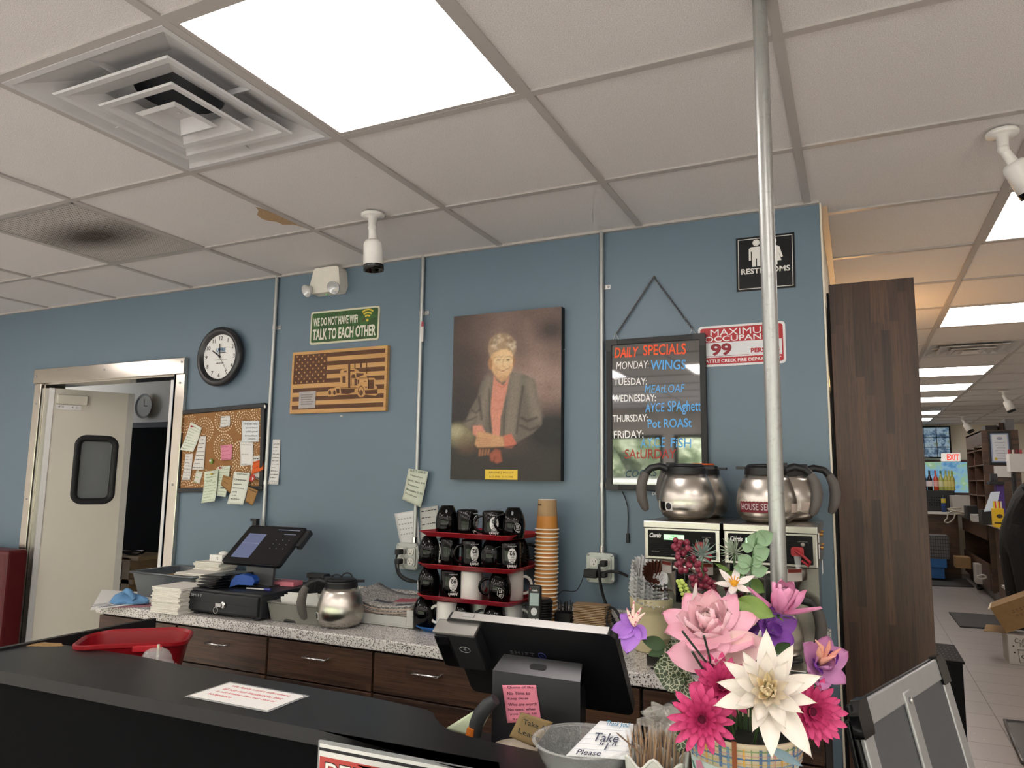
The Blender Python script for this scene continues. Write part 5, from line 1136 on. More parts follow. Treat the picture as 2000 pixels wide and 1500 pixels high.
# ------------------------------------------------------------------ trays of mugs
M_MUGB = mt('#050506', .07, vary=0, spec=.35); M_MUGW = mt('#d9d7d3', .18, vary=.02); M_LOGO = mt('#dcdcda', .5, vary=0)
def bentext(m, s, r, a0, zc, h, w=None, flip=True, off=.0009, bold=.01, rf=None):
    vs_, fs_ = text_geo(s, bold, 0, 1.0); x0 = min(v[0] for v in vs_); x1 = max(v[0] for v in vs_); y0 = min(v[1] for v in vs_); y1 = max(v[1] for v in vs_)
    k = h/(y1-y0); kx = w/(x1-x0) if w else k; q = []
    for x, y, z in vs_:
        X, Y = (x-(x0+x1)/2)*kx, (y-(y0+y1)/2)*k
        if flip: X, Y = -X, -Y
        zz = zc+Y; R_ = (rf(zz) if rf else r)+off+.0003*z; a = a0+X/R_; q.append((R_*cos(a), R_*sin(a), zz))
    m.add(q, fs_)
def mug(kind, logo):
    """an upside-down mug: rim at z = 0, closed foot on top, handle along +x, print a quarter turn from the handle"""
    t = thing('coffee_mug', '', 'mug'); mat = M_MUGW if kind == 'white' else M_MUGB
    if kind == 'barrel':
        rf = lambda z: .038+.0055*sin(pi*min(1, max(0, z/.085)))-(.016*((z-.07)/.04)**2 if z > .07 else 0)
        prof = [(.0355, .002), (.038, 0), (.0385, .003)]+[(rf(z), z) for z in (.012, .025, .04, .055, .068, .08, .09, .098, .104)]+[(.024, .109), (.022, .110), (.02, .107), (0, .106)]; hz = (.03, .085); R_ = .043
    else:
        rf = lambda z: .0405; prof = [(.037, .002), (.040, 0), (.0405, .003), (.0405, .09), (.038, .096), (.033, .097), (.031, .094), (0, .093)]; hz = (.02, .078); R_ = .0405
    MB().lathe(prof, n=36).build('body', mat, t)
    zc = (hz[0]+hz[1])/2; hh = (hz[1]-hz[0])/2
    m = MB(); m.tube([(R_-.004+.034*sin(pi*k/10)**.8, 0, zc+hh*cos(pi*k/10)) for k in range(11)], .0052, 8); m.build('handle', mat, t)
    if logo in ('oval', 'oval2'):
        a0 = pi/2 if logo == 'oval' else -pi/2; r = .0405
        m = MB(); n = 28; ov = [(.0165*cos(2*pi*k/n), .0245*sin(2*pi*k/n)) for k in range(n)]
        rows = 10
        m.grid(lambda u, v: ((r+.0005)*cos(a0+(u-.5)*2*.0165*math.sqrt(max(0, 1-(2*v-1)**2))/r), (r+.0005)*sin(a0+(u-.5)*2*.0165*math.sqrt(max(0, 1-(2*v-1)**2))/r), .052+.0245*(2*v-1)), 8, 14)
        lg = m.build('oval_logo', M_LOGO, t)
        m = MB(); bentext(m, '92', r, a0, .060, .015, .021, bold=.03); bentext(m, 'EXIT', r, a0, .046, .005); bentext(m, 'I-94', r, a0, .034, .006)
        m.grid(lambda u, v: ((r+.0010)*cos(a0+(u-.5)*.7), (r+.0010)*sin(a0+(u-.5)*.7), .0400+.0008*v), 6, 1); m.build('logo_print', M_INK, lg)
        m = MB(); bentext(m, "Arlene's", r, a0, .0165, .0115, .036, bold=.02); bentext(m, 'BATTLE CREEK, MI', r, a0, .083, .003, .032); bentext(m, 'TRUCK STOP', r, a0, .0265, .0025); m.build('lettering', M_LOGO, t)
    if logo == 'outline':
        a0 = pi/2
        m = MB(); n = 20; P = []
        for k in range(n):
            x = .012*cos(2*pi*k/n); z = .040+.016*sin(2*pi*k/n)+.003*cos(6*pi*k/n); r = rf(z)+.0008; P.append((r*cos(a0+x/r), r*sin(a0+x/r), z))
        m.tube(P, .0006, 4, True); bentext(m, '92', .044, a0, .046, .010, .012, rf=rf); bentext(m, 'EXIT', .044, a0, .035, .0045, rf=rf); bentext(m, 'I-94', .044, a0, .028, .0035, rf=rf); m.build('outline_logo', M_LOGO, t)
    return t
TX, TY0, TY1 = .632, .762, 1.05
def tray(label, z, col, x=TX, w=.415, rz=0):
    t = thing('serving_tray', label, 'tray', (x, (TY0+TY1)/2, z), rz, 'cafeteria trays'); d = TY1-TY0
    m = MB(wmat(t)); secs = []
    for ww, dd, zz, r in ((w-.05, d-.05, 0, .03), (w-.045, d-.045, .002, .03), (w-.006, d-.006, .017, .04), (w, d, .018, .04), (w, d, .020, .04), (w-.008, d-.008, .0195, .04), (w-.05, d-.05, .005, .03)):
        secs.append([(p[0], p[1], zz) for p in rrect(ww, dd, r)])
    n = len(secs[0])
    for a, b in zip(secs, secs[1:]): m.add(a+b, [(k, (k+1) % n, n+(k+1) % n, n+k) for k in range(n)], True)
    m.add(secs[0], [list(range(n))[::-1]]); m.add(secs[-1], [list(range(n))])
    m.build('tray_body', col, t); return t
ZT = [K+.0005, 1.0015, 1.116, 1.233]
tray('blue cafeteria tray under the lowest row of mugs, on the speckled worktop', ZT[0], M_BLUETRAY)
tray('red cafeteria tray, lowest of the three red ones in the mug stack', ZT[1], M_REDTRAY)
tray('red cafeteria tray, middle of the three red ones in the mug stack', ZT[2], M_REDTRAY, rz=rad(1))
tray('red cafeteria tray, topmost, carrying four black mugs', ZT[3], M_REDTRAY, rz=rad(-5))
PR = {}
def put(kind, logo, px, tier, y, rz, label, row='front'):
    z = ZT[tier]+.0058; x = at_y(px, 1100, y).x
    k = (kind, logo)
    if k not in PR: PR[k] = mug(kind, logo); o = PR[k]
    else: o = dup(PR[k])
    o.location = (x, y, z); o.rotation_euler = (0, 0, rz); s = [1.0, 1.0, .965, 1.0][tier]*(1 if kind == 'barrel' else 1); o.scale = (s, s, 1.0 if kind == 'barrel' else 1.09 if tier < 3 else 1.0)
    tag(o, label, 'mug', 'upside-down mugs on the trays')
R_ = rad
put('barrel', 'outline', 871, 3, .845, R_(20), 'upside-down black barrel mug, first from the left on the top red tray')
put('straight', 'oval2', 911, 3, .850, R_(85), 'black mug with half its oval print showing, second from the left on the top tray')
put('straight', 'oval', 962, 3, .825, R_(212), 'black mug with a full oval print, third from the left on the top tray')
put('barrel', 'outline', 1002, 3, .835, R_(225), 'upside-down black barrel mug, rightmost on the top red tray')
put('barrel', 'outline', 838, 2, .835, R_(130), 'upside-down black barrel mug, leftmost on the middle red tray')
put('straight', 'oval', 877, 2, .850, R_(130), 'upside-down plain-looking black mug, second from the left on the middle red tray')
put('straight', 'oval', 921, 2, .835, R_(225), 'upside-down black mug with an oval print, third from the left on the middle red tray')
put('barrel', 'outline', 961, 2, .838, R_(20), 'upside-down black barrel mug, fourth from the left on the middle red tray')
put('straight', 'oval', 997, 2, .845, R_(214), 'upside-down black mug with an oval print, rightmost in front on the middle red tray')
put('barrel', 'outline', 1012, 2, .945, R_(30), 'dark barrel mug half hidden at the back right of the middle red tray')
put('barrel', 'outline', 839, 1, .838, R_(130), 'upside-down black barrel mug, leftmost on the lowest red tray')
put('straight', 'oval2', 882, 1, .835, R_(42), 'black mug with an oval print left of the white mug on the lowest red tray')
put('white', '', 922, 1, .835, R_(70), 'plain white mug in the middle of the lowest red tray')
put('barrel', 'outline', 976, 1, .828, R_(212), 'upside-down black barrel mug with a small outlined print, handle left, on the lowest red tray')
put('white', '', 1002, 1, .92, R_(20), 'white mug at the back right of the lowest red tray')
put('barrel', 'outline', 831, 0, .828, R_(130), 'upside-down black barrel mug, leftmost on the blue tray')
put('white', '', 876, 0, .830, R_(188), 'white mug with its handle to the left on the blue tray')
put('barrel', 'outline', 905, 0, .86, R_(60), 'black barrel mug behind the register top edge, third from the left on the blue tray')
put('white', '', 943, 0, .92, R_(60), 'white mug at the back of the blue tray, mostly hidden')
put('barrel', 'outline', 967, 0, .838, R_(200), 'black barrel mug on the blue tray, fifth from the left above the register')
put('white', '', 1001, 0, .90, R_(10), 'white mug at the right end of the blue tray behind the phone')
# paper cups
CX, CY = .868, .985; c = V(CX, CY, K)
q = N('orange paper'); q.base(q.mix(q.noise(20, 2), '#b9772f', '#c6863a')); q.set(Roughness=.55); M_CUP = q.mat
cup0 = None; NC = 27; dzc = .01455
for k in range(NC):
    if cup0 is None:
        cup0 = thing('paper_cup', '', 'paper cup')
        MB().lathe([(.0425, .003), (.0405, .02), (.034, .108), (.033, .110), (.031, .110), (.0305, .104), (0, .104)], n=32).build('wall', M_CUP, cup0)
        MB().tube([(.0437*cos(2*pi*i/32), .0437*sin(2*pi*i/32), .0025) for i in range(32)], .0031, 6, True).build('rolled_rim', mt('#efe4d2', .5), cup0); o = cup0
    else: o = dup(cup0)
    o.location = (CX+rnd.uniform(-.0015, .0015)+.006*k/NC, CY+rnd.uniform(-.001, .001), K+.0005+k*dzc); n_ = NC-1-k
    tag(o, 'orange paper cup, topmost of the tall upside-down stack, wearing the tan sleeve' if n_ == 0 else 'orange paper cup in the tall upside-down stack, its white rim %s from the top' % ords[n_], 'paper cup', 'upside-down paper cup stack')
zt = K+.0005+(NC-1)*dzc
t = thing('cup_sleeve', 'tan cardboard sleeve on the topmost paper cup of the stack', 'cup sleeve', (CX+.006, CY, zt+.05)); B = T(CX+.006, CY, zt)
MB(B).lathe([(.0385, .052), (.0350, .112), (.0340, .112), (.0372, .052)], n=32).build('band', mt('#a48864', .85, vary=.1), t)
m = MB(B); bentext(m, 'DELICIOUS', .0375, rad(-120), .094, .006, .02, off=.0006); m.build('print', mt('#5a4630', .8), t)
MB(B).lathe([(.0335, .1100), (.034, .1135), (.0315, .1135), (.031, .111)], n=32).build('foot_ring', mt('#e6dccb', .6), t)
lid0 = None
for k in range(15):
    if lid0 is None: lid0 = MB().lathe([(.041, 0), (.043, .001), (.043, .004), (.038, .006), (.036, .012), (.030, .0135), (0, .0135)], n=28).build('cup_cover', mt('#0d0d0e', .35)); o = lid0
    else: o = lid0.copy(); COL.objects.link(o)
    o.location = (.888+.0005*k, .882, K+.001+k*.0092); tag(o, 'black plastic cup lid, %s of the stack behind the cordless phone' % (('%s from the top' % ords[14-k]) if k < 14 else 'topmost'), 'cup lid', 'stack of black cup lids')
# cordless phone
p = at_y(1041, 1190, .79); t = thing('cordless_phone', 'black cordless phone upright in its cradle in front of the paper cups', 'phone', (p.x, .80, K)); B = T(p.x, .80, K+.0005) @ RZ(rad(14))
MB(B).lathe([(0, 0), (.042, 0), (.044, .012), (.035, .03), (0, .034)], n=24, sx=1, sy=1).build('cradle', M_BLACKG, t)
Q = B @ T(0, 0, .03) @ RX(rad(-8)); m = MB(Q); m.box((0, 0, .085), (.046, .026, .165)); m.build('handset', mt('#131315', .3), t, bevel=.008, seg=3)
Qf = Q @ frame((0, -.0135, .085), (1, 0, 0), (0, 0, 1))
MB(Qf).mm((-.016, .012, 0), (.016, .054, .0012)).build('display', mt('#8d9c98', .25, emit=.12), t); m = MB(Qf); m.text('vtech', T(0, .064, .0004), h=.007, bold=.02); m.build('lettering', mt('#d9d9d9', .4), t)
MB(Qf).disc((0, -.008), .011, .013, z=.001).build('control_pad', mt('#c9cbcb', .4), t)
m = MB(Qf)
for i in range(3):
    for j in range(3): m.mm((-.019+i*.0135, -.042-j*.014, .0), (-.009+i*.0135, -.031-j*.014, .0015))
m.build('keys', mt('#c4c6c5', .4), t); MB(Qf).disc((-.016, .069), .0022, n=8, z=.0008).build('message_light', mt('#b3263a', .4), t)
# stirrers and sleeves
p = at_y(1101, 1195, .96); t = thing('stirrer_box', 'small black open box holding black stirrers, right of the paper cups', 'box', (p.x, .97, K))
m = MB(); m.mm((p.x-.03, .945, K+.001), (p.x+.03, .948, K+.085)); m.mm((p.x-.03, .997, K+.001), (p.x+.03, 1.0, K+.085)); m.mm((p.x-.03, .948, K+.001), (p.x-.027, .997, K+.085)); m.mm((p.x+.027, .948, K+.001), (p.x+.03, .997, K+.085)); m.mm((p.x-.027, .948, K+.001), (p.x+.027, .997, K+.004)); m.build('walls', M_BLACK, t)
for k in range(14):
    a = V(p.x-.02+.003*k, .955+.034*((k*5) % 7)/7, K+.006); b = a+V(rnd.uniform(-.008, .012), rnd.uniform(-.004, .006), .118+rnd.uniform(-.008, .008))
    tag(MB().cyl(a, b, .0018, n=6).build('coffee_stirrer', mt('#1a1a1c', .3)), 'thin black stirrer standing in the small black box right of the paper cups', 'stirrer', 'black coffee stirrers')
p = at_y(1151, 1200, .94); s0 = None; q = N('kraft paper'); q.base(q.mix(q.noise(80, 4), '#92785a', '#ab9070')); q.set(Roughness=.9); M_KR = q.mat
for k in range(22):
    if s0 is None:
        m = MB(); m.prism([(-.060, -.028), (.060, -.028), (.066, .03), (.0, .036), (-.066, .03)], .0, .0034); s0 = m.build('cup_sleeve', M_KR); o = s0
    else: o = s0.copy(); COL.objects.link(o)
    o.location = (p.x+rnd.uniform(-.002, .002), .965+rnd.uniform(-.002, .002), K+.0006+k*.00565); o.rotation_euler = (rad(rnd.uniform(-1.2, 1.2)), rad(rnd.uniform(-1, 1)), rad(rnd.uniform(-2, 2)))
    tag(o, 'flat brown cup sleeve, %s of the stack right of the black stirrers' % (('%s from the top' % ords[21-k]) if k < 21 else 'topmost'), 'cup sleeve', 'flat cup sleeves in a stack')
# newspapers in a white tray
a = base(684, 1205); t = thing('paper_tray', 'white plastic tray holding newspapers, between the table carafe and the mug trays', 'tray', (.12, .85, K))
xa, xb = at_y(672, 1200, .80).x, at_y(806, 1222, .80).x; ya, yb2 = .80, 1.04; M_WT = mt('#b9b9b6', .4)
m = MB(); m.mm((xa, ya, K+.002), (xb, yb2, K+.007)); m.mm((xa, ya, K+.007), (xb-.03, ya+.006, K+.040)); m.mm((xb-.03, ya, K+.007), (xb, ya+.006, K+.068)); m.mm((xa, ya+.006, K+.007), (xa+.006, yb2, K+.06)); m.mm((xb-.006, ya+.006, K+.007), (xb, yb2, K+.068)); m.mm((xa, yb2-.006, K+.007), (xb, yb2, K+.06)); m.build('tray_body', M_WT, t, bevel=.002)
q = N('newsprint'); f = q.noise(120, 2, .6, q.co((1, 3, 1))); q.base(q.ramp(f, [(.42, '#6a6868'), (.5, '#9d9a97'), (.62, '#c3bfba')])); q.set(Roughness=.9); M_NEWS = q.mat
M_NEWS2 = mt('#b9a69c', .9, vary=.15)
def npaper(k):
    z0 = K+.022+k*.0058; sk = rnd.uniform(-.012, .012)
    def fn(u, v):
        x = xa+.012+u*(xb-xa-.03); y = ya+.014+v*.205+sk*.5; sag = .038*(2*u-1)**2*(1 if u < .5 else .35); return (x, y, z0+sag+.018*v)
    m = MB(); m.grid(fn, 14, 6); o = m.build('newspaper', M_NEWS if k > 6 else [M_NEWS2, M_NEWS][k % 2], solid=.0052)
    tag(o, 'folded newspaper in the white tray, %s of the pile' % ('topmost, with a pink picture' if k == 8 else ords[8-k]+' from the top'), 'newspaper', 'newspapers in the white tray'); return o, fn
for k in range(9): o, fn = npaper(k)
m = MB(); m.grid(lambda u, v: Vector(fn(.55+.38*u, .35+.28*v))+V(0, 0, .0032), 8, 3); m.build('front_page_picture', mt('#a3525c', .85, vary=.2, sc=120), o)
m = MB(); m.grid(lambda u, v: Vector(fn(.30+.28*u, .22+.12*v))+V(0, 0, .0032), 8, 3); m.build('dark_picture', mt('#4a4c55', .85, vary=.3, sc=150), o); m = MB(); m.grid(lambda u, v: Vector(fn(.72+.25*u, .05+.14*v))+V(0, 0, .0032), 8, 3); m.build('dark_picture', mt('#4a4c55', .85, vary=.3, sc=150), o)

# ------------------------------------------------------------------ front counter
FC = .914; FT = .032
P = [at_z(x, y, FC) for x, y in ((95, 1255), (265, 1280), (370, 1302), (520, 1327), (725, 1362), (835, 1386), (846, 1392), (851, 1403), (862, 1416), (885, 1430), (950, 1447), (1048, 1467))]
lx = P[0].x-.02
fy = lambda px, py: at_z(px, py, FC)
Fr = [fy(1000, 1494), fy(620, 1425), fy(0, 1312)]
poly_ = [(lx, P[0].y)]+[(p.x, p.y) for p in P]+[(1.42, P[-1].y-.004), (1.62, -.205), (1.68, -.10), (1.93, -.10), (1.93, -.66), (1.36, -.66), (1.345, -.36), (1.30, Fr[0].y)]+[(p.x, p.y) for p in Fr[:2]]+[(lx, Fr[2].y)]
t = thing('front_counter', 'black laminate front counter with a curved cut-out, nearest the viewer', 'counter', (.5, -.3, 0))
MB().prism(poly_[::-1], FC-FT, FC).build('counter_top', M_LAMB, t, bevel=.003)
m = MB(); ib = [(lx+.02, P[0].y-.03)]+[(p.x, p.y-.035) for p in P[1:5]]+[(1.0, -.19), (1.32, -.225), (1.60, -.235), (1.70, -.14), (1.90, -.14), (1.90, -.63), (1.39, -.63), (1.37, -.33), (1.28, Fr[0].y+.025), (.9, Fr[1].y+.025), (lx+.02, Fr[2].y+.025)]
m.prism(ib[::-1], 0, FC-FT-.0002); m.build('front_panel', mt('#08090c', .6, spec=.06), t)
MB().mm((lx-.022, Fr[2].y+.01, 0), (lx-.001, .36, FC+.006)).build('end_divider', mt('#1a1a1c', .4), t)
m = MB(); z = FC+.0006; cp = [at_z(x, y, z) for x, y in ((50, 1262), (75, 1254), (120, 1256), (124, 1262), (95, 1263))]; m.add([(p.x, p.y, z) for p in cp], [list(range(5))[::-1]]); m.build('exposed_core', mt('#9a7b4e', .9, vary=.4, sc=150), t)
# laminated notice lying on the counter
lp = [at_z(x, y, FC+.0012) for x, y in ((363, 1360), (446, 1331), (603, 1361), (525, 1391))]
t = thing('laminated_notice', 'laminated white notice with red print lying on the black front counter', 'notice', sum(lp, Vector())/4)
Lm = frame(sum(lp, Vector())/4, lp[3]-lp[0], lp[1]-lp[0]); lw, lh = (lp[3]-lp[0]).length, (lp[1]-lp[0]).length
MB(Lm).mm((-lw/2, -lh/2, 0), (lw/2, lh/2, .0006)).build('laminate', glassy('laminate film', '#c9cbcc', .08, .5), t)
Lr = Lm
MB(Lr).mm((-lw/2+.008, -lh/2+.008, .0008), (lw/2-.008, lh/2-.008, .0013)).build('sheet', M_PAPER, t)
m = MB(Lr @ RZ(pi/2) if False else Lr)
for k, s in enumerate(('We Apply a price adjustment', 'all non cash transactions that', 'is not greater than our cost of', 'acceptance')): m.text(s, T((-.5+.15*0)*0-.0, .043-.025*k, .0014) if k < 3 else T(-.06, .043-.025*k, .0014), w=lw*.72 if k < 3 else lw*.28, h=.014, ext=.0002, shear=.2)
m.build('lettering', mt('#c4545c', .7), t)
# acrylic sign on the front face
s0 = at_z(628, 1447, FC-.004); Q = frame((s0.x, s0.y-.006, s0.z), (Fr[0]-Fr[1]).normalized(), (0, 0, 1))
t = thing('acrylic_sign', 'red and white acrylic sign on the front face of the black counter', 'sign', s0)
MB(Q).mm((0, -.22, -.003), (.36, .004, .004)).build('acrylic_sleeve', glassy('acrylic', '#d8dcdc', .05, .3), t)
MB(Q).mm((.004, -.21, .0042), (.355, -.001, .0048)).build('sheet', mt('#dddddb', .5), t)
m = MB(Q); m.mm((.004, -.014, .0048), (.355, -.008, .0052)); m.build('black_line', M_INK, t)
MB(Q).mm((.006, -.20, .0048), (.353, -.025, .0052)).build('red_field', mt('#b5443f', .5), t)
m = MB(Q); m.text('PENNY S', T(.020, -.055, .0056), h=.044, w=.26, align='L', bold=.018); m.build('letter_outline', M_INK, t)
m = MB(Q); m.text('PENNY S', T(.022, -.055, .0062), h=.041, w=.256, align='L', bold=.0); m.build('lettering', M_WHITE, t)
# work shelf behind the counter
t = thing('work_shelf', 'dark under-counter shelf carrying the rear-facing register', 'shelf', (1.3, 0, .80)); MB().mm((1.02, -.17, .772), (1.66, .16, .80)).build('board', M_BLACK, t)
MB().mm((1.03, .10, 0), (1.06, .155, .771)).mm((1.62, .10, 0), (1.65, .155, .771)).build('leg', M_BLACK, t)
t = thing('work_shelf', 'dark low shelf behind the counter under the red bucket', 'shelf', (-.1, .1, .73)); MB().mm((lx+.004, P[0].y+.015, .70), (.30, .33, .728)).build('board', M_BLACK, t)
MB().mm((lx+.01, .28, 0), (lx+.04, .32, .699)).mm((.26, .28, 0), (.29, .32, .699)).build('leg', M_BLACK, t)
# red bucket
Zr = .93
ca = [at_z(x, y, Zr) for x, y in ((152, 1247), (205, 1228), (285, 1221), (374, 1238), (330, 1258), (245, 1265))]
cc = sum(ca, Vector())/6; t = thing('sanitizer_bucket', 'red plastic bucket behind the black counter, beside the dome-lidded cup', 'bucket', (cc.x, cc.y, .73))
ax = (at_z(374, 1238, Zr)-at_z(152, 1247, Zr)); LX = ax.length/2; Bk = frame((cc.x, cc.y, .7295), (ax.x, ax.y, 0), Vector((-ax.y, ax.x, 0)))
dep = .122
m = MB(Bk); secs = []
for k_, z in ((.72, 0), (.74, .004), (.97, .185), (1.0, .19), (1.035, .19), (1.04, .2), (1.0, .203), (.96, .195), (.70, .008)):
    secs.append([(p[0]*k_, p[1]*k_, z+(.006*cos(p[0]/LX*3) if z > .18 else 0)) for p in rrect(LX*2/1.04, dep*2/1.04, .07, 7)])
n = len(secs[0])
for a, b in zip(secs, secs[1:]): m.add(a+b, [(k, (k+1) % n, n+(k+1) % n, n+k) for k in range(n)], True)
m.add(secs[0], [list(range(n))[::-1]]); m.add(secs[-1], [list(range(n))]); m.build('shell', mt('#8f0f1b', .38, vary=.08, sc=10), t)
m = MB(Bk); m.box((LX*.35, -dep*1.0, .185), (.085, .014, .02)); m.build('pour_lip', mt('#b01a28', .38), t, bevel=.003)
m = MB(Bk); m.tube([(-LX*1.0, 0, .18), (-LX*.98, -.03, .16), (-LX*.6, -dep*1.0, .14)], .0025, 6); m.build('bail_wire', M_STEELP, t)
# dome cup
c = at_y(302, 1292, P[1].y+.055); c = V(c.x, P[1].y+.06, .73); B = T(c.x, c.y, .7285); zc = at_y(302, 1264, c.y).z-.73
t = thing('dome_lid_cup', 'clear plastic cup with a domed lid and straw, in front of the red bucket', 'cup', (c.x, c.y, .7285))
q = N('clear dome'); q.base('#e8eaea'); q.set(Roughness=.06, Alpha=.3); q.b.inputs['Specular IOR Level'].default_value = .9; M_DOME = q.mat
MB(B).lathe([(0, 0), (.033, 0), (.047, zc-.055), (.0485, zc-.05)], n=28).build('cup', M_DOME, t)
MB(B).lathe([(.052, zc-.052), (.052, zc-.044), (.047, zc-.042), (.044, zc-.025), (.033, zc-.008), (.018, zc), (.008, zc+.001)], n=28).build('dome_lid', M_DOME, t)
MB(B).cyl((0, 0, .02), (.008, -.002, zc+.012), .0042, n=10).build('straw', mt('#d9d2bd', .5, alpha=.9), t)
tag(MB().tube([(cc.x+LX*.95, cc.y-.02, .73), (cc.x+LX*1.05, cc.y-.01, .80), (cc.x+LX*1.0, cc.y+.02, .86)], .0025, 6).build('cord', mt('#c9c6c0', .5)), 'thin pale cord hanging beside the red bucket', 'cord')

# ------------------------------------------------------------------ rear-facing register
yT, yB, zT, zB = -.05, .10, 1.131, .926; xl, xr = 1.042, 1.462
t = thing('touch_register', 'large black touchscreen register seen from behind, pink note on its stand', 'register', (1.25, .05, .80))
Q = frame(((xl+xr)/2, (yT+yB)/2, (zT+zB)/2), (1, 0, 0), (0, yT-yB, zT-zB)); w, h = xr-xl, math.hypot(yT-yB, zT-zB)
MB(Q).prism(rrect(w, h, .018), -.010, .012).build('case', mt('#18181b', .38), t, bevel=.002)
MB(Q).prism(rrect(w-.01, h-.01, .014), -.0125, -.010).build('touch_screen', M_BLACKG, t)
m = MB(Q); m.mm((-w/2+.016, h/2-.001, -.0095), (w/2-.016, h/2+.0012, .0115)); m.build('lit_edge_band', mt('#a8a6a3', .3, .6), t)  # pale colour stands for ceiling light falling on the top edge
m = MB(Q); m.prism([(-w/2+.045, h/2+.0012), (-w/2+.075, h/2+.0012), (-w/2+.075, h/2+.003), (-w/2+.045, h/2+.003)], -.004, .005); m.build('power_button', M_STEELP, t)
rd = MB(Q); rd.mm((-w/2-.020, h/2-.132, .004), (-w/2+.090, h/2-.012, .046)); rd = rd.build('card_reader', mt('#242427', .35), t, bevel=.006)
MB(Q).mm((-w/2-.021, h/2-.020, .006), (-w/2+.091, h/2-.010, .0475)).build('reader_trim', mt('#b5b3af', .25, .8), rd, bevel=.003)
MB(Q).mm((-w/2-.022, h/2-.125, .010), (-w/2+.020, h/2-.025, .0485)).build('reader_slot', M_BLACKG, rd, bevel=.004)
m = MB(Q); cx_, cy_ = -w/2+.052, h/2-.062
m.tube([(cx_+.014*cos(a*pi/10), cy_+.009*sin(a*pi/10), .0465) for a in range(20)], .0006, 4, True)
for r in (.004, .0065, .009): m.tube([(cx_-.006+r*cos(rad(-40+k*20)), cy_+r*.7*sin(rad(-40+k*20)), .0465) for k in range(5)], .0005, 4)
m.build('contactless_symbol', mt('#9fa0a2', .5), rd)
m = MB(Q); m.text('SHIFT', T(-.030, .036, .0122), w=.062, h=.010, gap=1.35); m.build('lettering', mt('#55555b', .3), t)
m = MB(Q); m.tube([(.020+.009*cos(a*pi/9), .036+.009*sin(a*pi/9), .0124) for a in range(18)], .0008, 4, True); m.disc((.020, .036), .003, n=8, z=.0128); m.build('ring_logo', mt('#33408a', .4), t)
sy = -.068; sa, sb = at_y(962, 1310, sy), at_y(1133, 1331, sy); zf = (sa.z+sb.z)/2
MB().mm((sa.x, sy, .806), (sb.x, sy+.003, zf)).build('stand_plate', mt('#2b2b2e', .32, .2), t)
m = MB(); m.add([(sa.x, sy, zf), (sb.x, sy, zf), (sb.x-.008, sy+.035, zf+.030), (sa.x+.012, sy+.035, zf+.030), (sa.x, sy+.003, zf-.002), (sb.x, sy+.003, zf-.002), (sb.x-.008, sy+.038, zf+.028), (sa.x+.012, sy+.038, zf+.028)], [(0, 1, 2, 3), (7, 6, 5, 4), (0, 4, 5, 1), (1, 5, 6, 2), (2, 6, 7, 3), (3, 7, 4, 0)]); st_ = m.build('stand_flange', mt('#303033', .3, .2), t)
mid = V((sa.x+sb.x)/2, sy+.0175, zf+.015); MB(frame(mid, (1, 0, 0), (0, .035, .030))).prism(rrect(.040, .014, .006), .0, .0012).build('cable_slot', mt('#040405', .6), st_)
MB().mm((sa.x+.03, sy+.004, zf-.12), (sb.x-.03, .055, zf-.035)).build('hinge_arm', M_BLACK, t)
MB().mm((sa.x-.02, -.08, .8005), (sb.x+.02, .12, .8065)).build('base_plate', mt('#232326', .35), t)
note('pink sticky note with handwriting on the back of the register stand', [(981, 1338), (1047, 1338), (1058, 1408), (992, 1411)], '#d77f95', 0, mt('#4b2a3a', .8), .004, Y=sy-.0015, text=[('- Quote of the', .06, .06, .92, .075), ("No Time to", .22, .12, .80, .085), ('Keep those', .37, .12, .72, .085), ('Who are worth', .52, .10, .95, .08), ('No time, when', .66, .08, .90, .08), ('you have to', .78, .12, .9, .08), ('Try', .92, .18, .4, .07)])
note('brown cardboard scrap with black writing leaning before the register stand', [(1018, 1391), (1080, 1411), (1045, 1460), (995, 1438)], '#8a7450', 0, M_INK, .0, Y=-.128, text=[('Take A', .28, .2, .95, .17), ('Leave', .66, .2, .95, .17)], thick=.002, cat='note', name='cardboard_note')
note('green-lined order pad sticking up left of the black and orange scanner', [(936, 1382), (958, 1392), (932, 1440), (868, 1424)], '#c8d4b4', 8, LG, .0, Y=-.09, thick=.006, name='order_pad', cat='order pad')
t = thing('barcode_scanner', 'black handheld scanner with an orange tip, left of the register stand', 'scanner', at_y(925, 1435, -.12))
pts = [at_y(x, y, -.11) for x, y in ((968, 1366), (952, 1378), (938, 1395), (930, 1415), (927, 1436))]
MB().tube(pts, [.012, .016, .017, .016, .015], 10).build('body', mt('#2e3033', .5), t)
MB().tube([pts[3].lerp(pts[4], .2)+V(-.004, -.012, 0), pts[4]+V(-.005, -.012, -.004)], [.011, .012], 4).build('orange_tip', mt('#c06a1d', .5), t)
c = at_y(997, 1436, -.135); t = thing('round_container', 'round cream-lidded container behind the counter ledge, below the cardboard scrap', 'container', (c.x, -.112, .80)); B = T(c.x, -.112, .8005)
MB(B).lathe([(0, 0), (.040, 0), (.046, .072), (0, .074)], n=32).build('pot', mt('#b7ab93', .5), t); MB(B).lathe([(.046, .0725), (.0505, .073), (.0505, .080), (.046, .083), (0, .084)], n=32).build('lid', mt('#c3b9a5', .5), t)
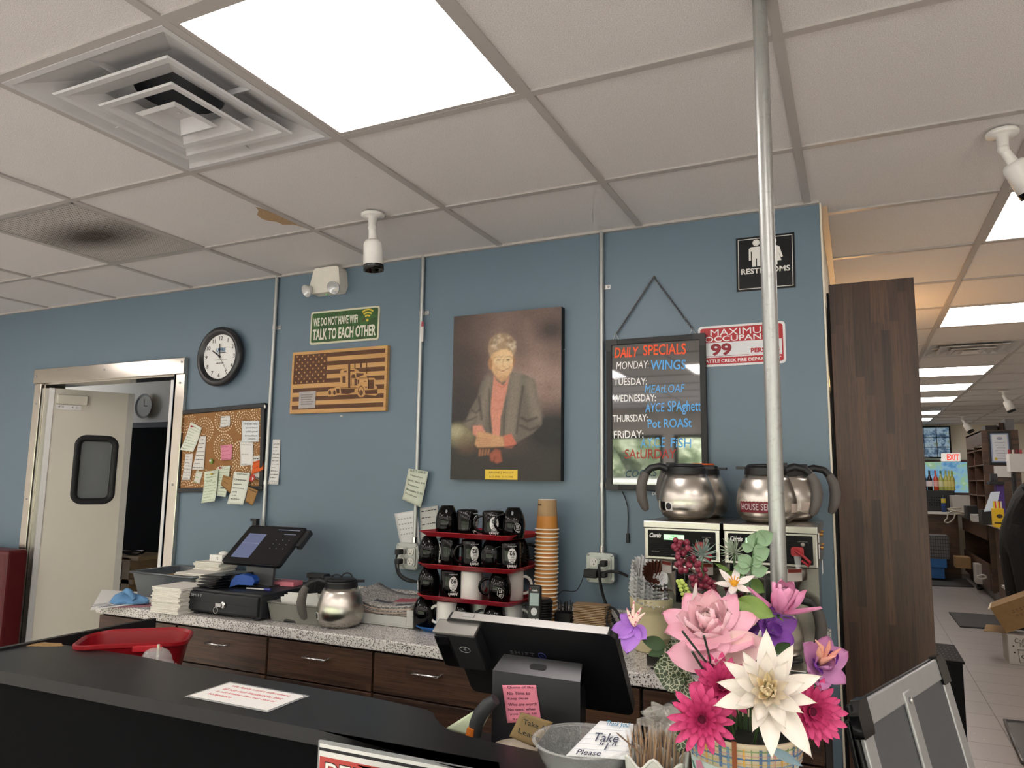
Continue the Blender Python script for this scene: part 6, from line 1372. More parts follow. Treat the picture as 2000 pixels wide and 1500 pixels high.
# ------------------------------------------------------------------ candy bowl, toothpicks
q = N('pebbled clear plastic'); q.base('#dfe2e2'); q.set(Roughness=.12, Alpha=q.ramp(q.noise(420, 2), [(.35, .04), (.65, .22)])); q.b.inputs['Specular IOR Level'].default_value = .9; q.bump(q.noise(420, 2), .6, .002); M_PEB = q.mat
rc = at_z(1138, 1445, 1.0); bc = V(rc.x, rc.y, FC); t = thing('candy_bowl', 'clear pebbled plastic bowl of mints with a thank-you note, on the black counter', 'bowl', bc); B = T(bc.x, bc.y, FC+.0006)
MB(B).lathe([(0, 0), (.036, 0), (.040, .004), (.058, .030), (.074, .058), (.084, .082), (.0855, .084), (.083, .085), (.071, .058), (.055, .032), (.036, .008), (0, .006)], n=48).build('basin', M_PEB, t)
MB(B).lathe([(.084, .0825), (.0895, .084), (.0895, .0865), (.083, .086)], n=48).build('rim', M_CLEAR, t)
for k, (x, y, z) in enumerate(((-.028, -.02, .014), (-.006, -.034, .016), (.030, -.03, .018), (.012, .01, .014), (-.03, .02, .016), (.036, .012, .016))):
    t2 = thing('wrapped_mint', 'green-and-white wrapped mint in the clear bowl', 'candy', bc+V(x*.72, y*.72, z+.002), rnd.uniform(0, 3), 'wrapped mints in the bowl'); W_ = wmat(t2)
    MB(W_).sph((0, 0, 0), (.012, .012, .007)).build('candy', mt('#bcd3c2', .25, vary=.3, sc=200), t2)
    m = MB(W_)
    for s in (-1, 1): m.add([(s*.010, -.003, 0), (s*.010, .003, 0), (s*.021, .009, .002), (s*.021, -.009, -.001)], [(0, 1, 2, 3)])
    m.build('wrapper_twist', M_CLEAR, t2)
def note3(label, P, col, text, ink, name='paper_note'):
    t = thing(name, label, 'note', (P[2]+P[3])/2)
    S = lambda u, v: P[0].lerp(P[1], u).lerp(P[3].lerp(P[2], u), v)
    MB().grid(lambda u, v: S(u, 1-v)+V(0, -.004*sin(pi*v), 0), 8, 8).build('sheet', mt(col, .8, vary=.03), t, solid=.0006)
    nrm = (P[1]-P[0]).cross(P[0]-P[3]).normalized(); nrm = nrm if nrm.y < 0 else -nrm
    groups = {}
    for s, v, u0, u1, hh, cl in text:
        m = groups.setdefault(cl, MB()); a, b = S(u0, v)+nrm*.0052, S(u1, v)+nrm*.0052
        if s == '_': m.add([a, b, b+(P[3]-P[0]).normalized()*.0006, a+(P[3]-P[0]).normalized()*.0006], [(0, 3, 2, 1)])
        else: m.text(s, frame((a+b)/2, b-a, P[0]-P[3]), w=(b-a).length, h=(P[3]-P[0]).length*hh, ext=.0002, shear=.2)
    for k, (cl, m) in enumerate(groups.items()): m.build('lettering' if k == 0 else 'ruled_lines', mt(cl, .7, vary=0), t)
    return t
Pn = [at_y(1172, 1408, bc.y+.035), at_y(1238, 1414, bc.y+.035), at_y(1230, 1484, bc.y-.03), at_y(1105, 1476, bc.y-.03)]
note3('white lined thank-you note propped in the candy bowl', Pn, '#e4e6e8', [('Thank you!', .12, .30, .92, .16, '#3f86ad'), ('Take', .50, .25, .75, .20, '#3c3f52'), ('"1"', .74, .45, .75, .16, '#3c3f52'), ('Please', .93, .15, .55, .12, '#3c3f52')]+[('_', .28+.14*k, .05, .97, 0, '#8f9bb0') for k in range(5)], None)
hc = V(1.622, -.335, FC); t = thing('toothpick_holder', 'white ceramic caddy with a scalloped rim full of wrapped toothpicks', 'caddy', hc); B = T(hc) @ RZ(rad(2)); M_CER = mt('#d8d8d2', .2, coat=.3)
hw, hd, hh = .048, .032, .078
def wavy(u): return hh+.010*cos(u*2*pi)*(1 if abs(u-.5) < .5 else 0)
def side(u, k): 
    prof = [(-hw, -hd), (hw, -hd), (hw, hd), (-hw, hd)]
    a, b = prof[k], prof[(k+1) % 4]; return (a[0]+(b[0]-a[0])*u, a[1]+(b[1]-a[1])*u)
m = MB(B); n = 16; ring = [(side(i/n, k), hh+.009*cos(i/n*2*pi*(2 if k % 2 == 0 else 1))-(.004)) for k in range(4) for i in range(n)]; N_ = len(ring)
out0 = [(x*.9, y*.9, .0006) for (x, y), z in ring]; out1 = [(x, y, z) for (x, y), z in ring]; in1 = [(x*.90, y*.86, z) for (x, y), z in ring]; in0 = [(x*.82, y*.78, .006) for (x, y), z in ring]
for a, b in ((out0, out1), (out1, in1), (in1, in0)): m.add(a+b, [(k, (k+1) % N_, N_+(k+1) % N_, N_+k) for k in range(N_)], True)
m.add(out0, [list(range(N_))[::-1]]); m.add(in0, [list(range(N_))]); m.build('caddy_body', M_CER, t)
m = MB(B); m.tube([(x*.95, y*.93, z) for (x, y), z in ring], .0032, 6, True); m.build('rolled_rim', M_CER, t)
tp = MB(); tp.cyl((0, 0, 0), (0, 0, .098), .0011, .0011, n=6); tp.cyl((0, 0, .098), (0, 0, .105), .0011, .0003, n=6); tp0 = None; M_TP = mt('#a8835e', .6, vary=.2)
M_WRAP = glassy('cellophane', '#e2dad2', .1, .16)
for k in range(48):
    if tp0 is None:
        tp0 = thing('toothpick', '', 'toothpick'); tp.build('stick', M_TP, tp0); m = MB(); m.box((0, 0, .056), (.0052, .0012, .112)); m.build('wrapper', M_WRAP, tp0); o = tp0
    else: o = dup(tp0)
    u, v = rnd.uniform(-1, 1), rnd.uniform(-1, 1)
    o.location = hc+V(u*.030, v*.016, .010+rnd.uniform(0, .012)); o.rotation_euler = (rad(-v*6+rnd.uniform(-4, 4)), rad(u*10+rnd.uniform(-4, 4)), rnd.uniform(0, 3))
    tag(o, 'wooden toothpick in clear wrap standing in the white caddy', 'toothpick', 'wrapped toothpicks in the caddy')
a, b = at_y(1203, 1430, hc.y-.036), at_y(1254, 1474, hc.y-.036)
t = thing('toothpick', 'single loose toothpick leaning out over the left rim of the white caddy', 'toothpick', b); MB().cyl(b, a.lerp(b, .1), .0013, n=6).cyl(a.lerp(b, .1), a, .0013, .0003, n=6).build('stick', mt('#6f5846', .5), t)
c = at_y(1297, 1408, hc.y+.03); m = MB()
def crump(u, v):
    a = 2*pi*u; ph = pi*v; r = .026*(1+.35*sin(5*a+3*ph)*sin(3*ph)+.25*sin(9*a+ph*7)); return (c.x+1.35*r*sin(ph)*cos(a), c.y+.7*r*sin(ph)*sin(a), c.z+.75*r*cos(ph))
m.grid(crump, 40, 16, smooth=False); tag(m.build('cellophane_wrap', glassy('crumpled cellophane', '#d6d3cf', .12, .3)), 'crumpled clear wrapping behind the toothpicks in the white caddy', 'wrapper')
t = thing('cable_clip', 'black strap loop on the worktop edge behind the toothpicks', 'strap', at_y(1300, 1380, .56)); MB().tube(px_path([(1283, 1398), (1292, 1388), (1303, 1377), (1320, 1370), (1335, 1368)], .575), .006, 6).build('strap', M_RUBBER, t)

# ------------------------------------------------------------------ steel pole
t = thing('conduit_pole', 'thick galvanised pole from the ceiling down to the front counter, behind the flowers', 'pole', (1.807, -.149, FC))
M_POLE = mt('#b9b9b7', .36, .7, vary=.25, sc=60)
q = N('scuffed galvanised pole'); f = q.noise(14, 5, .7, q.co((6, 6, .5))); g = q.noise(70, 3, .7); q.base(q.mix(q.ramp(g, [(.55, 0.0), (.75, .6)]), q.mix(f, '#808483', '#c6c7c4'), '#83807c')); q.set(Metallic=.75, Roughness=.36); M_POLE = q.mat
MB().cyl((1.807, -.149, FC+.0005), (1.807, -.149, H+.003), .0148, n=32).build('tube', M_POLE, t)
m = MB(); m.lathe([(.016, 0), (.034, 0), (.034, .004), (.018, .010), (.016, .010)], (1.807, -.149, FC+.0006), n=24); m.build('base_flange', M_STEELP, t)

# ------------------------------------------------------------------ flower bucket
fc = V(1.762, -.335, FC); B = T(fc.x, fc.y, FC+.0006)
t = thing('flower_bucket', 'floral-printed bucket with a plaid rim holding artificial flowers on the counter', 'bucket', fc)
MB(B).lathe([(0, 0), (.070, 0), (.072, .003), (.084, .112), (.080, .112), (.068, .010), (0, .008)], n=40).build('bucket_wall', mt('#cfe0de', .45, vary=.1, sc=20), t)
MB(B).lathe([(.0845, .108), (.0885, .111), (.091, .144), (.0925, .147), (.091, .150), (.086, .149), (.084, .112)], n=48).build('plaid_rim', mt('#dccfb2', .5), t)
def rb(z): return .0888+(.091-.0885)*(z-.111)/.033+.0004
cols = ['#6d8fae', '#c98a8f', '#d7a54a', '#7f9a67', '#4f6f94']
ms = [MB(B) for _ in cols]
for k in range(48):
    a = 2*pi*k/48; w = [.05, .02, .035, .02, .05][k % 5]
    ms[k % 5].grid(lambda u, v: (rb(.112+.031*v)*cos(a+w*u), rb(.112+.031*v)*sin(a+w*u), .112+.031*v), 2, 1)
for j, z in enumerate((.116, .121, .127, .133, .139)):
    ms[(j*2) % 5].grid(lambda u, v: ((rb(z)+.0002)*cos(2*pi*u), (rb(z)+.0002)*sin(2*pi*u), z+[.0016, .0008, .0026, .0008, .0016][j]*v), 48, 1)
for m_, cl in zip(ms, cols): m_.build('plaid_stripe', mt(cl, .5), t)
# printed blossoms on the body
def onbody(a, z, dx, dz, off): 
    r = .072+(.084-.072)*((z+dz)/.11)+off; return (r*cos(a+dx/r), r*sin(a+dx/r), z+dz)
for cl, R0, n_, lst in (('#d98a6a', .020, 6, [(-1.9, .085), (-1.2, .072), (-2.6, .06), (-.5, .08)]), ('#e6e4de', .014, 5, [(-1.55, .092), (-1.0, .095), (-2.2, .06), (-1.5, .05)]), ('#d88aa8', .012, 5, [(-1.75, .055), (-.85, .06), (-2.35, .095)])):
    m = MB(B)
    for a, z in lst:
        for k in range(n_):
            an = 2*pi*k/n_; cx_, cz_ = R0*.55*cos(an), R0*.55*sin(an); nn = 10
            m.add([onbody(a, z, cx_+R0*.48*cos(2*pi*i/nn), cz_+R0*.48*sin(2*pi*i/nn), .0006) for i in range(nn)], [list(range(nn))])
    m.build('printed_blossom', mt(cl, .5, vary=.15, sc=90), t)
m = MB(B)
for k in range(16):
    a, z = -2.9+k*.19, .03+.07*((k*7) % 5)/5; an = k*1.3; L = .022
    m.add([onbody(a, z, x*cos(an)-y*sin(an), x*sin(an)+y*cos(an), .0004) for x, y in ((0, 0), (L*.5, .006), (L, 0), (L*.5, -.006))], [(0, 1, 2, 3)])
m.build('printed_leaf', mt('#4d8a7a', .5), t)
MB(B).lathe([(.0835, .1395), (.0, .1395)], n=24).build('moss', mt('#20261c', .95, vary=.4, sc=120), t)
m = MB(B); a = rad(-92); m.grid(lambda u, v: ((.0925+.0008)*cos(a+.075*u), (.0925+.0008)*sin(a+.075*u), .108+.045*v), 2, 1); m.build('ribbon_tab', mt('#8a4a26', .35, .3), t)

# ---- petals, leaves, stems
def petm(cl, tip=None, name='petal', rough=.65):
    k = ('pet', cl, tip)
    if k in _m: return _m[k]
    q = N('petal'); g = q.n('ShaderNodeTexCoord'); q._co = g; sx_ = q.n('ShaderNodeSeparateXYZ'); q.l(g.outputs['Object'], sx_.inputs[0]); mr = q.n('ShaderNodeMapRange'); mr.inputs[1].default_value = .0; mr.inputs[2].default_value = 1.0; mr.inputs[1].default_value = 0; mr.inputs[2].default_value = .07; q.l(sx_.outputs[0], mr.inputs[0])
    v = q.noise(30, 3, .6, q.co((1, 6, 1))); c = q.mix(q.ramp(v, [(.3, 0.0), (.8, .35)]), cl, tuple(min(1, x*1.12) for x in [int(cl[i:i+2], 16)/255 for i in (1, 3, 5)]))
    q.base(q.mix(mr.outputs[0], c, tip) if tip else c); q.set(Roughness=rough); q.b.inputs['Subsurface Weight'].default_value = .15; q.b.inputs['Subsurface Radius'].default_value = (.004, .002, .002)
    _m[k] = q.mat; return q.mat
_pm = {}
def petal_mesh(L, W, tip=.5, curl=.2, cup=.3, wav=0, base=.12):
    """a petal along +x: width swells then narrows to the tip; curl bends it up along its length, cup across it"""
    k = (round(L, 4), round(W, 4), tip, curl, cup, wav, base)
    if k in _pm: return _pm[k]
    W = W*.64; nu, nv = 12, 6; vs = []
    for j in range(nv+1):
        for i in range(nu+1):
            u, v = i/nu, j/nv*2-1
            w = W*max(base*(1-u), sin(pi*u**.78)**(.40 if tip > .65 else .58 if tip > .5 else .82)); w = max(w, .0004)
            vs.append((L*u-L*.04*abs(v)*u, w*v, curl*L*u*u+cup*W*v*v*(1-.3*u)+wav*W*sin(v*7+u*9)*u))
    fs = [(j*(nu+1)+i, j*(nu+1)+i+1, (j+1)*(nu+1)+i+1, (j+1)*(nu+1)+i) for j in range(nv) for i in range(nu)]
    me = bpy.data.meshes.new('petal'); me.from_pydata(vs, [], fs); me.polygons.foreach_set('use_smooth', [True]*len(fs)); me.update(); _pm[k] = me; return me
def aim(n, roll=0):
    n = Vector(n).normalized(); x = Vector((0, 0, 1)).cross(n)
    x = x.normalized() if x.length > .05 else Vector((1, 0, 0)); y = n.cross(x); m = Matrix((x, y, n)).transposed().to_4x4(); return m @ RZ(roll)
def petals(t, n, me, mat, tilt, r0=.003, z0=0, ph=0, jit=.08, name='petal', A=None, sc=1.0, span=2*pi):
    me2 = me.copy(); me2.materials.clear(); me2.materials.append(mat)
    for k in range(n):
        a = ph+span*k/n+rnd.uniform(-jit, jit); o = bpy.data.objects.new(name, me2); COL.objects.link(o); o.parent = t
        s = sc*rnd.uniform(.92, 1.08)
        o.matrix_basis = A @ RZ(a) @ T(r0, 0, z0) @ RY(-tilt+rnd.uniform(-jit, jit)) @ Matrix.Scale(s, 4)
BK = V(fc.x, fc.y, FC+.137)
M_STEM = mt('#3f5a33', .6, vary=.2)
def stem(t, p, n, r=.0022, foot=None, mat=None):
    foot = foot if foot is not None else BK+V((p.x-BK.x)*.25, (p.y-BK.y)*.25, 0)
    foot = V(max(fc.x-.06, min(fc.x+.06, foot.x)), max(fc.y-.06, min(fc.y+.06, foot.y)), FC+.10)
    n = Vector(n).normalized(); b = p-n*.03; P = smooth([foot, foot.lerp(b, .5)+V(0, 0, .012), b, p-n*.004], 5)
    MB().tube(P, r, 6).build('stem', mat or M_STEM, t)
def F(px, py, Y, name, label, cat='artificial flower', facing=None):
    p = at_y(px, py, Y); n = (CAM-p).normalized() if facing is None else Vector(facing).normalized()
    return p, n, thing(name, label, cat, p)
tc_ = lambda dx, dy, dz, p: (CAM-p).normalized()+V(dx, dy, dz)
# pink peony
p = at_y(1388, 1236, -.36); n = tc_(-.2, 0, .95, p); t = thing('artificial_peony', 'large pale pink peony, biggest bloom in the middle left of the bouquet', 'artificial flower', p); A = aim(n)
PK = petm('#f4cfda', '#efb6ca'); PK2 = petm('#f5d8da', '#f2c2cf'); PK3 = petm('#f6ddd4', '#f2cdd2')
petals(t, 9, petal_mesh(.080, .042, .6, .10, .25, .06), PK, rad(18), .004, -.006, .2, .12, A=A); petals(t, 9, petal_mesh(.064, .036, .6, .25, .35, .08), PK2, rad(38), .004, 0, .6, .12, A=A)
petals(t, 8, petal_mesh(.050, .024, .6, .3, .45, .08), PK2, rad(55), .004, .004, .1, .15, A=A); petals(t, 7, petal_mesh(.038, .018, .6, .35, .5, .1), PK3, rad(72), .003, .006, .4, .2, A=A); petals(t, 5, petal_mesh(.028, .013, .6, .2, .5, .1), petm('#e9c7a6'), rad(82), .002, .008, .3, .2, A=A)
stem(t, p, n)
# loose big pink petals below the peony: an open lily-like bloom
p = at_y(1405, 1285, -.375); n = tc_(0, 0, -.1, p); t = thing('artificial_lily', 'wide-petalled pink bloom hanging below the large peony', 'artificial flower', p); A = aim(n)
petals(t, 1, petal_mesh(.085, .040, .6, .1, .2), PK, rad(20), .004, 0, rad(176), 0, A=A); petals(t, 1, petal_mesh(.080, .046, .6, .05, .2), PK3, rad(20), .004, 0, rad(30), 0, A=A); petals(t, 1, petal_mesh(.075, .036, .6, .05, .2), PK, rad(8), .004, 0, rad(-80), 0, A=A); petals(t, 1, petal_mesh(.07, .032, .6, .05, .2), PK, rad(25), .004, 0, rad(90), 0, A=A); petals(t, 1, petal_mesh(.075, .034, .6, .05, .2), PK, rad(5), .004, -.003, rad(-20), 0, A=A)
stem(t, p, n)
# gerberas
def gerbera(px, py, Y, R0, label, dn=(0, 0, 0)):
    p = at_y(px, py, Y); n = tc_(*dn, p); t = thing('artificial_gerbera', label, 'artificial flower', p, 0, 'hot pink gerberas'); A = aim(n)
    H1, H2 = petm('#c8326f', '#e0639a'), petm('#b52a62', '#d64d88')
    petals(t, 16, petal_mesh(R0, R0*.235, .7, .05, .3), H1, rad(12), R0*.2, 0, 0, .06, A=A); petals(t, 15, petal_mesh(R0*.85, R0*.20, .7, .12, .3), H1, rad(24), R0*.18, .003, .15, .06, A=A); petals(t, 14, petal_mesh(R0*.62, R0*.15, .7, .15, .3), H2, rad(38), R0*.14, .005, .1, .06, A=A); petals(t, 12, petal_mesh(R0*.36, R0*.10, .7, .2, .3), H2, rad(58), R0*.1, .006, .1, .08, A=A)
    m = MB(T(p) @ A); m.sph((0, 0, .005), (R0*.20, R0*.20, R0*.14), 16, 8); m.build('flower_center', mt('#5d1330', .9, vary=.5, sc=500, bump=.6, bsc=900), t); stem(t, p, n)
gerbera(1372, 1404, -.455, .044, 'hot pink gerbera lowest at the left, in front of the bucket rim', (-.1, 0, -.1))
gerbera(1410, 1342, -.42, .042, 'hot pink gerbera just above and behind the lowest one', (0, 0, .25))
gerbera(1582, 1388, -.36, .045, 'hot pink gerbera at the right edge of the bouquet, half behind the white dahlia', (.5, 0, -.1))
# white dahlia
p = at_y(1500, 1352, -.46); n = tc_(.0, 0, .15, p); t = thing('artificial_dahlia', 'large creamy white dahlia at the front right of the bouquet', 'artificial flower', p); A = aim(n)
W1, W2, W3 = petm('#dfd7cf', '#e8e2da'), petm('#d9ccb8', '#e3dacb'), petm('#ecd9b0', '#f0e4c6')
for a, L in ((90, .088), (125, .062), (60, .075), (20, .078), (-8, .062), (-55, .095), (-88, .088), (-110, .06), (-160, .075), (178, .07), (150, .07)): petals(t, 1, petal_mesh(L, L*.27, .4, .05, .3), W1, rad(12), .004, -.002, rad(a), .03, A=A)
petals(t, 9, petal_mesh(.056, .016, .4, .12, .35), W1, rad(25), .004, .002, .2, .08, A=A); petals(t, 9, petal_mesh(.042, .011, .4, .2, .5, .1), W2, rad(42), .004, .004, .5, .2, A=A); petals(t, 9, petal_mesh(.033, .009, .6, .3, .8, .15), W3, rad(52), .004, .006, .1, .3, A=A); petals(t, 9, petal_mesh(.027, .007, .6, .3, .9, .15), W3, rad(66), .003, .008, .3, .35, A=A); petals(t, 6, petal_mesh(.020, .006, .6, .3, .9, .15), W3, rad(80), .002, .010, .3, .35, A=A)
stem(t, p, n)
# pink rose, upper right
p = at_y(1522, 1196, -.30); n = V(.25, -.25, 1); t = thing('artificial_magnolia', 'pink cupped bloom at the upper right of the bouquet, one petal reaching right', 'artificial flower', p); A = aim(n)
R1, R2 = petm('#d283ae', '#d892b4'), petm('#dc9abb', '#dca4c0')
petals(t, 6, petal_mesh(.050, .026, .6, .15, .5), R1, rad(62), .006, 0, .3, .12, A=A); petals(t, 5, petal_mesh(.044, .021, .6, .1, .5), R2, rad(78), .004, .003, .1, .15, A=A)
for a in (rad(10), rad(-60), rad(150)): petals(t, 1, petal_mesh(.068, .022, .4, .12, .35), R1, rad(25), .006, -.002, a, .02, A=A)
petals(t, 6, petal_mesh(.018, .004, .3, .1, .2), petm('#6d8a3a'), rad(5), .006, -.006, .1, .1, name='sepal', A=A); stem(t, p, n, .003)
# purple blooms
def pansy(px, py, Y, label, cl, s, dn, name='artificial_violet', cl2=None, np_=5):
    p = at_y(px, py, Y); n = tc_(*dn, p); t = thing(name, label, 'artificial flower', p); A = aim(n); c1 = petm(cl, cl2)
    petals(t, np_, petal_mesh(.040*s, .024*s, .6, .15, .3, .08), c1, rad(25), .003, 0, .3, .15, A=A); petals(t, 3, petal_mesh(.028*s, .018*s, .6, .2, .4, .08), c1, rad(55), .003, .002, .5, .2, A=A)
    stem(t, p, n); return p, n, t, A
pansy(1508, 1232, -.30, 'deep purple bloom under the pink cupped bloom at the right', '#8a4fae', 1.0, (.4, 0, .2))
pansy(1462, 1225, -.31, 'small dark purple bloom between the peony and the cupped pink bloom', '#7a4a9d', .7, (0, 0, .4))
p, n, t, A = pansy(1598, 1300, -.33, 'lilac and pink ruffled bloom at the right edge of the bouquet', '#b87fb0', 1.15, (.5, 0, .3), 'artificial_orchid', '#c987b4', 6)
petals(t, 2, petal_mesh(.035, .02, .6, .2, .3, .08), petm('#7d3fa5'), rad(40), .003, .004, rad(20), .3, A=A)
m = MB(T(p) @ A)
for k in range(5): m.tube([(0, 0, .01), (.012*cos(k), .012*sin(k)+.01, .035), (.020*cos(k*1.3), .014*sin(k)+.016, .045)], [.003, .004, .001], 6)
m.build('column', petm('#dca58f', '#d66a7a'), t)
# orchid at far left
p = at_y(1240, 1222, -.36); n = tc_(-.3, 0, .2, p); t = thing('artificial_orchid', 'small purple orchid reaching out at the far left of the bouquet', 'artificial flower', p); A = aim(n); O1 = petm('#9a63c0', '#a97ccb')
for a, L in ((200, .036), (150, .030), (-95, .050), (-40, .034), (-130, .034)): petals(t, 1, petal_mesh(L, L*.52, .6, .1, .3, .08), O1, rad(15), .003, 0, rad(a), .03, A=A)
m = MB(T(p) @ A)
for a, L in ((95, .040), (70, .032), (120, .030), (50, .028)): m.tube([(0, 0, .004), (L*.5*cos(rad(a)), L*.5*sin(rad(a)), .012), (L*cos(rad(a)), L*sin(rad(a)), .008)], [.004, .0035, .001], 6)
q = N('spotted throat'); q.base(q.mix(q.ramp(q.vor(180), [(.25, 1.0), (.4, 0.0)]), '#e3c6bb', '#b03a62')); q.set(Roughness=.6); m.build('throat', q.mat, t)
stem(t, p, n, .0018)
# small white bloom with a yellow heart
p = at_y(1434, 1142, -.30); n = tc_(0, 0, .9, p); t = thing('artificial_columbine', 'small white bloom with a yellow centre at the top of the bouquet', 'artificial flower', p); A = aim(n)
petals(t, 6, petal_mesh(.034, .010, .4, .1, .3), petm('#dcd5d2'), rad(15), .003, 0, .3, .1, A=A); petals(t, 2, petal_mesh(.055, .014, .4, .1, .4), petm('#d9c4cf'), rad(-25), .003, 0, rad(-110), .3, A=A)
m = MB(T(p) @ A); m.sph((0, 0, .004), (.006, .006, .006), 10, 6)
for k in range(9): m.tube([(.003*cos(k*.7), .003*sin(k*.7), .004), (.009*cos(k*.7), .009*sin(k*.7), .013)], .0009, 5)
m.build('flower_center', mt('#d89a1e', .6), t); stem(t, p, n)
# pale pink side bloom left of the peony with a white pointed petal
p = at_y(1352, 1228, -.34); n = tc_(-.6, 0, .5, p); t = thing('artificial_tulip', 'pale pink and white petals opening to the left of the large peony', 'artificial flower', p); A = aim(n)
petals(t, 4, petal_mesh(.046, .016, .4, .1, .4), petm('#dcb0b6', '#e8d9d2'), rad(30), .003, 0, rad(120), .2, A=A); petals(t, 1, petal_mesh(.075, .014, .4, .2, .4), petm('#d8d3cf'), rad(30), .003, 0, rad(75), .02, A=A); stem(t, p, n)
p = at_y(1372, 1150, -.27); n = tc_(-.3, 0, .6, p); t = thing('artificial_tulip', 'pink petals showing behind the red berries', 'artificial flower', p); A = aim(n)
petals(t, 5, petal_mesh(.036, .018, .6, .1, .5), petm('#cf8fae'), rad(60), .003, 0, .2, .2, A=A); stem(t, p, n)
# berries
def berries(path, n, r, label, spread, Y, cl='#6f1f33'):
    P = smooth([at_y(x, y, Y) for x, y in path], 8); t = thing('berry_branch', label, 'artificial berries', P[-1]); q = mt(cl, .3, vary=.3, sc=60)
    MB().tube(P, .0014, 6).build('branch', mt('#5a3a30', .7), t)
    foot = V(fc.x, fc.y+.02, FC+.10); MB().tube([foot, foot.lerp(P[-1], .5), P[-1]], .002, 6).build('stem', M_STEM, t)
    b0 = None
    for k in range(n):
        u = k/(n-1); c = P[int(u*(len(P)-1))]; w = spread[0]+(spread[1]-spread[0])*sin(pi*min(1, u*1.15))**.8
        c = c+V(rnd.uniform(-1, 1), rnd.uniform(-1, 1), rnd.uniform(-.8, .8))*w
        if b0 is None: b0 = MB().sph((0, 0, 0), r, 12, 8).build('berry', q); o = b0; o.parent = t
        else: o = b0.copy(); COL.objects.link(o); o.parent = t
        o.matrix_basis = wmat(t).inverted() @ T(c) @ Matrix.Scale(rnd.uniform(.85, 1.15), 4)
berries([(1326, 1060), (1336, 1080), (1345, 1105), (1365, 1130), (1385, 1145), (1395, 1160)], 80, .0052, 'tall branch of dark red berries rising in front of the left coffee brewer', (.005, .021), -.30)
berries([(1345, 1168), (1362, 1175), (1375, 1185)], 14, .0050, 'small cluster of dark red berries just above the large peony', (.004, .010), -.29)
berries([(1418, 1150), (1440, 1160), (1455, 1168)], 16, .0048, 'dark red berries behind the small white bloom', (.006, .012), -.26, '#54182a')
# leaves and sprays
def leafy(label, name, specs, Y, mat, foot_px=None, cat='artificial leaves'):
    p = at_y(*specs[0][0], Y); t = thing(name, label, cat, p)
    for (a, b, W, cup, wav) in specs:
        pa, pb = at_y(*a, Y), at_y(*b, Y); L = (pb-pa).length; x = (pb-pa).normalized(); nrm = (CAM-pa).normalized(); y = nrm.cross(x).normalized(); z = x.cross(y)
        me = petal_mesh(L, L*W, .4, .06, cup, wav).copy(); me.materials.clear(); me.materials.append(mat); o = bpy.data.objects.new('leaf', me); COL.objects.link(o); o.parent = t
        M_ = Matrix((x, y, z)).transposed().to_4x4(); M_.translation = pa; o.matrix_basis = wmat(t).inverted() @ M_
    a = at_y(*specs[0][0], Y); foot = V(max(fc.x-.05, min(fc.x+.05, a.x)), fc.y, FC+.10); MB().tube(smooth([foot, foot.lerp(a, .6)+V(0, .01, 0), a], 5), .0018, 6).build('stem', M_STEM, t)
    return t
q = N('veined leaf'); q.base(q.mix(q.ramp(q.vor(150, feat='DISTANCE_TO_EDGE'), [(.04, 1.0), (.10, 0.0)]), '#3a4a30', '#b9bfa6')); q.set(Roughness=.5); M_VEIN = q.mat
M_LF = mt('#5f7f37', .55, vary=.3, sc=40); M_LF2 = mt('#2f4a24', .55, vary=.25, sc=40); M_LF3 = mt('#7f9a4f', .55, vary=.25, sc=40); M_EUC = mt('#7d9a78', .55, vary=.15); M_SAGE = mt('#7f938c', .8, vary=.2)
leafy('two large white-veined dark leaves at the left of the bouquet below the peony', 'veined_leaf_spray', [((1345, 1318), (1275, 1302), .85, .2, 0), ((1345, 1318), (1308, 1245), .8, .2, 0), ((1350, 1320), (1325, 1368), .9, .2, 0)], -.37, M_VEIN)
leafy('white-veined leaf hanging at the left side of the bucket', 'veined_leaf_spray', [((1345, 1400), (1325, 1470), .35, .3, 0)], -.415, M_VEIN)
leafy('dark green leaves under the far-left orchid', 'leaf_spray', [((1300, 1262), (1252, 1248), .42, .2, 0), ((1298, 1268), (1266, 1280), .4, .2, 0)], -.355, M_LF2)
leafy('light green serrated leaf above the small white bloom', 'leaf_spray', [((1455, 1150), (1415, 1116), .65, .2, .06), ((1462, 1135), (1495, 1158), .6, .2, .06), ((1425, 1115), (1395, 1100), .2, .2, 0)], -.27, M_LF)
leafy('large light green leaf below the pink cupped bloom', 'leaf_spray', [((1432, 1172), (1478, 1222), .5, .25, .05), ((1440, 1172), (1516, 1206), .42, .25, .05)], -.325, M_LF3)
leafy('dark green leaf between the dahlia and the purple bloom', 'leaf_spray', [((1515, 1275), (1545, 1255), .5, .2, 0), ((1490, 1285), (1465, 1262), .5, .2, 0), ((1500, 1290), (1480, 1310), .5, .2, 0)], -.33, M_LF2)
leafy('dusty blue-grey leaf hanging over the right front of the bucket', 'leaf_spray', [((1505, 1462), (1570, 1498), .22, .3, 0)], -.44, mt('#7f97a3', .6))
leafy('tall eucalyptus sprig in front of the right coffee brewer', 'eucalyptus_sprig', [((1464, 1175), (1464, 1172), .3, .2, 0), ((1466, 1105), (1440, 1085), .75, .25, 0), ((1468, 1100), (1492, 1092), .75, .25, 0), ((1474, 1070), (1482, 1036), .8, .25, 0), ((1473, 1085), (1505, 1072), .75, .25, 0), ((1478, 1058), (1512, 1040), .68, .25, 0), ((1466, 1110), (1432, 1108), .6, .25, 0), ((1468, 1118), (1502, 1110), .6, .25, 0), ((1470, 1075), (1448, 1062), .68, .25, 0), ((1464, 1132), (1440, 1140), .68, .25, 0)], -.29, M_EUC)
m = MB().tube(px_path([(1462, 1185), (1466, 1130), (1470, 1090), (1478, 1050)], -.29), .0018, 6)
o = m.build('twig', mt('#4a6a44', .6), [x for x in bpy.data.objects if x.name.startswith('eucalyptus_sprig')][0])
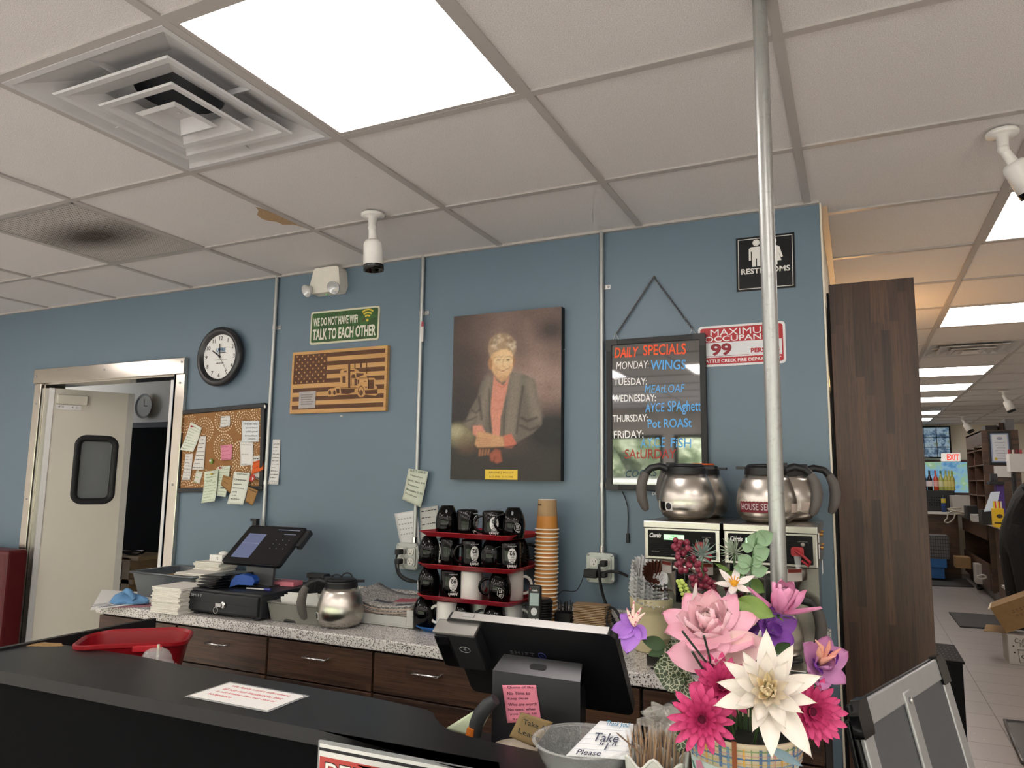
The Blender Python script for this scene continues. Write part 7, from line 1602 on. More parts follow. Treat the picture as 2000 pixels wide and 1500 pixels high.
def spray(px, py, Y, label, R0, n, mat, tx):
    p = at_y(px, py, Y); t = thing('sage_sprig', label, 'artificial leaves', p); A = aim(tc_(*tx, p))
    me = petal_mesh(R0, R0*.07, .3, .15, .2)
    petals(t, n, me, mat, rad(35), .002, 0, 0, .25, name='needle', A=A); petals(t, n, me, mat, rad(60), .002, .004, .1, .25, name='needle', A=A, sc=.9); petals(t, n, me, mat, rad(10), .002, -.006, .2, .25, name='needle', A=A)
    stem(t, p, V(0, 0, 1))
spray(1372, 1082, -.29, 'grey-green needled sprig beside the tall berries', .026, 16, M_SAGE, (.3, 0, .8))
spray(1434, 1076, -.27, 'pale needled sprig in front of the right brewer, left of the eucalyptus', .026, 14, mt('#93a08c', .8, vary=.2), (-.5, 0, .6))
p = at_y(1345, 1178, -.33); t = thing('bell_sprig', 'lime green seeded sprig left of the berries', 'artificial leaves', p); P = px_path([(1356, 1200), (1346, 1175), (1336, 1150), (1328, 1135)], -.33); MB().tube(P, .0014, 6).build('stem', mt('#7d9440', .6), t)
b0 = None
for k in range(20):
    c = P[min(len(P)-1, k*len(P)//20)]+V((.009-.0003*k)*(1 if k % 2 else -1), rnd.uniform(-.004, .004), .001)
    if b0 is None: b0 = MB().sph((0, 0, 0), (.0042, .003, .0034), 8, 6).build('seed', mt('#a3b458', .6, vary=.15)); o = b0; o.parent = t
    else: o = b0.copy(); COL.objects.link(o); o.parent = t
    o.matrix_basis = wmat(t).inverted() @ T(c)
MB().tube([P[0], V(fc.x-.03, fc.y, FC+.12)], .0014, 6).build('lower_stem', mt('#7d9440', .6), t)
for k, (a, b) in enumerate((((1333, 1233), (1388, 1305)), ((1375, 1242), (1390, 1300)), ((1352, 1273), (1376, 1312)))):
    pa, pb = at_y(*a, -.47), at_y(*b, -.42); tag(MB().tube([pa, pb, V(fc.x-.01, fc.y, FC+.13)], .0019, 6).build('bare_twig', mt('#2c3a30', .6)), ['leftmost bare dark green stem poking out over the peony', 'upright bare dark green stem over the middle of the peony', 'lowest bare dark green stem above the gerberas'][k], 'stem')
# ------------------------------------------------------------------ wood end panel and the aisle beyond
t = thing('wood_partition', 'tall dark walnut end panel standing at the end of the blue wall', 'wood panel', (2.01, 1.15, 0))
MB().mm((1.885, 1.118, 0), (2.149, 1.60, 2.147)).build('board', M_WOODZ, t, bevel=.002)
MB().mm((1.876, 1.13, 0), (1.884, 1.58, 2.12)).build('gap_strip', mt('#050505', .7), t)
t = thing('added_warm_lamp', 'added warm bulb lamp on the cream hall wall, unseen behind the walnut end panel', 'lamp', (1.867, 2.9, 2.0))
MB().cyl((1.868, 2.9, 1.95), (1.88, 2.9, 1.95), .045, n=20).tube([(1.88, 2.9, 1.95), (1.94, 2.9, 1.95), (1.95, 2.9, 1.98)], .01, 8).build('bracket', M_STEELP, t); MB().sph((1.95, 2.9, 2.03), .05, 16, 10).build('bulb', mk_emit('warm bulb', '#ffc078', 85), t)  # unseen lamp, added to warm the tone of the aisle ceiling
# A-frame sign
tA, tB = at_z(1662, 1378, 1.02), at_z(1832, 1281, 1.02); ax = (tB-tA).normalized(); nx = V(ax.y, -ax.x, 0)       # nx: towards +x
wA = (tB-tA).length; cA = (tA+tB)/2
t = thing('sidewalk_sign', 'grey A-frame sign with an aluminium snap frame and black corners, lower right', 'a-frame sign', (cA.x, cA.y, 0))
lean = rad(13); upv = (V(0, 0, 1)*cos(lean)-nx*sin(lean)).normalized()
Hs = 1.02/cos(lean)
Q = frame(cA-upv*.0, ax, upv)       # origin at top middle; -y runs down the face, z faces the viewer
if Q.to_3x3().col[2].dot(CAM-cA) < 0: Q = frame(cA, -ax, upv)
M_AL = mt('#b9bbbd', .38, .55); w2 = wA/2; fb = .048
m = MB(Q); m.mm((-w2+.03, -fb, 0), (w2-.03, 0, .010)); m.mm((-w2, -Hs+.02, 0), (-w2+fb, -.045, .010)); m.mm((w2-fb, -Hs+.02, 0), (w2, -.045, .010)); m.mm((-w2+.03, -Hs, 0), (w2-.03, -Hs+fb, .010)); m.build('snap_frame', M_AL, t, bevel=.003)
m = MB(Q); m.mm((-w2+fb-.004, -Hs+.03, -.002), (w2-fb+.004, -fb+.004, .006)); m.build('back_board', mt('#56585c', .5), t)
MB(Q).mm((-w2*.06-.022, -Hs+.04, .006), (-w2*.06+.022, -.025, .014)).build('center_rail', M_AL, t, bevel=.003)
m = MB(Q); m.lathe([(0, .014), (.007, .014), (.007, .020), (0, .021)], (-w2*.06, -.045, 0), n=14); m.build('rivet', M_STEELP, t)
m = MB(Q)
for s in (-1, 1): m = MB(Q); m.prism([(s*w2*1.0+s*.006, -.062), (s*w2+s*.006, -.015), (s*(w2-.015), .006), (s*(w2-.055), .006), (s*(w2-.055), -.05), (s*(w2-.050), -.062)][::s], -.006, .0125); m.build('corner_cap', M_BLACKG, t, bevel=.004)
m = MB(Q); m.mm((-w2-.004, -Hs, -.010), (w2+.004, .002, -.001)); m.build('black_backing', mt('#101012', .4), t, bevel=.004)
up2 = (V(0, 0, 1)*cos(lean)+nx*sin(lean)).normalized()
zdir = Q.to_3x3().col[2]
o2 = cA-zdir*.009; Q2 = frame(o2, Q.to_3x3().col[0], (V(0, 0, 1)*cos(lean-rad(2))-Vector((zdir.x, zdir.y, 0)).normalized()*sin(lean-rad(2))))
m = MB(Q2); m.mm((-w2+.004, -Hs, -.014), (w2-.004, -.03, -.004)); m.build('rear_leg_panel', mt('#141416', .4), t, bevel=.003)
# black perforated crate behind it
c = at_z(1855, 1287, .55); t = thing('perforated_stand', 'black perforated metal stand behind the top corner of the grey A-frame sign', 'stand', (2.30, 2.2, 0))
m = MB(); b0, b1 = at_y(1836, 1278, 2.0), at_y(1881, 1292, 2.0); zt = b1.z
M_PERF = mt('#0e0e10', .7, spec=.15)
m.mm((b0.x-.12, 1.99, zt-.01), (b1.x+.005, 2.35, zt)); m.mm((b0.x-.12, 2.0, 0), (b1.x-.002, 2.34, zt-.0101)); m.build('body', M_PERF, t, bevel=.002)
m = MB()
for i in range(7):
    for j in range(6): m.disc((b1.x-.012-.016*i, 2.02+.05*j), .003, n=6, z=zt+.0006)
m.build('perforation', mt('#4a4a4c', .5), t)

# floor mats
def mat_(label, pts, z=.012, col='#3e3d3d'):
    P = [at_z(x, y, z) for x, y in pts]; t = thing('floor_mat', label, 'floor mat', sum(P, Vector())/4)
    p2 = [(p.x, p.y) for p in P]; cx_ = sum(p[0] for p in p2)/4; cy_ = sum(p[1] for p in p2)/4
    MB().prism([(cx_+(x-cx_)*.93, cy_+(y-cy_)*.95) for x, y in p2], .0006, z+.002).build('mat_top', mt(col, .8, vary=.1, sc=200), t)
    MB().prism(p2, .0005, z).build('border', mt('#2a2929', .7), t)
mat_('grey anti-fatigue mat on the aisle floor, nearer of the two', ((1853, 1195), (1945, 1201), (1962, 1229), (1875, 1223)))
mat_('dark floor mat at the far end of the aisle before the blue bins', ((1815, 1129), (1886, 1130), (1903, 1146), (1810, 1143)))
p = [at_z(x, y, .01) for x, y in ((1962, 1407), (2040, 1415), (2060, 1500), (1998, 1490))]
t = thing('boot_tray', 'shiny grey plastic tray on the floor at the lower right edge', 'tray', sum(p, Vector())/4); m = MB(); m.prism([(a.x, a.y) for a in p][::-1], .0005, .008); m.build('tray_floor', mt('#8b8c8e', .25, .6, vary=.2, sc=9), t); MB().tube([V(a.x, a.y, .012) for a in p], .010, 6, True).build('rim', mt('#6b6c6e', .3, .5), t)
# long counter on the right of the aisle: carcass, white top, shelving
CX0 = 3.40
t = thing('checkout_counter', 'long walnut checkout counter with a white top along the right of the aisle', 'counter', (3.8, 9.4, 0))
ct = 1.0
MB().mm((CX0-.03, 7.6, ct-.04), (4.1, 12.0, ct)).build('counter_top', mt('#cfccc6', .4), t, bevel=.004)
MB().mm((CX0+.02, 7.62, .12), (CX0+.04, 8.9, ct-.041)).mm((CX0+.02, 9.55, .12), (CX0+.04, 11.95, .45)).mm((CX0+.02, 9.55, .75), (CX0+.04, 11.95, ct-.041)).mm((CX0+.55, 7.62, .0), (CX0+.57, 11.95, ct-.041)).mm((CX0+.04, 9.5, .1), (CX0+.55, 9.53, ct-.041)).mm((CX0+.04, 11.9, .1), (CX0+.55, 11.93, ct-.041)).build('front_panel', M_WOODX, t)
MB().mm((CX0+.08, 7.62, 0), (CX0+.1, 11.95, .118)).build('toe_kick', mt('#6d6a68', .5), t)
MB().mm((CX0+.01, 7.7, .78), (CX0+.02, 8.85, .93)).build('drawer', M_WOODX, t, bevel=.002)
t = thing('shelf_unit', 'low white shelf unit under the front end of the checkout counter', 'shelf', (3.3, 7.2, 0)); m = MB(); M_WS = mt('#b7b4ae', .5)
for y in (6.7, 7.05, 7.4, 7.58): m.mm((3.30, y-.012, .10), (3.60, y+.012, .72))
for z in (.10, .40, .70): m.mm((3.26, 6.69, z), (3.60, 7.59, z+.025))
m.build('boards', M_WS, t)
for k, (y, z, h, d, cl) in enumerate(((6.8, .126, .2, .06, '#7b3d2c'), (6.88, .126, .24, .04, '#c9c7c2'), (6.96, .126, .18, .05, '#3a3a3e'), (7.12, .126, .22, .05, '#8d877c'), (7.2, .126, .16, .06, '#5a2420'), (7.3, .126, .2, .05, '#d0cec9'), (6.82, .426, .2, .07, '#cfcac1'), (6.93, .426, .17, .06, '#55565a'), (7.14, .426, .2, .08, '#b9bdc0'), (7.27, .426, .15, .06, '#37383a'))):
    tag(MB().mm((3.34, y-d/2, z), (3.52, y+d/2, z+h)).build('boxed_item', mt(cl, .5), bevel=.003), '%s boxed item on the %s board of the low white shelf unit' % ({'#7b3d2c': 'rust red', '#c9c7c2': 'off-white', '#3a3a3e': 'charcoal', '#8d877c': 'taupe', '#5a2420': 'maroon', '#d0cec9': 'tall pale', '#cfcac1': 'cream', '#55565a': 'slate grey', '#b9bdc0': 'light grey', '#37383a': 'black'}[cl], 'lower' if z < .3 else 'middle'), 'box', 'boxed items on the low shelves')
# person in black
pp = at_y(1975, 1040, 6.2); bx_, by_ = 3.235, 6.25
t = thing('person', 'person in black clothing bending over the counter at the right edge, seen from behind', 'person', (bx_, by_, 0))
J = {0: (0, 0, .92, .15), 1: (.02, .0, 1.12, .155), 2: (.07, .02, 1.30, .17), 3: (.15, .04, 1.44, .10), 4: (.20, .06, 1.50, .055), 5: (.25, .08, 1.58, .09), 6: (.26, .085, 1.66, .085),
     7: (-.06, .10, .90, .105), 8: (-.05, .12, .50, .075), 9: (-.07, .12, .09, .05), 10: (.03, .14, .05, .045), 11: (-.02, -.11, .90, .105), 12: (.0, -.12, .50, .075), 13: (-.03, -.12, .09, .05), 14: (.09, -.11, .05, .045),
     15: (.10, .20, 1.38, .075), 16: (.22, .24, 1.16, .055), 17: (.42, .22, 1.06, .038), 18: (.06, -.18, 1.38, .075), 19: (.14, -.25, 1.14, .055), 20: (.36, -.22, 1.05, .038)}
E_ = [(0, 1), (1, 2), (2, 3), (3, 4), (4, 5), (5, 6), (0, 7), (7, 8), (8, 9), (9, 10), (0, 11), (11, 12), (12, 13), (13, 14), (2, 15), (15, 16), (16, 17), (2, 18), (18, 19), (19, 20)]
me = bpy.data.meshes.new('body'); me.from_pydata([J[k][:3] for k in range(21)], E_, []); me.materials.append(mt('#0c0c0e', .85, vary=.2, sc=8)); o = bpy.data.objects.new('body', me); COL.objects.link(o); o.parent = t
sk = o.modifiers.new('skin', 'SKIN'); sub = o.modifiers.new('sub', 'SUBSURF'); sub.levels = sub.render_levels = 2
for k in range(21): me.skin_vertices[0].data[k].radius = (J[k][3], J[k][3]); 
me.skin_vertices[0].data[0].use_root = True
M_SKIN = mt('#b98a72', .55)
m = MB(wmat(t)); m.sph((.268, .083, 1.615), (.096, .080, .118), 24, 16); m.sph((.366, .083, 1.605), (.020, .014, .022), 10, 8); m.sph((.262, .165, 1.61), (.020, .010, .030), 10, 8); m.sph((.262, .001, 1.61), (.020, .010, .030), 10, 8); m.build('face', M_SKIN, t, subsurf=1)
m = MB(wmat(t)); m.sph((.350, .115, 1.635), (.010, .013, .008), 8, 6); m.sph((.350, .051, 1.635), (.010, .013, .008), 8, 6); m.build('eyes', M_INK, t); m = MB(wmat(t)); m.sph((.352, .083, 1.568), (.012, .026, .006), 10, 6); m.build('mouth', mt('#8d5548', .5), t)
MB(wmat(t)).sph((.245, .083, 1.650), (.098, .088, .098), 20, 14).build('hair', mt('#2b211c', .8, vary=.3, sc=60), t)
for s, jx in ((1, 17), (-1, 20)):
    jp = Vector(J[jx][:3]); m = MB(wmat(t)); m.sph(jp+V(.055, 0, -.005), (.045, .038, .016), 12, 8)
    for f_ in range(4): m.tube([jp+V(.09, -.028+.018*f_, -.004), jp+V(.125+.008*(f_ in (1, 2)), -.03+.02*f_, -.008), jp+V(.150+.01*(f_ in (1, 2)), -.03+.02*f_, -.018)], [.0095, .0085, .007], 8)
    m.tube([jp+V(.03, -s*.03, 0), jp+V(.06, -s*.05, -.004), jp+V(.09, -s*.055, -.01)], [.011, .010, .008], 8); m.build('hand', M_SKIN, t, subsurf=1)
# coffee carton and open cardboard box
c0 = at_z(1972, 1297, 0); t = thing('coffee_carton', 'white cardboard carton printed COFFEE TIME with a cup drawing, on the aisle floor', 'carton', (c0.x+.17, c0.y+.14, 0))
Y0 = c0.y; zt_ = at_y(1968, 1240, Y0).z; MB().mm((c0.x, Y0, .0006), (c0.x+.34, Y0+.28, zt_)).build('carton_box', mt('#b3b0ad', .8), t, bevel=.004)
Q = frame((c0.x+.10, Y0-.0008, zt_/2), (1, 0, 0), (0, 0, 1)); m = MB(Q); m.text('Coffee', T(.0, zt_*.33, 0), w=.11, h=.035, shear=.2); m.text('Time', T(.01, zt_*.18, 0), w=.07, h=.026, shear=.2)
P_ = [(-.035, -.0), (.035, -.0), (.027, -.095), (-.027, -.095)]; m.tube([(a, b, 0) for a, b in P_], .002, 4, True); m.tube([(-.04, .006, 0), (.04, .006, 0)], .0025, 4); m.tube([(.012*cos(a), -.048+.012*sin(a), 0) for a in [k*pi/6 for k in range(12)]], .003, 4, True)
for x, z in ((-.06, -.02), (.065, -.03), (-.03, -.125), (.04, -.13), (-.065, .03)): m.disc((x, z), .007, n=8, z=.0004)
m.build('carton_print', mt('#2e2c2c', .7), t)
t = thing('cardboard_box', 'tilted open brown cardboard box lying on top of the coffee carton', 'cardboard box', (c0.x+.17, c0.y+.1, zt_)); M_KB = mt('#8a6f4c', .85, vary=.12)
Bx = T(c0.x+.12, Y0+.13, zt_+.188) @ RY(rad(-28)) @ RZ(rad(-14)); m = MB(Bx)
m.mm((-.17, -.11, -.11), (.17, -.106, .11)); m.mm((-.17, .106, -.11), (.17, .11, .11)); m.mm((.166, -.106, -.11), (.17, .106, .11)); m.mm((-.17, -.106, -.11), (.17, .106, -.106)); m.mm((-.17, -.106, .106), (.17, .106, .11)); m.build('box_walls', M_KB, t)
m = MB(Bx @ T(-.17, 0, -.11) @ RY(rad(25))); m.mm((-.16, -.106, 0), (0, .106, .004)); m.build('flap', M_KB, t)
m = MB(Bx @ T(-.17, 0, .11) @ RY(rad(-10))); m.mm((-.02, -.106, -.004), (0, .106, .002)); m.build('flap_edge', mt('#cfc4ae', .8), t)
m = MB(Bx @ frame((0, -.1108, 0), (1, 0, 0), (0, 0, 1))); m.text('= = = = =', T(.03, .03), w=.14, h=.02); m.text('= = = =', T(.03, -.01), w=.12, h=.015); m.build('box_print', mt('#5c472e', .8), t)
# far end of the aisle ------------------------------------------------
FY = 12.5
o = st('window_9', MB().mm((2.3, FY-.02, 1.28), (3.66, FY, 1.32)).mm((2.3, FY-.02, 1.82), (3.66, FY, 1.86)).mm((3.60, FY-.02, 1.32), (3.66, FY, 1.82)).mm((2.3, FY-.02, 1.32), (2.36, FY, 1.82)), mt('#5b4340', .5))
q = N('daylit foliage through glass'); q.base('#101010'); q.b.inputs['Emission Color'].default_value = (.2, .4, .6, 1); q.l(q.ramp(q.noise(5, 4, .7), [(.35, '#4f8fc4'), (.5, '#8fc0dd'), (.62, '#9fca8f'), (.75, '#d9ecf2')]), q.b.inputs['Emission Color']); q.b.inputs['Emission Strength'].default_value = .5
MB().mm((2.36, FY-.006, 1.32), (3.60, FY-.002, 1.82)).build('pane', q.mat, o)
t = thing('television', 'flat television showing six camera views, high on the far wall', 'television', (3.0, FY-.1, 2.1)); tvY = FY-.12
a, b = at_y(1785, 833, tvY), at_y(1857, 893, tvY); xa_, xb_, za_, zb_ = a.x-.05, b.x, b.z, a.z-.02
MB().mm((xa_-.02, tvY, za_-.02), (xb_+.02, tvY+.04, zb_+.02)).build('case', M_BLACKG, t, bevel=.004); MB().mm((xa_+.2, tvY+.04, za_+.2), (xb_-.2, FY, zb_-.2)).build('wall_mount', M_BLACK, t)
q = N('camera picture'); im = q.ramp(q.noise(9, 5, .7), [(.3, '#14202c'), (.45, '#4a6a86'), (.55, '#9fb6c4'), (.65, '#6d7f6c'), (.8, '#d9dde0')]); q.base('#101010'); q.l(im, q.b.inputs['Emission Color']); q.b.inputs['Emission Strength'].default_value = .5; M_SCR = q.mat
for i in range(3):
    for j in range(3):
        w_, h_ = (xb_-xa_)/3, (zb_-za_)/3; MB().mm((xa_+i*w_+.005, tvY-.003, za_+j*h_+.005), (xa_+(i+1)*w_-.005, tvY-.0003, za_+(j+1)*h_-.005)).build('camera_view', M_SCR, t)
a, b = at_y(1849, 885, FY-.15), at_y(1877, 901, FY-.15); t = thing('exit_sign', 'white EXIT sign with red letters below the television', 'exit sign', (a.x, FY-.1, b.z)); MB().mm((a.x-.08, FY-.14, b.z), (b.x, FY, a.z)).build('housing', mt('#d9d2cb', .5, emit=.5), t, bevel=.01)
m = MB(frame(((a.x+b.x)/2-.0, FY-.1412, (a.z+b.z)/2), (1, 0, 0), (0, 0, 1))); m.text('EXIT', T(-.01, 0, 0), w=(b.x-a.x)*.9, h=(a.z-b.z)*.75, bold=.03); m.build('lettering', mt('#c8382c', .5, emit=1.0), t)
# back counter at the far end
t = thing('back_counter', 'walnut counter with a white top across the far end of the aisle', 'counter', (2.9, 12.1, 0)); zc_ = at_y(1830, 1000, 11.75).z
MB().mm((1.9, 11.75, zc_-.035), (CX0-.04, FY-.03, zc_)).build('counter_top', mt('#c9c6c0', .4), t); MB().mm((1.9, 11.80, 0), (CX0-.05, FY-.04, zc_-.036)).build('front_panel', M_WOODX, t)
t = thing('black_cabinet', 'low black cabinet on the far counter, carrying the bottles', 'cabinet', (2.9, 12.2, zc_)); zk = at_y(1830, 958, 12.0).z; MB().mm((2.0, 12.0, zc_+.001), (3.35, 12.4, zk)).build('body', mt('#1c1d20', .4), t, bevel=.004)
m = MB()
for i in range(9):
    for j in range(4): m.disc((2.92+.035*i, -(zc_+.1+.04*j)), .008, n=6, M=Matrix(((1, 0, 0, 0), (0, 0, -1, 11.999), (0, -1, 0, 0), (0, 0, 0, 1))))
m.build('vent_holes', M_BLACKG, t)
def bottle(label, x, y, z, h, cl, cap, lab):
    t = thing('bottle', label, 'bottle', (x, y, z), 0, 'bottles on the black cabinet'); B = T(x, y, z+.0006)
    MB(B).lathe([(0, 0), (.036, 0), (.038, .006), (.038, h*.58), (.014, h*.76), (.013, h*.86), (0, h*.86)], n=16).build('glass', mt(cl, .12, vary=.1), t); MB(B).lathe([(.0145, h*.84), (.015, h), (0, h)], n=12).build('cap', mt(cap, .4), t); MB(B).lathe([(.0385, h*.2), (.0385, h*.48)], n=16).build('label_band', mt(lab, .6), t)
bs = [(1806, '#1a1013', '#20202a', '#c9bcc0', 'dark bottle, leftmost of the row'), (1817, '#1b0d10', '#151515', '#d9c9c9', 'dark red bottle with a pale label, second from the left'), (1829, '#b3452c', '#b8433c', '#d8a49a', 'orange-red bottle'), (1839, '#a9b068', '#2e6b58', '#cfd0a8', 'pale yellow bottle with a green cap'), (1849, '#a7aa5a', '#8f9a52', '#c9c27a', 'yellow-green bottle left of the last two'), (1855, '#b0ad5a', '#9aa353', '#c6bf74', 'yellow-green bottle, second from the right'), (1861, '#a9a552', '#9aa353', '#c2ba6c', 'yellow-green bottle, rightmost of the row')]
for px, cl, cp, lb, s in bs: bottle(s+' on the far black cabinet', at_y(px, 958, 12.15).x, 12.15, zk, .32, cl, cp, lb)
p = at_y(1844, 995, 11.85); t = thing('spray_can', 'blue and yellow spray can on the far counter', 'can', (p.x, 11.87, zc_)); B = T(p.x, 11.87, zc_+.0006); MB(B).lathe([(0, 0), (.033, 0), (.033, .21), (.02, .225), (0, .225)], n=16).build('can', mt('#24407f', .35), t); MB(B).lathe([(.0335, .14), (.0335, .21)], n=16).build('yellow_band', mt('#c9b23a', .4), t); MB(B).lathe([(.022, .225), (.022, .26), (0, .26)], n=12).build('cap', M_BLACK, t)
# crates and bins before the far counter
def px_box(name, label, cat, l, t_, r, b_, Y, d, mat, group=None, zmin=0.001, bev=.006, z0=None):
    a, c = at_y(l, t_, Y), at_y(r, b_, Y); z0 = max(zmin, c.z) if z0 is None else z0
    t = thing(name, label, cat, ((a.x+c.x)/2, Y+d/2, z0), 0, group); MB().mm((a.x, Y, z0), (c.x, Y+d, a.z)).build('body', mat, t, bevel=bev); return t, a, c, z0
t, a, c, z0 = px_box('storage_bin', 'lower blue plastic bin on the floor at the far end of the aisle', 'bin', 1800, 1107, 1846, 1131, 11.3, .4, mt('#20558f', .45), zmin=.0006)
zb1 = a.z; t, a, c, z0 = px_box('storage_bin', 'upper blue slatted bin stacked on the lower blue one', 'bin', 1800, 1090, 1850, 1107, 11.28, .42, mt('#235c9a', .45), z0=zb1+.001)
zb2 = a.z; t, a, c, z0 = px_box('dish_crate', 'grey wire dish crate stacked on the blue bins', 'crate', 1796, 1045, 1855, 1083, 11.28, .42, mt('#6b6a6c', .5), z0=zb2+.0012)
m = MB()
for k in range(7): z = z0+.02+k*(a.z-z0-.03)/6; m.mm((a.x-.003, 11.272, z), (c.x+.003, 11.279, z+.012))
for k in range(12): x = a.x+(c.x-a.x)*(k+.5)/12; m.mm((x-.004, 11.274, z0+.005), (x+.004, 11.2795, a.z-.005))
m.build('wire_grid', mt('#3d3d40', .5), t)
# clutter on the checkout counter
def ybase(px): return None
px_box('printer', 'grey desktop printer at the near corner of the far counter', 'printer', 1860, 968, 1896, 1002, 11.2, .4, mt('#a09d97', .5), z0=ct+.001)
p = at_y(1880, 1000, 10.9); tag(MB().tube([(p.x-.08+.1*sin(k*.7), 10.9+.1*cos(k*.9), ct+.02+.01*k) for k in range(11)], .012, 6).build('cable_bundle', mt('#9c9484', .6)), 'tangle of beige cables in front of the grey printer', 'cable')
tag(MB().tube(px_path([(1880, 1000), (1862, 999), (1852, 1003), (1850, 1012), (1845, 1018), (1852, 1021), (1862, 1014), (1866, 1002)], 11.1), .010, 6).build('hanging_cable', mt('#b9b4a8', .6)), 'pale cable hanging over the edge of the counter by the printer', 'cable')
px_box('receipt_printer', 'black receipt printer on the checkout counter', 'printer', 1888, 988, 1912, 1006, 9.6, .3, M_BLACK, z0=ct+.001)
px_box('keyboard_tray', 'light grey tray on the checkout counter before the receipt printer', 'tray', 1900, 1005, 1930, 1011, 8.9, .25, mt('#a9a8a5', .5), z0=ct+.001)
# tilted register screen
q0, q1, q2, q3 = [at_y(x, y, Y) for x, y, Y in ((1922, 998, 8.3), (1944, 996, 8.3), (1953, 960, 8.45), (1935, 961, 8.45))]
t = thing('checkout_screen', 'tilted checkout screen with a white display on the counter', 'screen', (q0.x, 8.4, ct)); nrm = (q1-q0).cross(q3-q0).normalized()*.02
m = MB(); m.add([q0, q1, q2, q3, q0-nrm, q1-nrm, q2-nrm, q3-nrm], [(0, 1, 2, 3), (7, 6, 5, 4), (0, 4, 5, 1), (1, 5, 6, 2), (2, 6, 7, 3), (3, 7, 4, 0)]); m.build('panel', mt('#8f949a', .3, emit=.35), t); MB().mm((q0.x-.02, 8.33, ct+.001), (q1.x+.0, 8.6, q0.z+.01)).build('stand', M_BLACK, t)
t, a, c, z0 = px_box('candy_display', 'yellow display carton of candy tubes at the counter edge beside the person', 'display box', 1942, 993, 1963, 1026, 7.75, .22, mt('#d9b21e', .5), z0=ct+.001)
m = MB(frame(((a.x+c.x)/2, 7.749, (a.z+z0)/2), (1, 0, 0), (0, 0, 1))); m.disc((0, .02), .028, .022, z=.0006); m.mm((-.05, -.06, 0), (.05, -.045, .0006)); m.build('carton_print', mt('#3a2b16', .6), t)
for k in range(6): xx = a.x+.012+(c.x-a.x-.024)*k/5; tag(MB().cyl((xx, 7.83, a.z+.001), (xx, 7.84, a.z+.075), .010, n=8).build('candy_tube', mt(['#d8c23a', '#c43a2a', '#d9d2c4'][k % 3], .4)), '%s candy tube standing in the yellow display carton, %s from the left' % (['yellow', 'red', 'white'][k % 3], ['first', 'second', 'third', 'fourth', 'fifth', 'sixth'][k]), 'candy', 'candy tubes in the yellow carton')
# tall cubby tower with a framed certificate
TYf, TYb = 8.9, 10.3
pa, pb = at_y(1916, 842, TYf), at_y(1988, 838, TYf); tx0 = pa.x; tx1 = pb.x; tz = (pa.z+pb.z)/2
t = thing('cubby_tower', 'tall walnut cubby tower with bottle shelves above the checkout counter', 'shelf', ((tx0+tx1)/2, 9.5, ct))
xf = tx0
MB().mm((xf, TYf, ct+.001), (tx1, TYf+.03, tz)).build('end_panel', M_WOODX, t)
MB().mm((xf, TYf+.031, tz-.18), (xf+.02, TYb, tz)).build('header_board', M_WOODX, t)
m = MB(); m.mm((xf+.25, TYf+.031, ct+.001), (xf+.27, TYb, tz-.005)); m.mm((xf, TYb-.03, ct+.001), (xf+.249, TYb, tz-.181)); m.mm((xf, (TYf+TYb)/2-.012, ct+.001), (xf+.249, (TYf+TYb)/2+.012, tz-.181)); m.mm((xf, TYf+.031, tz-.02), (xf+.249, TYb, tz)); m.build('back_and_dividers', mt('#4c3529', .5), t)
zs = [ct+.19*k+.12 for k in range(5)]
for z in zs: MB().mm((xf+.004, TYf+.031, z), (xf+.249, TYb-.03, z+.012)).build('shelf_board', mt('#5b4334', .5), t)
bc_ = ['#cfc9c0', '#7a3a2a', '#b78a3a', '#d0c4b4', '#4a2a1c', '#a8a49a']
for k, (y, zi) in enumerate(((9.1, 0), (9.25, 0), (9.42, 0), (9.8, 0), (9.95, 0), (9.85, 3), (10.0, 3), (10.15, 3), (9.15, 1), (9.9, 1))):
    cn = ['pale', 'reddish', 'amber', 'cream', 'dark brown', 'grey'][k % 6]; tag(MB(T(xf+.09, y, zs[zi]+.0125)).lathe([(0, 0), (.03, 0), (.03, .09), (.012, .12), (.012, .145), (0, .145)], n=12).build('bottle', mt(bc_[k % 6], .2)), '%s bottle on the %s shelf of the cubby tower' % (cn, ['lowest', 'second', 'third', 'fourth'][zi])+(', front bay' if y < 9.55 else ', far bay')+(' by the end panel' if k in (0, 8) else ''), 'bottle', 'bottles in the cubby tower')
a, b = at_y(1929, 842, TYf-.02), at_y(1978, 908, TYf-.02); t = thing('framed_certificate', 'black-framed certificate with a blue border and gold seal on the end of the cubby tower', 'certificate', ((a.x+b.x)/2, TYf, b.z))
MB().mm((a.x, TYf-.02, b.z), (b.x, TYf-.0005, a.z)).build('frame', M_BLACK, t, bevel=.004); fx = .05*(b.x-a.x)/.22*.5
MB().mm((a.x+.022, TYf-.022, b.z+.03), (b.x-.022, TYf-.0202, a.z-.03)).build('border', mt('#7f8fae', .6), t); MB().mm((a.x+.036, TYf-.024, b.z+.044), (b.x-.036, TYf-.0221, a.z-.044)).build('sheet', mt('#c6c8cc', .6), t)
m = MB(frame(((a.x+b.x)/2, TYf-.0242, (a.z+b.z)/2), (1, 0, 0), (0, 0, 1))); hh_ = (a.z-b.z)
for k in range(7): m.mm((-.055+.01*(k % 3), hh_*(.15-.08*k), 0), (.055-.012*(k % 2), hh_*(.15-.08*k)+.006, .0005))
m.disc((0, hh_*.28), .03, .018, z=.0005); m.build('print', mt('#8b90a0', .7), t); m = MB(frame(((a.x+b.x)/2-.05, TYf-.0242, b.z+hh_*.18), (1, 0, 0), (0, 0, 1))); m.disc((0, 0), .016, z=.0006); m.build('gold_seal', mt('#b8a43a', .4), t)
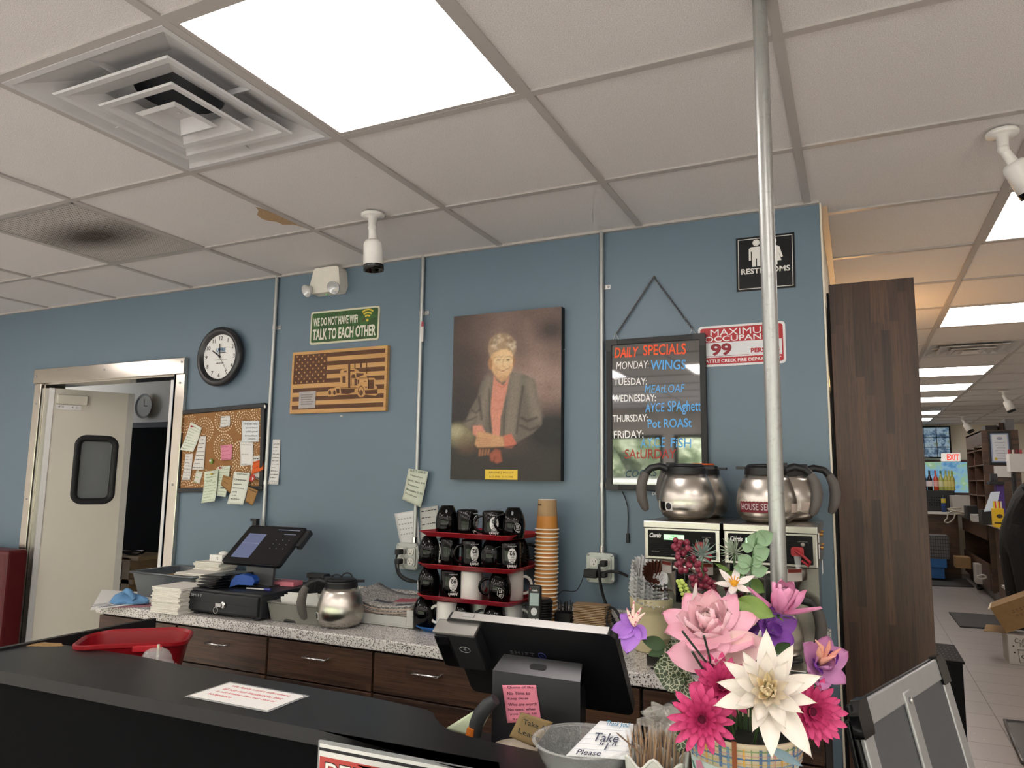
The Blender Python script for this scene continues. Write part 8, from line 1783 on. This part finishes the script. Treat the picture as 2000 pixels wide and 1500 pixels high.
# boxes on top of the tower, signs and displays to its right
def topbox(name, label, l, r, tpx, Y, d, cl): 
    a, c = at_y(l, tpx, Y), at_y(r, tpx, Y); t = thing(name, label, 'box', ((a.x+c.x)/2, Y+d/2, tz)); MB().mm((a.x, Y, tz+.001), (c.x, Y+d, max(a.z, tz+.05))).build('body', mt(cl, .6, vary=.3, sc=14), t, bevel=.004)
topbox('cardboard_box', 'dark low box on top of the cubby tower, left one', 1924, 1948, 831, 9.1, .3, '#2e2a28'); topbox('cardboard_box', 'brown gap box between the two on top of the cubby tower', 1950, 1960, 826, 9.15, .25, '#4a352a'); topbox('cardboard_box', 'tall grey printed box on top of the cubby tower, right one', 1963, 1980, 818, 9.05, .3, '#6d6a6c')
px_box('price_sign', 'white notice with black print below the framed certificate', 'sign', 1941, 910, 1975, 932, TYf-.022, .0215, mt('#c3c1bd', .6), bev=.001)
t, a, c, z0 = px_box('white_display', 'white display carton topped with small red packets, at the right edge above the person', 'display box', 1971, 886, 2020, 922, 7.9, .2, mt('#c9c7c3', .5))
for k in range(7): x = a.x+.015+k*.035; tag(MB(T(x, 7.98, a.z+.0015) @ RZ(k)).box((0, 0, .022), (.022, .018, .044)).build('snack_packet', mt(['#a3303a', '#c9b8ae', '#7a2a34'][k % 3], .5)), '%s packet on the white display carton, %s from its left end' % (['red', 'pale', 'maroon'][k % 3], ['first', 'second', 'third', 'fourth', 'fifth', 'sixth', 'seventh'][k]), 'packet', 'packets on the white display')
t = thing('display_pole', 'black stand post holding the white display carton on the counter', 'stand', ((a.x+c.x)/2, 8.0, ct)); MB().mm((a.x+.03, 7.98, ct+.001), (a.x+.06, 8.02, z0-.001)).mm((a.x+.0, 7.92, ct+.001), (c.x, 8.08, ct+.012)).build('post', M_BLACK, t)
px_box('register_screen', 'black customer display on a post on the checkout counter', 'screen', 1934, 925, 1949, 940, 8.6, .05, mt('#23242a', .3)); px_box('purple_box', 'purple box on the checkout counter behind the tilted screen', 'box', 1945, 947, 1962, 962, 8.62, .15, mt('#4a2f7a', .5), z0=ct+.001); px_box('black_shelf', 'black shelf bracket under the customer display', 'shelf', 1933, 940, 1962, 947, 8.58, .22, M_BLACK)
px_box('pos_arm', 'black monitor arm beside the person at the right edge', 'stand', 1976, 932, 1984, 965, 7.95, .04, M_BLACK, z0=ct+.012)
# things under the counter
t, a, c, z0 = px_box('cardboard_box', 'brown cardboard box hanging open under the counter at the far corner', 'cardboard box', 1866, 1088, 1898, 1113, 10.9, .3, M_KB, zmin=.25)
px_box('shelf_block', 'small shelf carrying the open cardboard box under the counter', 'shelf', 1868, 1113, 1896, 1116, 10.9, .3, M_BLACK, z0=.0)if False else None
px_box('electric_box', 'white appliance box on the floor beside the counter', 'box', 1905, 1102, 1926, 1125, 10.2, .25, mt('#a9a6a2', .5), z0=.121)
tag(MB().tube(px_path([(1908, 1126), (1920, 1123), (1926, 1128), (1915, 1131), (1908, 1128)], 9.6), .012, 6).build('cable', mt('#b9b6b0', .6)), 'coiled white cable at the foot of the checkout counter', 'cable')
tag(MB().tube(smooth([at_z(x, y, .016) for x, y in ((1922, 1138), (1912, 1140), (1909, 1148), (1916, 1150), (1922, 1142))]), .014, 6).build('rubber_hose', M_RUBBER), 'black rubber loop on the floor by the checkout counter', 'hose')
p = at_z(1862, 1129, .0); tag(MB().sph((p.x, p.y, .05), (.06, .05, .045), 12, 8).build('yellow_sponge', mt('#b9b23a', .7)), 'small yellow bundle on the floor beside the blue bins', 'bundle')
